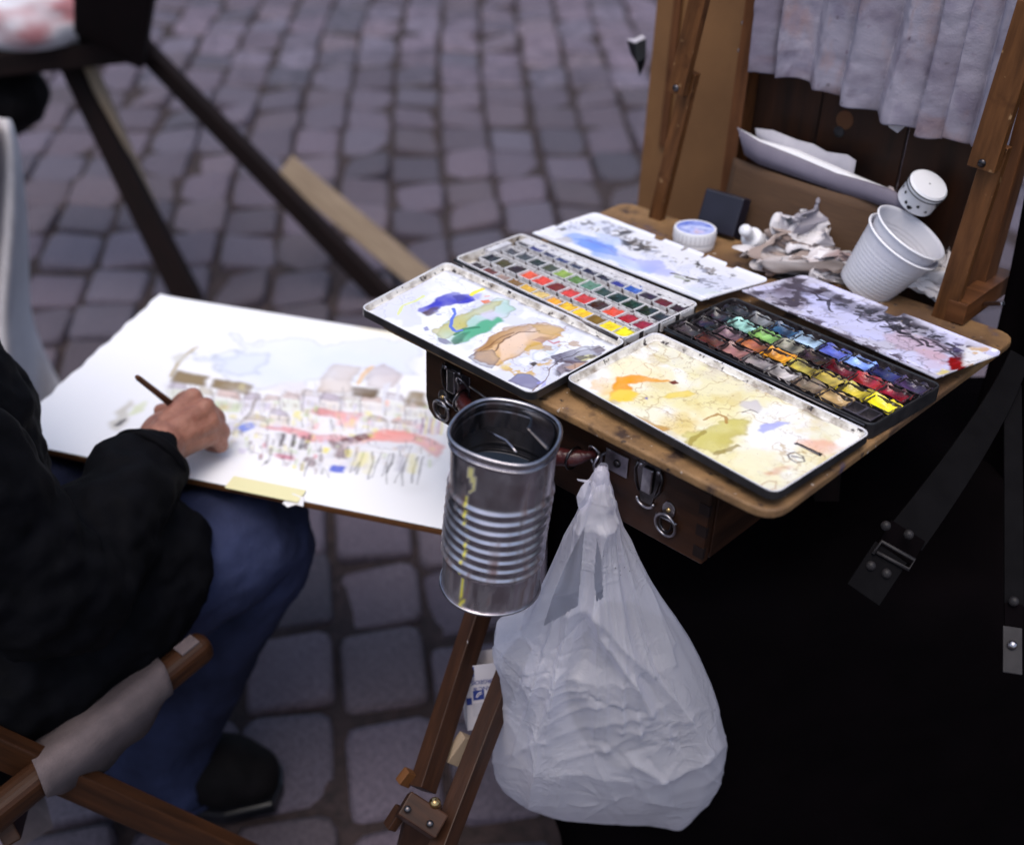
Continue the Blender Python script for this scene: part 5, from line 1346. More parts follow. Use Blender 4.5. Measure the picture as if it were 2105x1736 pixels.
# ------------------------------------------------------------------ jars, bottle, cups, tissues and papers at the back of the board
pj = TW(tb(1425, 505, 0)); jr = .0232 * 1.02
jar = thing('round_jar', pj, 'flat round white jar with a picture of blue sky on its lid', 'jar')
mb = MB(); mb.lathe([(jr * .96, 0), (jr, .0015), (jr, .0085), (jr * .985, .009)], frame(pj, TN), 56, cap0=True); mb.build('jar_body', M['plastic_white'], jar, smooth=True, angle=40)
mb = MB(); mb.lathe([(jr * .99, .0092), (jr * 1.03, .0095), (jr * 1.03, .0205), (jr * 1.0, .0222), (jr * .92, .0224), (jr * .90, .0216)], frame(pj, TN), 56); jl = mb.build('jar_lid', M['plastic_white'], jar, smooth=True, angle=40)
for i in range(30):
    a = 2 * math.pi * i / 30; p = pj + TN * .015 + (TU * math.cos(a) + TV * math.sin(a)) * jr * 1.031
    mb = MB(); mb.beam(p - TN * .0045, p + TN * .0045, .0006, .0004, TU * math.cos(a) + TV * math.sin(a)); mb.build('ridge', M['paper_grey'], jl)
cvj = Canvas(60, 60, srgb(170, 182, 232), [(0, 0), (1, 0), (1, 1), (0, 1)], 91)
cvj.poly([(0, .55), (.4, .7), (1, .55), (1, 1), (0, 1)], srgb(88, 112, 200), .9, 3, 2)
cvj.poly([(.05, .45), (.4, .55), (.9, .4), (.9, .5), (.4, .65)], srgb(206, 214, 244), .9, 3, 2)
cvj.poly([(.3, .1), (.5, .5), (.8, .15)], srgb(210, 190, 216), .8, 4, 2)
cvj.poly([(.42, .1), (.5, .35), (.6, .1)], srgb(190, 160, 150), .8, 3, 1)
cvj.ragged([(0, 0), (1, 0), (1, 1), (0, 1)], srgb(120, 130, 190), .6, .15, 6, 1)
def disc(S, T):
    a = S * 2 - 1; b = T * 2 - 1
    x = a * np.sqrt(1 - b * b / 2); y = b * np.sqrt(1 - a * a / 2)
    return pj + TN * .0217 + (x[..., None] * TU + y[..., None] * TV) * jr * .905
cvj.mesh(disc, 'lid_picture', M['watercolour'], jl)

# dropper bottle lying on the tissues
cp0 = at(1552, 496, 1.285); cdir = -np.array([.0, 0, 0]) + (at(1513, 452, 1.235) - at(1552, 496, 1.285)); cdir /= np.linalg.norm(cdir)
drop = thing('dropper_bottle', at(1575, 505, 1.29), 'small dark bottle with a white dropper cap, tipped over beside the dirty tissues', 'bottle')
fr = frame(cp0, cdir)
mb = MB(); mb.lathe([(.0118, -.010), (.0122, -.009), (.0120, .012), (.0105, .014), (.0075, .0145), (.0062, .0165), (.0055, .020), (.0062, .026), (.0072, .030), (.0066, .034), (.004, .0365), (.0006, .0372)], fr, 28, cap0=True); mb.build('dropper_cap', M['plastic_white'], drop, smooth=True, angle=50)
mb = MB(); mb.lathe([(.0105, -.048), (.0135, -.046), (.0140, -.026), (.0135, -.020), (.0098, -.0145), (.0095, -.0105)], fr, 28, cap0=True); mb.build('glass', M['navy_box'], drop, smooth=True, angle=50)
mb = MB(); mb.tube([cp0 - cdir * .013 + (fr[1] * math.cos(t) + fr[2] * math.sin(t)) * .0128 for t in np.linspace(0, 2 * math.pi, 30, endpoint=False)], .0016, 8, closed=True); mb.build('collar', M['paper_grey'], drop, smooth=True)
mb = MB(); mb.tube([cp0 - cdir * .019 + (fr[1] * math.cos(t) + fr[2] * math.sin(t)) * .0138 for t in np.linspace(0, 2 * math.pi, 30, endpoint=False)], .0010, 8, closed=True); mb.build('collar', M['paper_grey'], drop, smooth=True)
# black case
kq = [mBK(1462, 408, .045), mBK(1540, 398, .045)]
p_a = BK(.113, .012, .001); 
mb = MB(); mb.beam(BK(.116, .000, .024) , BK(.166, .004, .024), .022, .046, TN * 1 + _em * .35); bc = mb.build('small_case', M['navy_box'], None, bevel=.002)
tag(bc, 'small black case leaning behind the dropper bottle at the foot of the left frame post', 'case')
# black disc lid
pd = TW(tb(1622, 562, 0)); mb = MB(); mb.lathe([(.0245, 0), (.0255, .001), (.0255, .003), (.024, .004), (.021, .0038), (.020, .003)], frame(pd, TN), 40, cap0=True, cap1=True)
bd = mb.build('jar_cap', M['ink_black'], None, smooth=True, angle=40); tag(bd, 'flat round black jar cap lying on the board in front of the soiled tissues', 'lid')
# nested plastic cups
cax = np.array([.44, -.12, .88]); cax /= np.linalg.norm(cax)
rc = at(1873, 478, 1.175)
def cup_prof(h0, h1, r0, r1, ribs=True):
    pr = []
    for k in np.linspace(0, 1, 44):
        z = h0 + (h1 - h0) * k; r = r0 + (r1 - r0) * k
        if ribs and .06 < k < .80: r += .0004 * math.sin(k * 2 * math.pi * 15)
        pr.append((r, z))
    return pr
for i, (dz, lab) in enumerate(((0, 'uppermost white ribbed plastic cup of the tilted pair, showing its open mouth'), (-.012, 'outer white plastic cup of the tilted pair, stained brown near its foot'))):
    o0 = rc + cax * dz
    fr = frame(o0, cax)
    root = thing('plastic_cup', o0 - cax * .085, lab, 'cup', 'tilted plastic cups on the board')
    s_ = 1.0 if i == 0 else 1.035
    pr = cup_prof(-.066, -.001, .0275 * s_, .0390 * s_) + [(.0402 * s_, -.0004), (.0410 * s_, .0006), (.0403 * s_, .0016), (.0394 * s_, .0012)] + [(r - .0007, z) for r, z in cup_prof(-.0652, -.001, .0275 * s_, .0390 * s_)[::-1]]
    mb = MB(); mb.lathe(pr, fr, 64, cap0=True, cap1=True); mb.build('cup_wall', M['cup'], root, smooth=True)
    mb = MB(); mb.tube([o0 + (fr[1] * math.cos(t) + fr[2] * math.sin(t)) * .0406 * s_ for t in np.linspace(0, 2 * math.pi, 56, endpoint=False)], .0011, 8, closed=True); mb.build('rim', M['plastic_white'], root, smooth=True)
# tissues
def stain(base, cols, seed, f=2.4, thr=.05, k=2.6):
    def fn(D, kk):
        c = np.ones((len(D), 3)) * np.array(base)
        for i, (cl, t) in enumerate(cols):
            m = np.clip((fb3(D * f, 4, seed + i * 7) - t) * k, 0, 1)[:, None]
            c = c * (1 - m * .75) + np.array(cl) * m * .75
        return c
    return fn
wt = srgb(224, 220, 222)
def tiss(px, z, r, sc, seed, cols, label, amp=.5, freq=1.7, thr=0):
    """a thin square of tissue folded through itself: a sheet carried along by coarse and fine wrinkles"""
    c = TW(tb(*px, 0)) + TN * z
    n = 110; u, v = np.meshgrid(np.linspace(-1, 1, n), np.linspace(-1, 1, n)); S = np.stack([u, v, u * 0], -1).reshape(-1, 3)
    vec = lambda k, sd, f: np.stack([f(S * k + 9.7 * sd, sd + q_) for q_ in (11, 12, 13)], 1)
    crease = lambda P, sd: 1 - 2.4 * np.abs(n3(P, sd))
    D = vec(1.25, seed, n3) * 1.35 + vec(2.6, seed + 3, crease) * .26 + vec(5.5, seed + 5, crease) * .11 + S * .42 + vec(12, seed + 8, n3) * .02
    D -= D.mean(0); D /= np.percentile(np.linalg.norm(D, axis=1), 88)
    P = c + D * np.array(sc) * r
    lim = TO + 0; P = P + TN * np.maximum(0, .0012 - (P - TO) @ TN)[:, None]
    mb = MB(); mb.grid(P.reshape(n, n, 3)); o = mb.build('crumpled_tissue', M['tissue'], None, smooth=True, angle=40)
    set_attr(o, stain(wt, cols, seed)(S * .8, None), 0)
    tag(o, label, 'tissue', 'crumpled tissues at the back of the board')
tiss((1650, 530), .034, .050, (1.15, .9, .95), 3, [(srgb(96, 92, 110), -.08), (srgb(40, 38, 44), .10), (srgb(150, 120, 110), .3)], 'crumpled white tissue stained blue grey, next to the dropper bottle')
tiss((1650, 560), .014, .050, (1.35, .8, .60), 13, [(srgb(120, 92, 72), -.25), (srgb(60, 40, 36), -.05), (srgb(30, 24, 24), .1)], 'crumpled tissue soaked brown, lowest of the heap above the black cap')
tiss((1750, 512), .034, .052, (1.0, .9, 1.05), 23, [(srgb(226, 190, 176), .10), (srgb(160, 110, 96), .32)], 'crumpled white tissue with a pinkish smudge, just left of the plastic cups')
tiss((1905, 605), .014, .044, (1.3, .8, .7), 33, [(srgb(206, 196, 186), .1)], 'clean crumpled white tissue under the right side of the plastic cups')
tiss((1945, 575), .022, .038, (.9, .8, 1.1), 43, [(srgb(28, 26, 28), .22)], 'crumpled white tissue with a black blot, beside the right strut')
tiss((1700, 566), .010, .036, (1.2, .7, .6), 53, [(srgb(120, 84, 76), .0), (srgb(206, 190, 186), .2)], 'crumpled tissue smeared red brown, between the soaked tissue and the cups')
# cardboard sheet and a curled white sheet standing against the lid
cs = np.linspace(0, 1, 24); ct = np.linspace(0, 1, 8)
s0, zt0 = mBK(1508, 325, .040); s1, zt1 = mBK(1885, 440, .040)
Gk = np.array([[BK(s0 + (s1 - s0) * a, .040 - .012 * math.sin(a * math.pi) - .012 * (1 - b), .001 + (zt0 + (zt1 - zt0) * a) * b) for a in cs] for b in ct])
mb = MB(); mb.grid(Gk); k = mb.build('cardboard_sheet', M['cardboard'], None, smooth=True, solid=.0018); tag(k, 'brown cardboard sheet standing on edge behind the tissues', 'cardboard')
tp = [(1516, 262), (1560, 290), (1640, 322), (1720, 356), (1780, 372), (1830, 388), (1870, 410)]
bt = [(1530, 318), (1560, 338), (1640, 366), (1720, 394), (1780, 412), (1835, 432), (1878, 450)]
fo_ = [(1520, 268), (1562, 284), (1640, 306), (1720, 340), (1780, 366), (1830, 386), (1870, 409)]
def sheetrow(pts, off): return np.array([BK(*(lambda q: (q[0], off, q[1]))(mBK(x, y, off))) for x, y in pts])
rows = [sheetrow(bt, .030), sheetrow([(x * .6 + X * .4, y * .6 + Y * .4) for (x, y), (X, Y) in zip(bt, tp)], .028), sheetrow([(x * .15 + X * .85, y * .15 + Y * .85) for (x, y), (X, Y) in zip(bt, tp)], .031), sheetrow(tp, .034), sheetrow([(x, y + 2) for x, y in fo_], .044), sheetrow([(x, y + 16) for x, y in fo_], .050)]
mb = MB(); mb.grid(np.array(rows[:4])); mb.grid(np.array(rows[3:]), mi=1); k = mb.build('curled_sheet', [M['paper_shaded'], M['paper']], None, smooth=True, solid=.0006); tag(k, 'curled white paper sheet with shade on its front put into the colour, folded over the brown cardboard', 'paper')  # lower front coloured grey violet to stand for shade, fold left white
r2 = [sheetrow([(1553, 263), (1590, 268), (1640, 288), (1672, 296), (1700, 312), (1742, 318), (1760, 330)], .047), sheetrow([(1556, 285), (1592, 292), (1640, 312), (1674, 322), (1702, 334), (1740, 342), (1757, 347)], .050), sheetrow([(1558, 310), (1592, 322), (1640, 340), (1674, 350), (1702, 362), (1738, 370), (1752, 372)], .046)]
mb = MB(); mb.grid(np.array(r2)); k = mb.build('tissue_paper', M['paper_grey'], None, smooth=True, solid=.0005); tag(k, 'thin greyish paper rising behind the curled white sheet', 'paper')
# white jar with black pattern lying against the lid
jc = BK(*(lambda q: (q[0], .034, q[1]))(mBK(1895, 398, .034)))
jdir = -_em * .15 + _ea * .42 + TN * .80; jdir /= np.linalg.norm(jdir)
pj2 = thing('patterned_jar', jc - TN * .02, 'small white jar with a black print, lying on the end of the curled sheet', 'jar')
fr = frame(jc, jdir)
mb = MB(); mb.lathe([(.018, -.014), (.0205, -.012), (.0205, .006), (.0212, .007), (.0212, .013), (.0195, .015), (.001, .0152)], fr, 40, cap0=True); jb = mb.build('jar_body', M['plastic_white'], pj2, smooth=True, angle=40)
rj = np.random.default_rng(8)
for i in range(16):
    a = 2 * math.pi * (i + rj.random() * .5) / 16; p = jc + jdir * rj.uniform(-.008, .004) + (fr[1] * math.cos(a) + fr[2] * math.sin(a)) * .0206
    nrm = fr[1] * math.cos(a) + fr[2] * math.sin(a); k = rj.uniform(.0012, .0034)
    f2 = frame(p, nrm); mb = MB(); m_ = rj.integers(5, 8); mb.add([p + nrm * .0003 + (f2[1] * math.cos(t) + f2[2] * math.sin(t)) * k * rj.uniform(.5, 1.2) for t in np.linspace(0, 6.28, m_, endpoint=False)], [tuple(range(m_))]); mb.build('print', M['ink_black'], jb)
for z in (.0075, .0120):
    mb = MB(); mb.tube([jc + jdir * z + (fr[1] * math.cos(t) + fr[2] * math.sin(t)) * .0213 for t in np.linspace(0, 2 * math.pi, 40, endpoint=False)], .0006, 6, closed=True); mb.build('band', M['ink_black'], jb, smooth=True)
# white card behind the right strut
mb = MB(); mb.add([at(1972, 592, 1.20), at(1996, 548, 1.22), at(1996, 500, 1.235), at(1980, 510, 1.23)], [(0, 1, 2, 3)]); k = mb.build('paper_scrap', M['paper'], None, solid=.0008); tag(k, 'narrow white paper scrap showing just behind the right strut', 'paper')

# ------------------------------------------------------------------ stained white cloth hung over the lid
cv = Canvas(260, 150, srgb(136, 132, 146), [(0, 0), (1, 0), (1, 1), (0, 1)], 131)
FULL = [(0, 0), (1, 0), (1, 1), (0, 1)]
for c, a, th_, ce, st_ in ((srgb(156, 151, 164), .7, 0, 5, 1), (srgb(108, 98, 114), .6, .05, 5, 1.5), (srgb(130, 104, 102), .5, .12, 7, 2), (srgb(98, 90, 114), .45, .15, 12, 1), (srgb(160, 124, 112), .4, .2, 16, .5), (srgb(88, 78, 96), .45, .25, 18, 2)):
    cv.haze(c, a, th_, ce, 2.6, 5, st_)
cv.c *= (1 + .05 * fbm2((cv.H, cv.W), (6, 120), 2, 9))[..., None]
cv.splat(FULL, 90, [srgb(70, 56, 60), srgb(110, 90, 110)], .4, 1.1, .8)
cv.lay(np.clip((.05 - cv.Y / cv.H) / .05, 0, 1) * np.clip(.3 + cv.nz(20), 0, 1), srgb(60, 48, 50), .7)
def clothpos(S, T):
    sA, sB = .128, .424
    s = sA + (sB - sA) * S
    z = .172 + .010 * np.sin(S * 5.3 + .8) - .006 * S + .0022 * np.sin(S * 41) + T * .27
    ph = S * 8.0 * 2 * math.pi + 1.5 * np.sin(S * 7 + .5) + .7 * np.sin(S * 17) + .5 * np.sin(T * 4 + S * 5)
    d = np.abs(np.sin(ph / 2)) ** .8 * (.0125 + .005 * np.sin(S * 13 + 1)) + .004 * np.sin(ph * .37 + 1) + fb3(np.stack([S * 14, T * 10, S * 0], -1), 3, 4) * .003
    o = PO - .014 - d - .004
    s = s + .004 * np.cos(ph) + .012 * (T - .3) * (S - .5)
    q = B0_[None, None] + E_ * s[..., None] + MM_ * o[..., None]
    return TO + q[..., :1] * TU + q[..., 1:] * TV + z[..., None] * TN
cl = cv.mesh(clothpos, 'stained_cloth', M['cloth_stained'], None)
sm = cl.modifiers.new('solid', 'SOLIDIFY'); sm.thickness = .0012
tag(cl, 'pleated white cloth stained violet and brown, hung across the upright lid', 'cloth')
sl, zl = mBK(1845, 258, PO - .012)
mb = MB(); mb.add([BK(sl - .012, PO - .016, zl + .022), BK(sl + .013, PO - .016, zl + .022), BK(sl + .012, PO - .018, zl + .004), BK(sl + .004, PO - .017, zl - .006), BK(sl - .006, PO - .018, zl - .002), BK(sl - .012, PO - .018, zl + .008)], [(0, 1, 2, 3, 4, 5)])
k = mb.build('paper_tag', M['paper_grey'], None, solid=.0005); tag(k, 'grubby scrap of paper poking out below the pleated cloth', 'paper')

# ------------------------------------------------------------------ hardboard portfolio behind on the left
hb = .16
sl_, _z = mBK(1325, 300, hb); sr_ = .19
mb = MB(); mb.beam(BK((sl_ + sr_) / 2, hb, -.77), BK((sl_ + sr_) / 2 + .0, hb, .55), sr_ - sl_, .008, _em); k = mb.build('hardboard_panel', M['hardboard'], None, bevel=.001)
tag(k, 'plain tan hardboard panel standing upright behind the left strut', 'panel')
sb, _z = mBK(1372, 200, hb - .008)
mb = MB(); mb.beam(BK(sb, hb - .0062, .02), BK(sb, hb - .0062, .55), .012, .004, _em); mb.build('batten', M['stile_wood'], k, bevel=.0008)
tq = lambda x, y, d: BK(mBK(x, y, hb - d)[0], hb - d, mBK(x, y, hb - d)[1])
mb = MB(); mb.add([tq(1290, 84, .012), tq(1306, 90, .016), tq(1328, 80, .008), tq(1328, 118, .008), tq(1322, 140, .007), tq(1314, 156, .012), tq(1308, 130, .016), tq(1298, 112, .014)], [(0, 1, 7), (1, 6, 7), (1, 2, 3), (1, 3, 6), (3, 4, 6), (4, 5, 6)])
k2 = mb.build('torn_paper', M['ink_black'], None, solid=.0008); tag(k2, 'torn black paper scrap with a pale curl, stuck on the left edge of the hardboard', 'paper')
mb = MB(); mb.add([tq(1287, 80, .014), tq(1306, 88, .018), tq(1327, 78, .010), tq(1320, 72, .010), tq(1304, 80, .014)], [(0, 1, 4), (1, 2, 3, 4)]); mb.build('pale_curl', M['paper_grey'], k2, solid=.0006)

# ------------------------------------------------------------------ straps hanging from the right of the easel, added black trolley below
def ribbon(pts, wid, th_, name, m, parent, wdir):
    pts = np.array(pts, float); mb = MB(); n = len(pts)
    tg = np.gradient(pts, axis=0); tg /= np.linalg.norm(tg, axis=1)[:, None]
    vs = []
    for p, tt, w in zip(pts, tg, np.broadcast_to(wid, n)):
        d = np.array(wdir, float); d -= (d @ tt) * tt; d /= np.linalg.norm(d); nn = np.cross(d, tt)
        for a, b in ((-1, -1), (1, -1), (1, 1), (-1, 1)): vs.append(p + d * a * w / 2 + nn * b * th_ / 2)
    fs = []
    for i in range(n - 1):
        for k in range(4): fs.append((i * 4 + k, i * 4 + (k + 1) % 4, i * 4 + 4 + (k + 1) % 4, i * 4 + 4 + k))
    fs += [(3, 2, 1, 0), tuple(n * 4 - 4 + k for k in range(4))]
    mb.add(vs, fs); return mb.build(name, m, parent, smooth=False, bevel=.0006)
def qb(P, n=12):
    P = [np.array(p) for p in P]; return [(1 - t) ** 2 * P[0] + 2 * t * (1 - t) * P[1] + t * t * P[2] for t in np.linspace(0, 1, n)]
def rivet(p, r, parent, nrm, m='steel'):
    mb = MB(); mb.lathe([(r, 0), (r * .9, r * .35), (r * .55, r * .65), (r * .05, r * .75)], frame(p, nrm), 14); return mb.build('rivet', M[m], parent, smooth=True)
vd = lambda x, y: -ray(x, y) / np.linalg.norm(ray(x, y))
s1 = thing('shoulder_strap', at(1800, 1190, 1.02), 'broad grey strap with a riveted metal end, slanting down to the left below the board', 'strap', 'straps hanging below the board')
ribbon(qb([at(2096, 730, 1.10), at(2050, 860, 1.075), at(1862, 1105, 1.03)]), np.linspace(.020, .036, 12), .003, 'webbing', M['strap_grey'], s1, ROT @ np.array([.86, .5, 0]))
ribbon([at(1866, 1090, 1.026), at(1838, 1140, 1.022)], .036, .003, 'loop', M['black_cloth'], s1, ROT @ np.array([.86, .5, 0]))
ribbon([at(1832, 1134, 1.014), at(1774, 1222, 1.01)], .034, .0025, 'end_plate', M['strap_grey'], s1, ROT @ np.array([.86, .5, 0]))
mb = MB(); mb.tube([at(x, y, 1.010) for x, y in ((1795, 1138), (1812, 1112), (1880, 1150), (1868, 1170), (1802, 1134))], .0018, 8); mb.build('buckle', M['dull_metal'], s1, smooth=True)
for x, y in ((1821, 1080), (1868, 1098), (1790, 1162), (1822, 1178)): rivet(at(x, y, 1.010), .0045, s1, vd(x, y), 'dull_metal')
s2 = thing('shoulder_strap', at(2085, 1380, 1.0), 'narrow grey strap with a dull riveted end plate, hanging straight down at the right edge', 'strap', 'straps hanging below the board')
ribbon([at(2081, 790, 1.10), at(2083, 1000, 1.06), at(2084, 1245, 1.015)], .017, .003, 'webbing', M['strap_grey'], s2, (1, 0, 0))
ribbon([at(2083, 1240, 1.013), at(2083, 1290, 1.007)], .016, .0026, 'loop', M['black_cloth'], s2, (1, 0, 0))
ribbon([at(2081, 1288, 1.004), at(2081, 1384, .99)], .0165, .0025, 'end_plate', M['dull_metal'], s2, (1, 0, 0))
rivet(at(2084, 1235, 1.008), .0045, s2, vd(2084, 1235), 'dull_metal'); rivet(at(2081, 1325, .995), .0042, s2, vd(2081, 1325), 'steel')
# added trolley: a big soft black bag that fills the dark under the board
cart = thing('added_trolley', (.50, .95, 0), 'large soft black fabric trolley bag, added to fill the dark space under the board', 'bag')
def soft(x0, x1, y0, y1, z0, z1, seed, name, m, amp=.012):
    N = 26; mb = MB()
    u = np.linspace(0, 2 * math.pi, 72, endpoint=False); v = np.linspace(-math.pi / 2, math.pi / 2, 40)
    P = []
    for b in v:
        row = []
        for a in u:
            sp_ = lambda w, e: math.copysign(abs(w) ** e, w)
            row.append(((x0 + x1) / 2 + (x1 - x0) / 2 * sp_(math.cos(b), .22) * sp_(math.cos(a), .25), (y0 + y1) / 2 + (y1 - y0) / 2 * sp_(math.cos(b), .22) * sp_(math.sin(a), .25), (z0 + z1) / 2 + (z1 - z0) / 2 * sp_(math.sin(b), .3)))
        P.append(row)
    P = np.array(P); k = fb3(P * 7, 3, seed) * amp + fb3(P * 22, 2, seed + 5, True) * amp * .3
    c = P.mean((0, 1)); d = P - c; d /= np.linalg.norm(d, axis=-1, keepdims=True); P = P + d * k[..., None]
    P[..., 2] = np.maximum(P[..., 2], z0)
    mb.grid(P, wrap=True); return mb.build(name, m, cart, smooth=True)
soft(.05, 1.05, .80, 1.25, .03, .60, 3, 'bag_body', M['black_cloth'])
mb = MB(); mb.tube([(.90, 1.26, .05), (.90, 1.27, .95), (1.0, 1.27, .98)], .010, 8); mb.build('pull_handle', M['ink_black'], cart, smooth=True)
for x in (.15, .95):
    mb = MB(); mb.lathe([(.002, -.012), (.03, -.012), (.034, -.006), (.034, .006), (.03, .012), (.002, .012)], frame((x, 1.24, .034), (1, 0, 0)), 24); mb.build('wheel', M['ink_black'], cart, smooth=True, angle=40)

# black cloth added to make the area beside the lid dark
uu, vv = np.meshgrid(np.linspace(0, 1, 60), np.linspace(0, 1, 40))
Gd = np.array(BK(0, 0, 0))[None, None] + _ea * (.441 + .50 * uu + .02 * np.sin(vv * 5))[..., None] + _em * (.05 + .05 * uu + .014 * np.sin(uu * 30 + vv * 2))[..., None] + TN * (-.42 + .95 * vv)[..., None]
mb = MB(); mb.grid(Gd); k = mb.build('black_cloth', M['black_cloth'], None, smooth=True, solid=.002); tag(k, 'black cloth in folds, added to darken the area right of the upright lid', 'cloth')
# ------------------------------------------------------------------ sketch on its board, resting on the artist's lap
ZS = .575
sk = [gr(330, 608, ZS), gr(410, 1000, ZS)]
uS = np.array([.958, -.288, .0]); uS /= np.linalg.norm(uS); vS = np.array([.288, .958, 0]); vS /= np.linalg.norm(vS)
far = gr(330, 608, ZS); nearp = gr(912, 1088, ZS)
hS = (far - nearp) @ vS; wS = .60
def SK(x, y, z=0): return far + uS * x - vS * (hS - y) + np.array([0, 0, z])       # x along the long side, y from near to far edge
def bend(x): return -.004 * x
root = thing('sketch_board', SK(.3, hS / 2, -.008), 'white sheet with a watercolour market scene, on a board across the knees', 'drawing board')
mb = MB(); mb.beam(SK(.003, hS / 2, -.006), SK(wS, hS / 2, -.006), hS, .007, (0, 0, 1)); mb.build('backing_board', M['orange_wood'], root, bevel=.001)
zz = lambda x, y: ((x / 1.8304) / 1.18765, (y / 1.8304 + 700) / 1.18765)
def toS(x, y):
    p = gr(*zz(x, y), ZS) - SK(0, 0); return p @ uS / wS, p @ vS / hS
cv = Canvas(420, 300, srgb(243, 243, 246), [(0, 0), (1, 0), (1, 1), (0, 1)], 201)
tp = lambda pts: [toS(*p) for p in pts]
PAL = dict(roof=srgb(150, 132, 104), roofd=srgb(112, 92, 68), tan=srgb(206, 188, 176), red=srgb(222, 120, 122), pink=srgb(240, 176, 172), dk=srgb(62, 46, 54), mar=srgb(100, 44, 52), yl=srgb(232, 222, 120), bl=srgb(86, 104, 206), gr=srgb(190, 206, 150), gy=srgb(196, 194, 204), lgy=srgb(222, 222, 230), blk=srgb(54, 50, 60))
cv.poly(tp([(880, 330), (1000, 250), (1250, 230), (1500, 250), (1800, 260), (1880, 300), (1850, 420), (1600, 430), (1300, 470), (1150, 450), (1000, 380)]), srgb(216, 224, 240), .75, 14, 8, .5)
cv.poly(tp([(880, 300), (1050, 280), (1250, 300), (1200, 400), (1000, 370)]), srgb(206, 216, 236), .6, 12, 7, .5)
cv.poly(tp([(1500, 240), (1800, 250), (1890, 290), (1860, 350), (1600, 300)]), srgb(222, 226, 238), .7, 12, 6)
cv.poly(tp([(1180, 470), (1300, 440), (1420, 480), (1300, 510)]), srgb(226, 222, 226), .8, 9, 4)
# left houses
cv.poly(tp([(730, 430), (960, 470), (1420, 500), (1900, 500), (1985, 660), (1900, 800), (1400, 790), (1080, 720), (700, 700)]), srgb(229, 227, 231), .75, 10, 5, .2)
rh = np.random.default_rng(41)
def house(x, y, w, h, roof):
    cv.poly(tp([(x, y), (x + w, y + w * .12), (x + w - 4, y + h), (x - 4, y + h - 4)]), [srgb(236, 232, 230), srgb(226, 222, 232), srgb(234, 224, 214), srgb(228, 230, 220)][rh.integers(4)], .85, 2, 1.2)
    cv.poly(tp([(x - 4, y + 2), (x + w * .18, y - h * .42), (x + w * .9, y - h * .36 + w * .1), (x + w + 4, y + w * .12)]), roof, .75, 2.5, 1.4, .4)
    for k in range(int(w // 18)):
        cv.poly(tp([(x + 8 + k * 18, y + h * .3 + k * 2), (x + 15 + k * 18, y + h * .3 + k * 2), (x + 14 + k * 18, y + h * .62 + k * 2), (x + 7 + k * 18, y + h * .62 + k * 2)]), [PAL['gy'], srgb(150, 150, 170), PAL['roof']][rh.integers(3)], .7, 1, .8)
    cv.stroke(tp([(x, y + h), (x, y), (x + w * .18, y - h * .42), (x + w * .9, y - h * .36 + w * .1), (x + w, y + w * .12), (x + w, y + h)]), .5, srgb(130, 122, 128), .6, 1.5, .8)
for (x, y, w, h) in ((770, 450, 90, 60), (870, 470, 80, 70), (960, 490, 120, 80), (1090, 500, 80, 60), (1180, 505, 70, 60), (1260, 500, 90, 60), (1350, 490, 80, 70), (1430, 500, 90, 80), (1530, 500, 80, 60), (1610, 510, 110, 60), (1720, 510, 90, 70), (1815, 540, 100, 60), (1100, 590, 90, 50), (1200, 570, 90, 50), (1640, 600, 90, 50), (1760, 610, 100, 50)):
    house(x, y, w, h, [srgb(196, 180, 168), srgb(176, 160, 146), srgb(214, 186, 176), srgb(188, 176, 190), srgb(206, 196, 176)][rh.integers(5)])
cv.poly(tp([(790, 375), (930, 400), (910, 445), (755, 420)]), PAL['roof'], .9, 3, 1.5, .4)
cv.poly(tp([(965, 415), (1150, 445), (1130, 490), (950, 455)]), PAL['roof'], .9, 3, 1.5, .5); cv.ragged(tp([(965, 410), (1150, 440), (1130, 490), (950, 460)]), srgb(206, 196, 150), .6, .1, 14, 2)
cv.stroke(tp([(880, 275), (830, 310), (800, 345), (770, 400)]), 1.6, srgb(170, 150, 100), .8, 4, .8); cv.poly(tp([(800, 310), (850, 290), (870, 330), (820, 350)]), srgb(206, 204, 196), .7, 5, 2)
cv.poly(tp([(760, 455), (960, 480), (940, 560), (760, 520)]), srgb(216, 220, 200), .6, 5, 2)
cv.poly(tp([(950, 500), (1060, 510), (1050, 560), (960, 555)]), PAL['gr'], .85, 6, 1.5); cv.poly(tp([(985, 520), (1030, 525), (1020, 545), (980, 540)]), srgb(206, 186, 130), .8, 3, 1)
cv.stroke(tp([(1140, 500), (1120, 560), (1060, 620), (1040, 660)]), 1.5, srgb(150, 140, 130), .7, 3)
cv.poly(tp([(940, 600), (990, 605), (985, 630), (945, 630)]), srgb(236, 190, 90), .85, 3, 1); cv.poly(tp([(990, 600), (1080, 610), (1060, 670), (960, 660)]), PAL['gy'], .7, 6, 1.5)
cv.poly(tp([(1075, 620), (1140, 600), (1150, 630), (1080, 665)]), srgb(120, 140, 220), .8, 4, 1.2); cv.poly(tp([(940, 680), (1040, 670), (1050, 700), (930, 720)]), PAL['gy'], .6, 8, 3)
cv.poly(tp([(520, 600), (620, 500), (660, 530), (560, 640)]), srgb(170, 160, 130), .7, 8, 2); cv.stroke(tp([(520, 615), (560, 590)]), 2.5, PAL['blk'], .8, 3, .8); cv.poly(tp([(600, 520), (650, 500), (640, 550), (590, 570)]), srgb(196, 206, 120), .7, 6, 2)
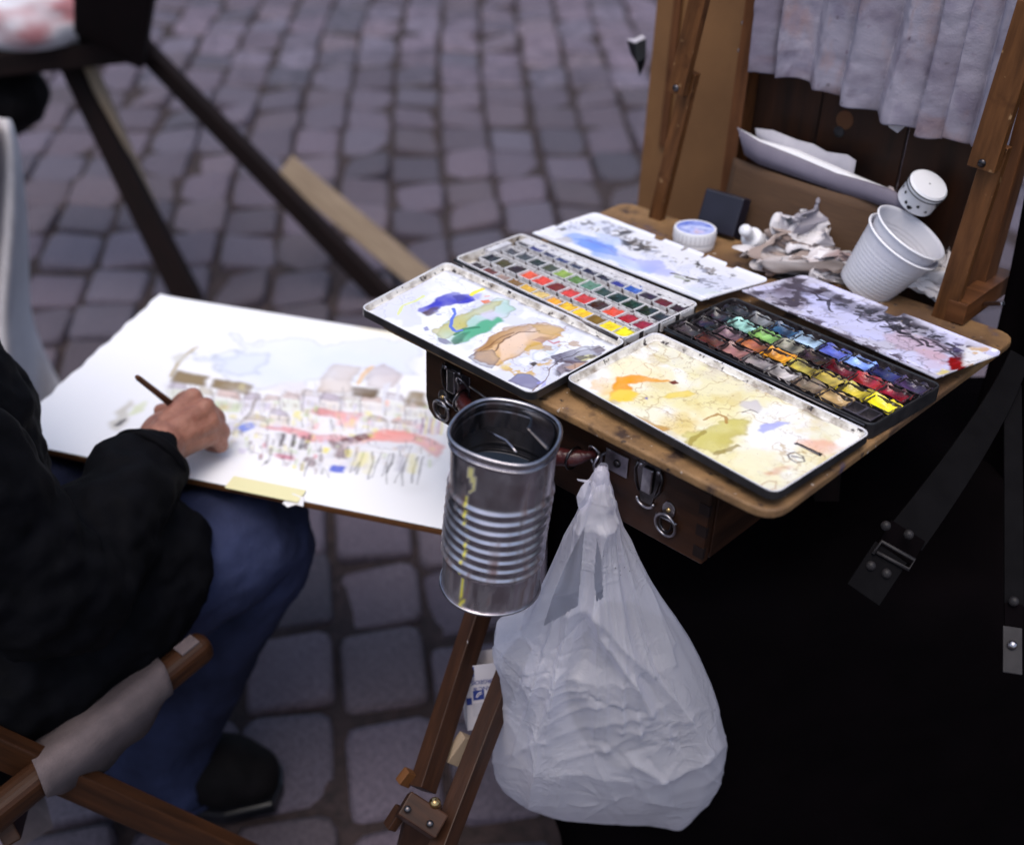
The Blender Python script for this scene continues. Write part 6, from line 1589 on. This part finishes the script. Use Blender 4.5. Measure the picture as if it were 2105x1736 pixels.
# right houses
cv.poly(tp([(1480, 355), (1620, 360), (1590, 470), (1420, 480)]), PAL['tan'], .9, 5, 2, .4); cv.poly(tp([(1630, 370), (1730, 350), (1820, 410), (1780, 460), (1640, 450)]), srgb(196, 180, 182), .9, 5, 2, .4)
cv.stroke(tp([(1660, 360), (1620, 400), (1600, 440)]), 2, srgb(228, 190, 140), .8, 2)
cv.poly(tp([(1595, 450), (1710, 460), (1700, 500), (1590, 490)]), PAL['roofd'], .85, 3, 1.5, .4); cv.poly(tp([(1840, 470), (1905, 480), (1900, 540), (1815, 530)]), PAL['roof'], .9, 3, 1.5, .3)
for x, y, w, h in ((1410, 430, 10, 60), (1715, 440, 16, 120), (1740, 430, 30, 40), (1780, 440, 18, 70)): cv.stroke(tp([(x, y), (x - w * .2, y + h)]), 1.8, PAL['lgy'], .9, 2)
# awnings
cv.poly(tp([(1385, 540), (1500, 555), (1620, 570), (1600, 600), (1460, 580), (1380, 560)]), PAL['red'], .75, 4, 1.5, .4); cv.poly(tp([(1500, 570), (1620, 580), (1590, 640), (1500, 620)]), PAL['pink'], .6, 5, 2)
cv.poly(tp([(1190, 620), (1320, 615), (1430, 650), (1560, 665), (1530, 690), (1400, 680), (1280, 640)]), srgb(232, 130, 138), .8, 4, 1.5, .4)
cv.poly(tp([(1570, 670), (1680, 645), (1850, 665), (1990, 720), (1950, 765), (1880, 745), (1800, 690), (1640, 690), (1540, 700)]), srgb(242, 160, 152), .85, 5, 2, .3)
cv.poly(tp([(1510, 690), (1560, 680), (1660, 650), (1630, 690), (1540, 715)]), PAL['mar'], .8, 3, 1.2)
cv.poly(tp([(1480, 690), (1560, 720), (1550, 770), (1490, 760)]), PAL['mar'], .85, 5, 1.5); cv.poly(tp([(1530, 700), (1720, 690), (1900, 730), (1860, 750), (1700, 730), (1560, 725)]), PAL['lgy'], .9, 4, 2)
rp = np.random.default_rng(17)
for i in range(70):                           # stalls and people, dabbed in
    x = rp.uniform(1100, 1480); y = 640 + (x - 1100) * .20 + rp.uniform(0, 120); w = rp.uniform(4, 14); h = rp.uniform(12, 40)
    c = [PAL['dk'], PAL['blk'], PAL['gy'], PAL['yl'], PAL['mar'], PAL['gr'], srgb(216, 140, 150), PAL['lgy']][rp.integers(8)]
    cv.poly(tp([(x, y), (x + w, y + 2), (x + w - 3, y + h), (x - 3, y + h)]), c, .8, 1.6, .8)
for i in range(34):
    x = rp.uniform(1330, 1900); y = rp.uniform(520, 650); w = rp.uniform(6, 22); h = rp.uniform(10, 34)
    c = [PAL['lgy'], PAL['yl'], PAL['gy'], PAL['pink'], PAL['gr'], srgb(200, 190, 220)][rp.integers(6)]
    cv.poly(tp([(x, y), (x + w, y + 2), (x + w - 3, y + h), (x - 3, y + h)]), c, .7, 3, 1.2)
for x in (1250, 1320, 1345, 1375): cv.poly(tp([(x, 660), (x + 18, 662), (x + 2, 720), (x - 14, 718)]), PAL['dk'], .85, 2, 1)
cv.poly(tp([(1240, 655), (1290, 660), (1280, 700), (1240, 690)]), PAL['dk'], .8, 3, 1); cv.poly(tp([(1220, 740), (1340, 750), (1330, 775), (1220, 765)]), srgb(190, 90, 120), .7, 6, 1.5)
cv.poly(tp([(1385, 770), (1420, 765), (1405, 815), (1375, 810)]), PAL['mar'], .8, 3, 1); cv.poly(tp([(1440, 715), (1470, 722), (1455, 745), (1430, 738)]), srgb(240, 226, 60), .9, 2, 1)
cv.poly(tp([(1480, 790), (1540, 795), (1530, 825), (1470, 815)]), PAL['bl'], .9, 3, 1.2)
for x in range(1570, 1880, 34):
    h = rp.uniform(90, 140); cv.stroke(tp([(x + 24, 735 + (x - 1570) * .1), (x + 6, 735 + h * .6), (x - 8, 735 + h + (x - 1570) * .1)]), .8, PAL['blk'], .55, 2.5, .9)
    if x % 68 < 34: cv.poly(tp([(x, 745), (x + 40, 748), (x + 22, 830), (x - 18, 825)]), [PAL['yl'], PAL['lgy'], PAL['gy']][(x // 68) % 3], .6, 3, 1.5)
cv.poly(tp([(1590, 740), (1645, 745), (1625, 815), (1575, 810)]), PAL['yl'], .75, 3, 1.5)
cv.poly(tp([(1850, 600), (1980, 620), (1970, 680), (1880, 660)]), srgb(222, 200, 216), .7, 5, 2)
for i in range(8): cv.stroke(tp([(1890 + i * 13, 590), (1882 + i * 13, 660)]), 1, [srgb(170, 110, 150), PAL['yl'], PAL['gy']][i % 3], .6, 1.5)
cv.poly(tp([(960, 720), (1080, 700), (1180, 760), (1100, 770), (980, 760)]), srgb(226, 220, 206), .8, 10, 5); cv.poly(tp([(1650, 830), (1850, 840), (1900, 880), (1760, 900)]), srgb(226, 226, 228), .8, 12, 6)
for i in range(26):
    x = rp.uniform(1180, 1900); y = rp.uniform(560, 840); cv.stroke(tp([(x, y), (x + rp.normal(0, 16), y + rp.uniform(10, 46))]), .6, PAL['blk'], .5, 2, .9)
rp = np.random.default_rng(23)
for i in range(230):                          # the market seen close: many pale small walls, windows and figures
    x = rp.uniform(860, 1960); y = rp.uniform(500, 790); w = rp.uniform(6, 34); h = rp.uniform(8, 38)
    if y > 620 + (x - 900) * .17 + 70: continue
    c = [PAL['lgy'], PAL['gy'], srgb(226, 216, 206), srgb(232, 216, 214), PAL['gr'], srgb(214, 206, 226), PAL['yl'], PAL['tan']][rp.integers(8)]
    cv.poly(tp([(x, y), (x + w, y + 3), (x + w - 4, y + h), (x - 4, y + h - 2)]), c, rp.uniform(.3, .7), 2.5, 1.2)
for i in range(150):
    x = rp.uniform(860, 1960); y = rp.uniform(450, 780); d1, d2 = (rp.normal(0, 5), rp.uniform(8, 40)) if rp.random() < .6 else (rp.uniform(14, 60), rp.uniform(2, 10))
    if y > 620 + (x - 900) * .17 + 90: continue
    cv.stroke(tp([(x, y), (x + d1, y + d2)]), .45, [PAL['blk'], srgb(120, 110, 120), srgb(140, 110, 100)][rp.integers(3)], rp.uniform(.25, .6), 1.5, .9)
cv.poly([(.55, .965), (1, .965), (1, 1), (.5, 1)], srgb(240, 226, 180), .6, 6, 6)
def spos(S, T):
    wob = (.0012 * np.sin(T * 31) * np.exp(-S * 40) + .0008 * np.sin(T * 71 + 1) * np.exp(-S * 50))
    P = SK(0, 0, .0012)[None, None] + uS * (S * wS + wob)[..., None] + vS * (T * hS)[..., None]
    P[..., 2] += .002 * np.sin(S * 3) * (T - .5) + np.exp(-S * 30) * .002
    return P
cv.mesh(spos, 'watercolour_sheet', M['watercolour'], root, skirt=np.array([0, 0, .0008]))
ta, tb_ = gr(465, 1003, ZS), gr(612, 1037, ZS)
mb = MB(); mb.beam(SK((ta - SK(0, 0)) @ uS, .004, .0028), SK((tb_ - SK(0, 0)) @ uS, .004, .0028), .022, .0006, (0, 0, 1)); mb.build('masking_tape', M['tape'], root)
mb = MB(); e = (tb_ - SK(0, 0)) @ uS; mb.add([SK(e - .012, .006, .003), SK(e + .004, .002, .003), SK(e + .008, -.010, .001), SK(e - .002, -.008, .000), SK(e - .010, -.013, -.002), SK(e - .018, -.009, -.001)], [(0, 1, 2, 3, 4, 5)]); mb.build('masking_tape', M['paper'], root, solid=.0005)

# ------------------------------------------------------------------ the artist
def V3(*a): return np.array(a, float)
def limb(mb, pts, rs, n=14):
    pts = np.array(pts, float); rs = np.array(rs, float)
    t = np.linspace(0, len(pts) - 1, (len(pts) - 1) * 5 + 1); i = np.clip(t.astype(int), 0, len(pts) - 2); f = (t - i)
    P = []
    for k in range(len(t)):
        a, b = pts[i[k]], pts[i[k] + 1]; p0 = pts[max(i[k] - 1, 0)]; p3 = pts[min(i[k] + 2, len(pts) - 1)]; u = f[k]
        P.append(.5 * ((2 * a) + (-p0 + b) * u + (2 * p0 - 5 * a + 4 * b - p3) * u * u + (-p0 + 3 * a - 3 * b + p3) * u ** 3))
    R_ = np.interp(t, np.arange(len(pts)), rs)
    mb.tube(P, R_, n)
    for p, r in ((P[0], R_[0]), (P[-1], R_[-1])): ball(mb, p, (r, r, r))
def ball(mb, c, r, nu=16, nv=10, rot=None):
    u = np.linspace(0, 2 * math.pi, nu, endpoint=False); v = np.linspace(.05, math.pi - .05, nv)
    Uu, Vv = np.meshgrid(u, v); D = np.stack([np.sin(Vv) * np.cos(Uu), np.sin(Vv) * np.sin(Uu), np.cos(Vv)], -1) * np.array(r)
    if rot is not None: D = D @ np.array(rot)
    G = D + np.array(c); mb.grid(G, wrap=True); k = len(mb.v)
    mb.add(G[0], [tuple(range(nu))[::-1]]); mb.add(G[-1], [tuple(range(nu))])
def remesh(o, vox, smooth=2, disp=None):
    m = o.modifiers.new('remesh', 'REMESH'); m.mode = 'VOXEL'; m.voxel_size = vox; m.use_smooth_shade = True
    if smooth: s_ = o.modifiers.new('smooth', 'SMOOTH'); s_.iterations = smooth; s_.factor = .5
    for (st, sz, dep) in disp or ():
        t = bpy.data.textures.new('folds', 'CLOUDS'); t.noise_scale = sz; t.noise_depth = dep; t.noise_basis = 'ORIGINAL_PERLIN'
        d = o.modifiers.new('folds', 'DISPLACE'); d.texture = t; d.strength = st; d.mid_level = .5; d.texture_coords = 'LOCAL'
Fw = V3(.82, .57, 0); Rt = V3(.57, -.82, 0)
hipR = gr(-70, 1395, .47); hipC = hipR - Rt * .10; hipL = hipR - Rt * .20
shR = V3(-.548, .765, .90); shC = shR - Rt * .18; shL = shR - Rt * .36
elR = gr(105, 1215, .615)
wrR = gr(334, 912, .635)
kneeR = gr(528, 1094, .455); kneeL = kneeR - Rt * .24 + Fw * .03
ankR = gr(328, 1525, .11); ankL = ankR - Rt * .30 + Fw * .05
neck = shC + Fw * .03 + V3(0, 0, .07); head = shC + Fw * .07 + V3(0, 0, .20)
elL = shL - Fw * .16 + V3(-.03, 0, -.27); wrL = hipL - Fw * .08 + V3(-.05, .0, .10)
person = thing('person', (hipC[0], hipC[1], 0), 'seated person in black jacket and blue jeans, painting with a brush', 'person')
mb = MB()
limb(mb, [hipC, hipC + V3(0, 0, .16) + Fw * .0, shC - V3(0, 0, .16), shC], [.125, .115, .125, .085]); limb(mb, [shR, shC, shL], [.06, .08, .06])
limb(mb, [shC, neck, head - V3(0, 0, .05)], [.06, .055, .055])
ball(mb, head, (.082, .092, .115), rot=None); ball(mb, head + Fw * .085 + V3(0, 0, -.01), (.014, .014, .022)); ball(mb, head + Fw * .075 + V3(0, 0, -.075), (.03, .03, .022))
for s in (1, -1): ball(mb, head + Rt * s * .083 - Fw * .005, (.012, .018, .028))
limb(mb, [shR, elR, wrR], [.05, .038, .026]); limb(mb, [shL, elL, wrL], [.05, .038, .026])
limb(mb, [hipR, kneeR, ankR], [.075, .055, .04]); limb(mb, [hipL, kneeL, ankL], [.075, .055, .04])
for a in (ankR, ankL): limb(mb, [a + V3(0, 0, -.03), a + Fw * .04 + V3(0, 0, -.065)], [.035, .03])
# right hand, closing on the brush
kn = [gr(398, 822, .648), gr(424, 842, .645), gr(434, 870, .632), gr(432, 898, .617)]
grip = gr(352, 838, .632)
for k, (kk, r) in enumerate(zip(kn, (.0108, .0108, .0104, .0090))):
    w0 = wrR + Rt * (.018 - .012 * (3 - k)) * 0 + (kn[k] - kn[1]) * .35
    limb(mb, [wrR + (kk - kn[1]) * .25, (w0 + kk) / 2 + V3(0, 0, .004), kk], [.021, .0150, r * 1.12], 12)
    dn = V3(0, 0, -1); inw = grip - kk; inw[2] = 0; inw /= np.linalg.norm(inw) + 1e-9
    pip = kk + inw * (.006 + .004 * (k == 0)) + V3(.012, .010, -.022) * (1 if k else .4) + (V3(-.012, .014, -.004) if k == 0 else 0)
    dip = pip + inw * .018 + dn * .016; tip = dip + inw * .018 + dn * .006
    tip[2] = max(tip[2], ZS + .010); dip[2] = max(dip[2], ZS + .011)
    limb(mb, [kk, pip, dip, tip], [r, r * .95, r * .86, r * .72], 12)
    ball(mb, kk + V3(0, 0, .0048), (r * 1.02, r * 1.02, r * .98))
thm = wrR + V3(-.02, .022, -.004)
limb(mb, [wrR + V3(-.006, .006, -.008), thm + V3(-.002, .012, -.006), grip + V3(-.012, -.002, -.016), grip + V3(.004, .004, -.022)], [.017, .0145, .0115, .0085], 12)
for k in range(3): limb(mb, [wrR + (kn[k] - wrR) * .35 + V3(0, 0, .013), kn[k] + V3(0, 0, .0055)], [.0022, .0024], 8)   # tendons
limb(mb, [wrL, wrL + Fw * .05, wrL + Fw * .09 + V3(0, 0, -.01)], [.026, .03, .02])
for k in range(4): limb(mb, [wrL + Fw * .08 + Rt * (.028 - .018 * k), wrL + Fw * .12 + Rt * (.03 - .02 * k) + V3(0, 0, -.012), wrL + Fw * .14 + Rt * (.03 - .02 * k) + V3(0, 0, -.03)], [.010, .009, .008], 10)
limb(mb, [wrL + Rt * .02 + Fw * .02, wrL + Rt * .055 + Fw * .06], [.013, .009], 10)
body = mb.build('body', M['skin'], person, smooth=True); remesh(body, .0026, 1)
mb = MB()
for s in (1, -1): ball(mb, head + Fw * .074 + Rt * s * .030 + V3(0, 0, .012), (.009, .009, .008))
mb.build('eyes', M['hair'], person, smooth=True)
mb = MB(); ball(mb, head + V3(0, 0, .03) - Fw * .022, (.094, .100, .108)); hr = mb.build('hair', M['hair'], person, smooth=True); remesh(hr, .006, 2, [(.012, .02, 2)])
# jacket
mb = MB()
limb(mb, [hipC + V3(0, 0, .0) - Fw * .03, hipC + V3(0, 0, .15), shC - V3(0, 0, .18) + Fw * .02, shC - V3(0, 0, .02)], [.165, .150, .150, .105], 24)
limb(mb, [shR, shC, shL], [.085, .105, .085], 20); limb(mb, [shC, shC + V3(0, 0, .085) + Fw * .015], [.085, .075], 18)
cuff = wrR + (elR - wrR) * .16
limb(mb, [shR, shR * .45 + elR * .55 + V3(.0, 0, .01), elR, elR * .5 + cuff * .5 + V3(0, 0, -.004), elR * .18 + cuff * .82, cuff], [.082, .074, .068, .060, .050, .042], 24)
limb(mb, [shL, elL, wrL], [.085, .068, .045], 20)
limb(mb, [hipR + V3(0, 0, -.01) - Fw * .05, hipR + Fw * .14 + V3(0, 0, .03) , hipR + Fw * .20 + V3(0, 0, .055)], [.120, .105, .085], 20)
jk = mb.build('jacket', M['jacket'], person, smooth=True); remesh(jk, .0055, 3, [(.026, .045, 1), (.007, .02, 1)])
mb = MB(); cd_ = (wrR - elR) / np.linalg.norm(wrR - elR); ff = frame(cuff + cd_ * .006, cd_)
mb.tube([ff[0] + (ff[1] * math.cos(t) + ff[2] * math.sin(t)) * .0395 for t in np.linspace(0, 2 * math.pi, 36, endpoint=False)], .0055, 10, closed=True)
mb.build('cuff', M['jacket'], jk, smooth=True)
# jeans
mb = MB()
limb(mb, [hipC, hipC + V3(0, 0, .10)], [.150, .145], 20)
limb(mb, [hipR, hipR * .5 + kneeR * .5, kneeR, kneeR * .55 + ankR * .45, ankR + V3(0, 0, .0), ankR + V3(-.004, 0, -.062)], [.112, .092, .075, .072, .075, .079], 24)
limb(mb, [hipL, hipL * .5 + kneeL * .5, kneeL, kneeL * .55 + ankL * .45, ankL + V3(0, 0, -.02)], [.112, .096, .082, .072, .072], 20)
jn = mb.build('jeans', M['denim'], person, smooth=True); remesh(jn, .0055, 2, [(.014, .06, 1), (.005, .02, 1)])
mb = MB(); hm = frame(ankR + V3(-.004, 0, -.058), (ankR - kneeR))
mb.tube([hm[0] + (hm[1] * math.cos(t) + hm[2] * math.sin(t)) * .081 for t in np.linspace(0, 2 * math.pi, 40, endpoint=False)], .004, 8, closed=True); mb.build('hem', M['denim'], jn, smooth=True)
for a, toe in ((ankR, gr(516, 1585, .05)), (ankL, ankL + Fw * .16 + V3(0, 0, -.06))):
    d = toe - a; d[2] = 0; L_ = np.linalg.norm(d); d /= L_
    b0 = V3(a[0], a[1], 0)
    mb = MB(); limb(mb, [b0 - d * .055 + V3(0, 0, .05), b0 + d * .03 + V3(0, 0, .055), b0 + d * (L_ * .75) + V3(0, 0, .052), b0 + d * L_ + V3(0, 0, .044)], [.046, .050, .052, .042], 20); limb(mb, [b0 + V3(0, 0, .05), b0 + V3(0, 0, .12)], [.052, .054], 18)
    sh = mb.build('shoe', M['shoe'], person, smooth=True); remesh(sh, .006, 3)
    mb = MB(); limb(mb, [b0 - d * .055 + V3(0, 0, .012), b0 + d * (L_ * .7) + V3(0, 0, .012), b0 + d * (L_ + .008) + V3(0, 0, .012)], [.012, .012, .012], 8)
    q = [b0 + d * x + np.cross(V3(0, 0, 1), d) * y for x, y in ((-.10, -.03), (-.105, .03), (0, .045), (L_ * .75, .054), (L_ + .035, .034), (L_ + .042, 0), (L_ + .035, -.034), (L_ * .75, -.054), (0, -.045))]
    mb = MB(); mb.add([p + V3(0, 0, .001) for p in q] + [p + V3(0, 0, .024) for p in q], [tuple(range(9))[::-1], tuple(range(9, 18))] + [(i, (i + 1) % 9, 9 + (i + 1) % 9, 9 + i) for i in range(9)])
    mb.build('sole', M['ink_black'], sh, bevel=.004)
# brush in the hand
b0, b1 = gr(281, 774, .715), gr(347, 826, .650)
bd_ = (b1 - b0) / np.linalg.norm(b1 - b0); Lb = .19
brush = thing('paint_brush', b0 + bd_ * Lb, 'slim dark wooden paint brush held in the hand', 'brush')
mb = MB(); mb.tube([b0 + bd_ * Lb * k for k in (0, .02, .25, .5, .72)], [.0022, .0031, .0036, .0044, .0030], 12); mb.build('brush_handle', M['stile_wood'], brush, smooth=True)
mb = MB(); mb.tube([b0 + bd_ * Lb * k for k in (.72, .86)], [.0031, .0034], 12); mb.build('ferrule', M['brass'], brush, smooth=True)
mb = MB(); mb.tube([b0 + bd_ * Lb * k for k in (.86, .92, .98)], [.0032, .0036, .0005], 10); mb.build('bristles', M['ink_black'], brush, smooth=True)

# ------------------------------------------------------------------ folding stool under the artist
ra, rb = gr(428, 1318, .47), gr(-60, 1712, .44)
stool = thing('folding_stool', gr(150, 1500, 0), 'folding wooden stool with a pale canvas seat that the artist sits on', 'stool')
mb = MB(); mb.beam(ra, rb, .030, .034, (0, 0, 1)); rl = mb.build('seat_rail', M['stool_wood'], stool, bevel=.012, seg=4)
off = -Rt * .34
mb = MB(); mb.beam(ra + off, rb + off, .030, .034, (0, 0, 1)); mb.build('seat_rail', M['stool_wood'], stool, bevel=.008, seg=3)
d_ = (rb - ra) / np.linalg.norm(rb - ra)
rows = []
for k in np.linspace(.20, .74, 22):
    p = ra + (rb - ra) * k; row = []
    e_ = (k - .20) / .54
    for a in np.linspace(0, 1, 14):
        if a < .45:
            th_ = math.radians(-60 + 150 * a / .45); q = p + Rt * math.cos(th_) * .021 + V3(0, 0, math.sin(th_) * .024 + .002)
            if a == 0: q = q + V3(0, 0, -.030 * (1 - abs(2 * e_ - 1) ** 2.5) + .004 + .004 * math.sin(e_ * 19))
        else:
            f = (a - .45) / .55; q = p - Rt * (.34 * f) + V3(0, 0, .026 - .05 * math.sin(f * math.pi) ** .7)
        row.append(q)
    rows.append(row)
mb = MB(); mb.grid(np.array(rows)); mb.build('canvas_seat', M['canvas_white'], stool, smooth=True, solid=.002)
mb = MB(); mb.beam(ra + (rb - ra) * .05 + V3(0, 0, .018), ra + (rb - ra) * .13 + V3(0, 0, .018), .016, .002, (0, 0, 1)); mb.build('masking_tape', M['canvas_white'], rl)
la, lb = gr(-60, 1510, .50), gr(520, 1770, .24)
mb = MB(); mb.beam(la, lb, .017, .040, (0, 0, 1)); lg = mb.build('leg', M['stool_wood'], stool, bevel=.002)
pb_ = gr(121, 1612, .42); nb = vd(121, 1612)
mb = MB(); mb.lathe([(.006, 0), (.0055, .002), (.002, .003), (.0004, .0032)], frame(pb_ + nb * .014, nb), 16); mb.build('bolt', M['ink_black'], lg, smooth=True)
mb = MB(); mb.beam(la - Rt * .36, lb - Rt * .36, .017, .038, (0, 0, 1)); mb.build('leg', M['stool_wood'], stool, bevel=.002)
mb = MB(); mb.beam(rb + V3(0.02, 0.02, -.02), gr(60, 1560, .02), .017, .036, Rt); mb.build('leg', M['stool_wood'], stool, bevel=.002)
fab = [gr(20, 1600, .25), gr(80, 1590, .25), gr(110, 1700, .2), gr(10, 1760, .2)]
mb = MB(); mb.add(fab, [(0, 1, 2, 3)]); mb.build('canvas_flap', M['canvas_white'], stool, solid=.002)

# ------------------------------------------------------------------ folding trestle behind on the left, with a white bag on it
YT = 2.50
trestle = thing('folding_trestle', (-.80, YT, 0), 'dark wooden folding trestle with splayed legs standing on the setts behind the sketch', 'trestle')
def tbeam(name, p, q, zp, zq, w, t, m, up=(0, 1, .2), w1=None):
    mb = MB(); mb.beam(gr(*p, zp), gr(*q, zq), w, t, up, w1=w1); return mb.build(name, M[m], trestle, bevel=.004)
tbeam('seat_rail', (-160, 140), (312, 92), .58, .58, .075, .05, 'dark_wood', up=(0, 0, 1))
tbeam('seat_rail', (-160, 60), (300, 22), .60, .60, .05, .05, 'dark_wood', up=(0, 0, 1))
tbeam('upright', (228, 100), (240, -60), .58, .82, .15, .04, 'dark_wood')
tbeam('leg', (138, 120), (392, 625), .55, .0, .042, .034, 'dark_wood', w1=.070)
tbeam('leg', (178, 120), (352, 520), .55, .10, .022, .03, 'pale_wood')
tbeam('leg', (288, 92), (800, 620), .57, .0, .040, .036, 'dark_wood', w1=.050)
mb = MB(); mb.beam(gr(585, 340, .28), gr(880, 585, .005), .062, .018, (0, -.9, .5)); k = mb.build('wooden_plank', M['pale_wood'], None, bevel=.002); tag(k, 'pale wooden plank leaning down to the setts beside the right leg of the trestle', 'plank')
mb = MB(); ball(mb, gr(-20, 205, .46), (.14, .12, .08), 24, 16); k = mb.build('dark_bundle', M['shoe'], None, smooth=True); remesh(k, .01, 2, [(.05, .1, 2)]); tag(k, 'dark cloth bundle under the trestle at the left edge', 'bundle')
c = gr(52, 18, .66)
k = crumple(c, .13, (1.0, .8, .55), 71, 'plastic_bag', M['tissue'], None, stain(srgb(216, 214, 220), [(srgb(150, 30, 34), -.05), (srgb(186, 176, 186), .3)], 74, f=1.6), nu=60, nv=40, amp=.2, freq=1.4, cat='bag', label='white and red plastic bag lying on the trestle at the top left')
# grey cloth at the left edge
cl_l = [(-60, 235), (-60, 300), (-60, 430), (-60, 560), (-60, 650), (-60, 740), (-60, 830), (-60, 900)]
cl_r = [(20, 245), (38, 300), (52, 420), (58, 545), (56, 640), (84, 715), (122, 780), (150, 850)]
rows = []
for (p, q) in zip(cl_l, cl_r):
    row = []
    for a in np.linspace(0, 1, 24):
        x = p[0] + (q[0] - p[0]) * a; y = p[1] + (q[1] - p[1]) * a
        Yp = 1.80 + .05 * math.sin(a * 9 + y * .009) - .0 + .09 * a ** 6
        P = onY(x, y, Yp); row.append(P)
    rows.append(row)
mb = MB(); mb.grid(np.array(rows)); k = mb.build('grey_cloth', M['grey_cloth'], None, smooth=True, sub=1, solid=.003); tag(k, 'pale grey cloth hanging down at the left edge behind the artist', 'cloth')
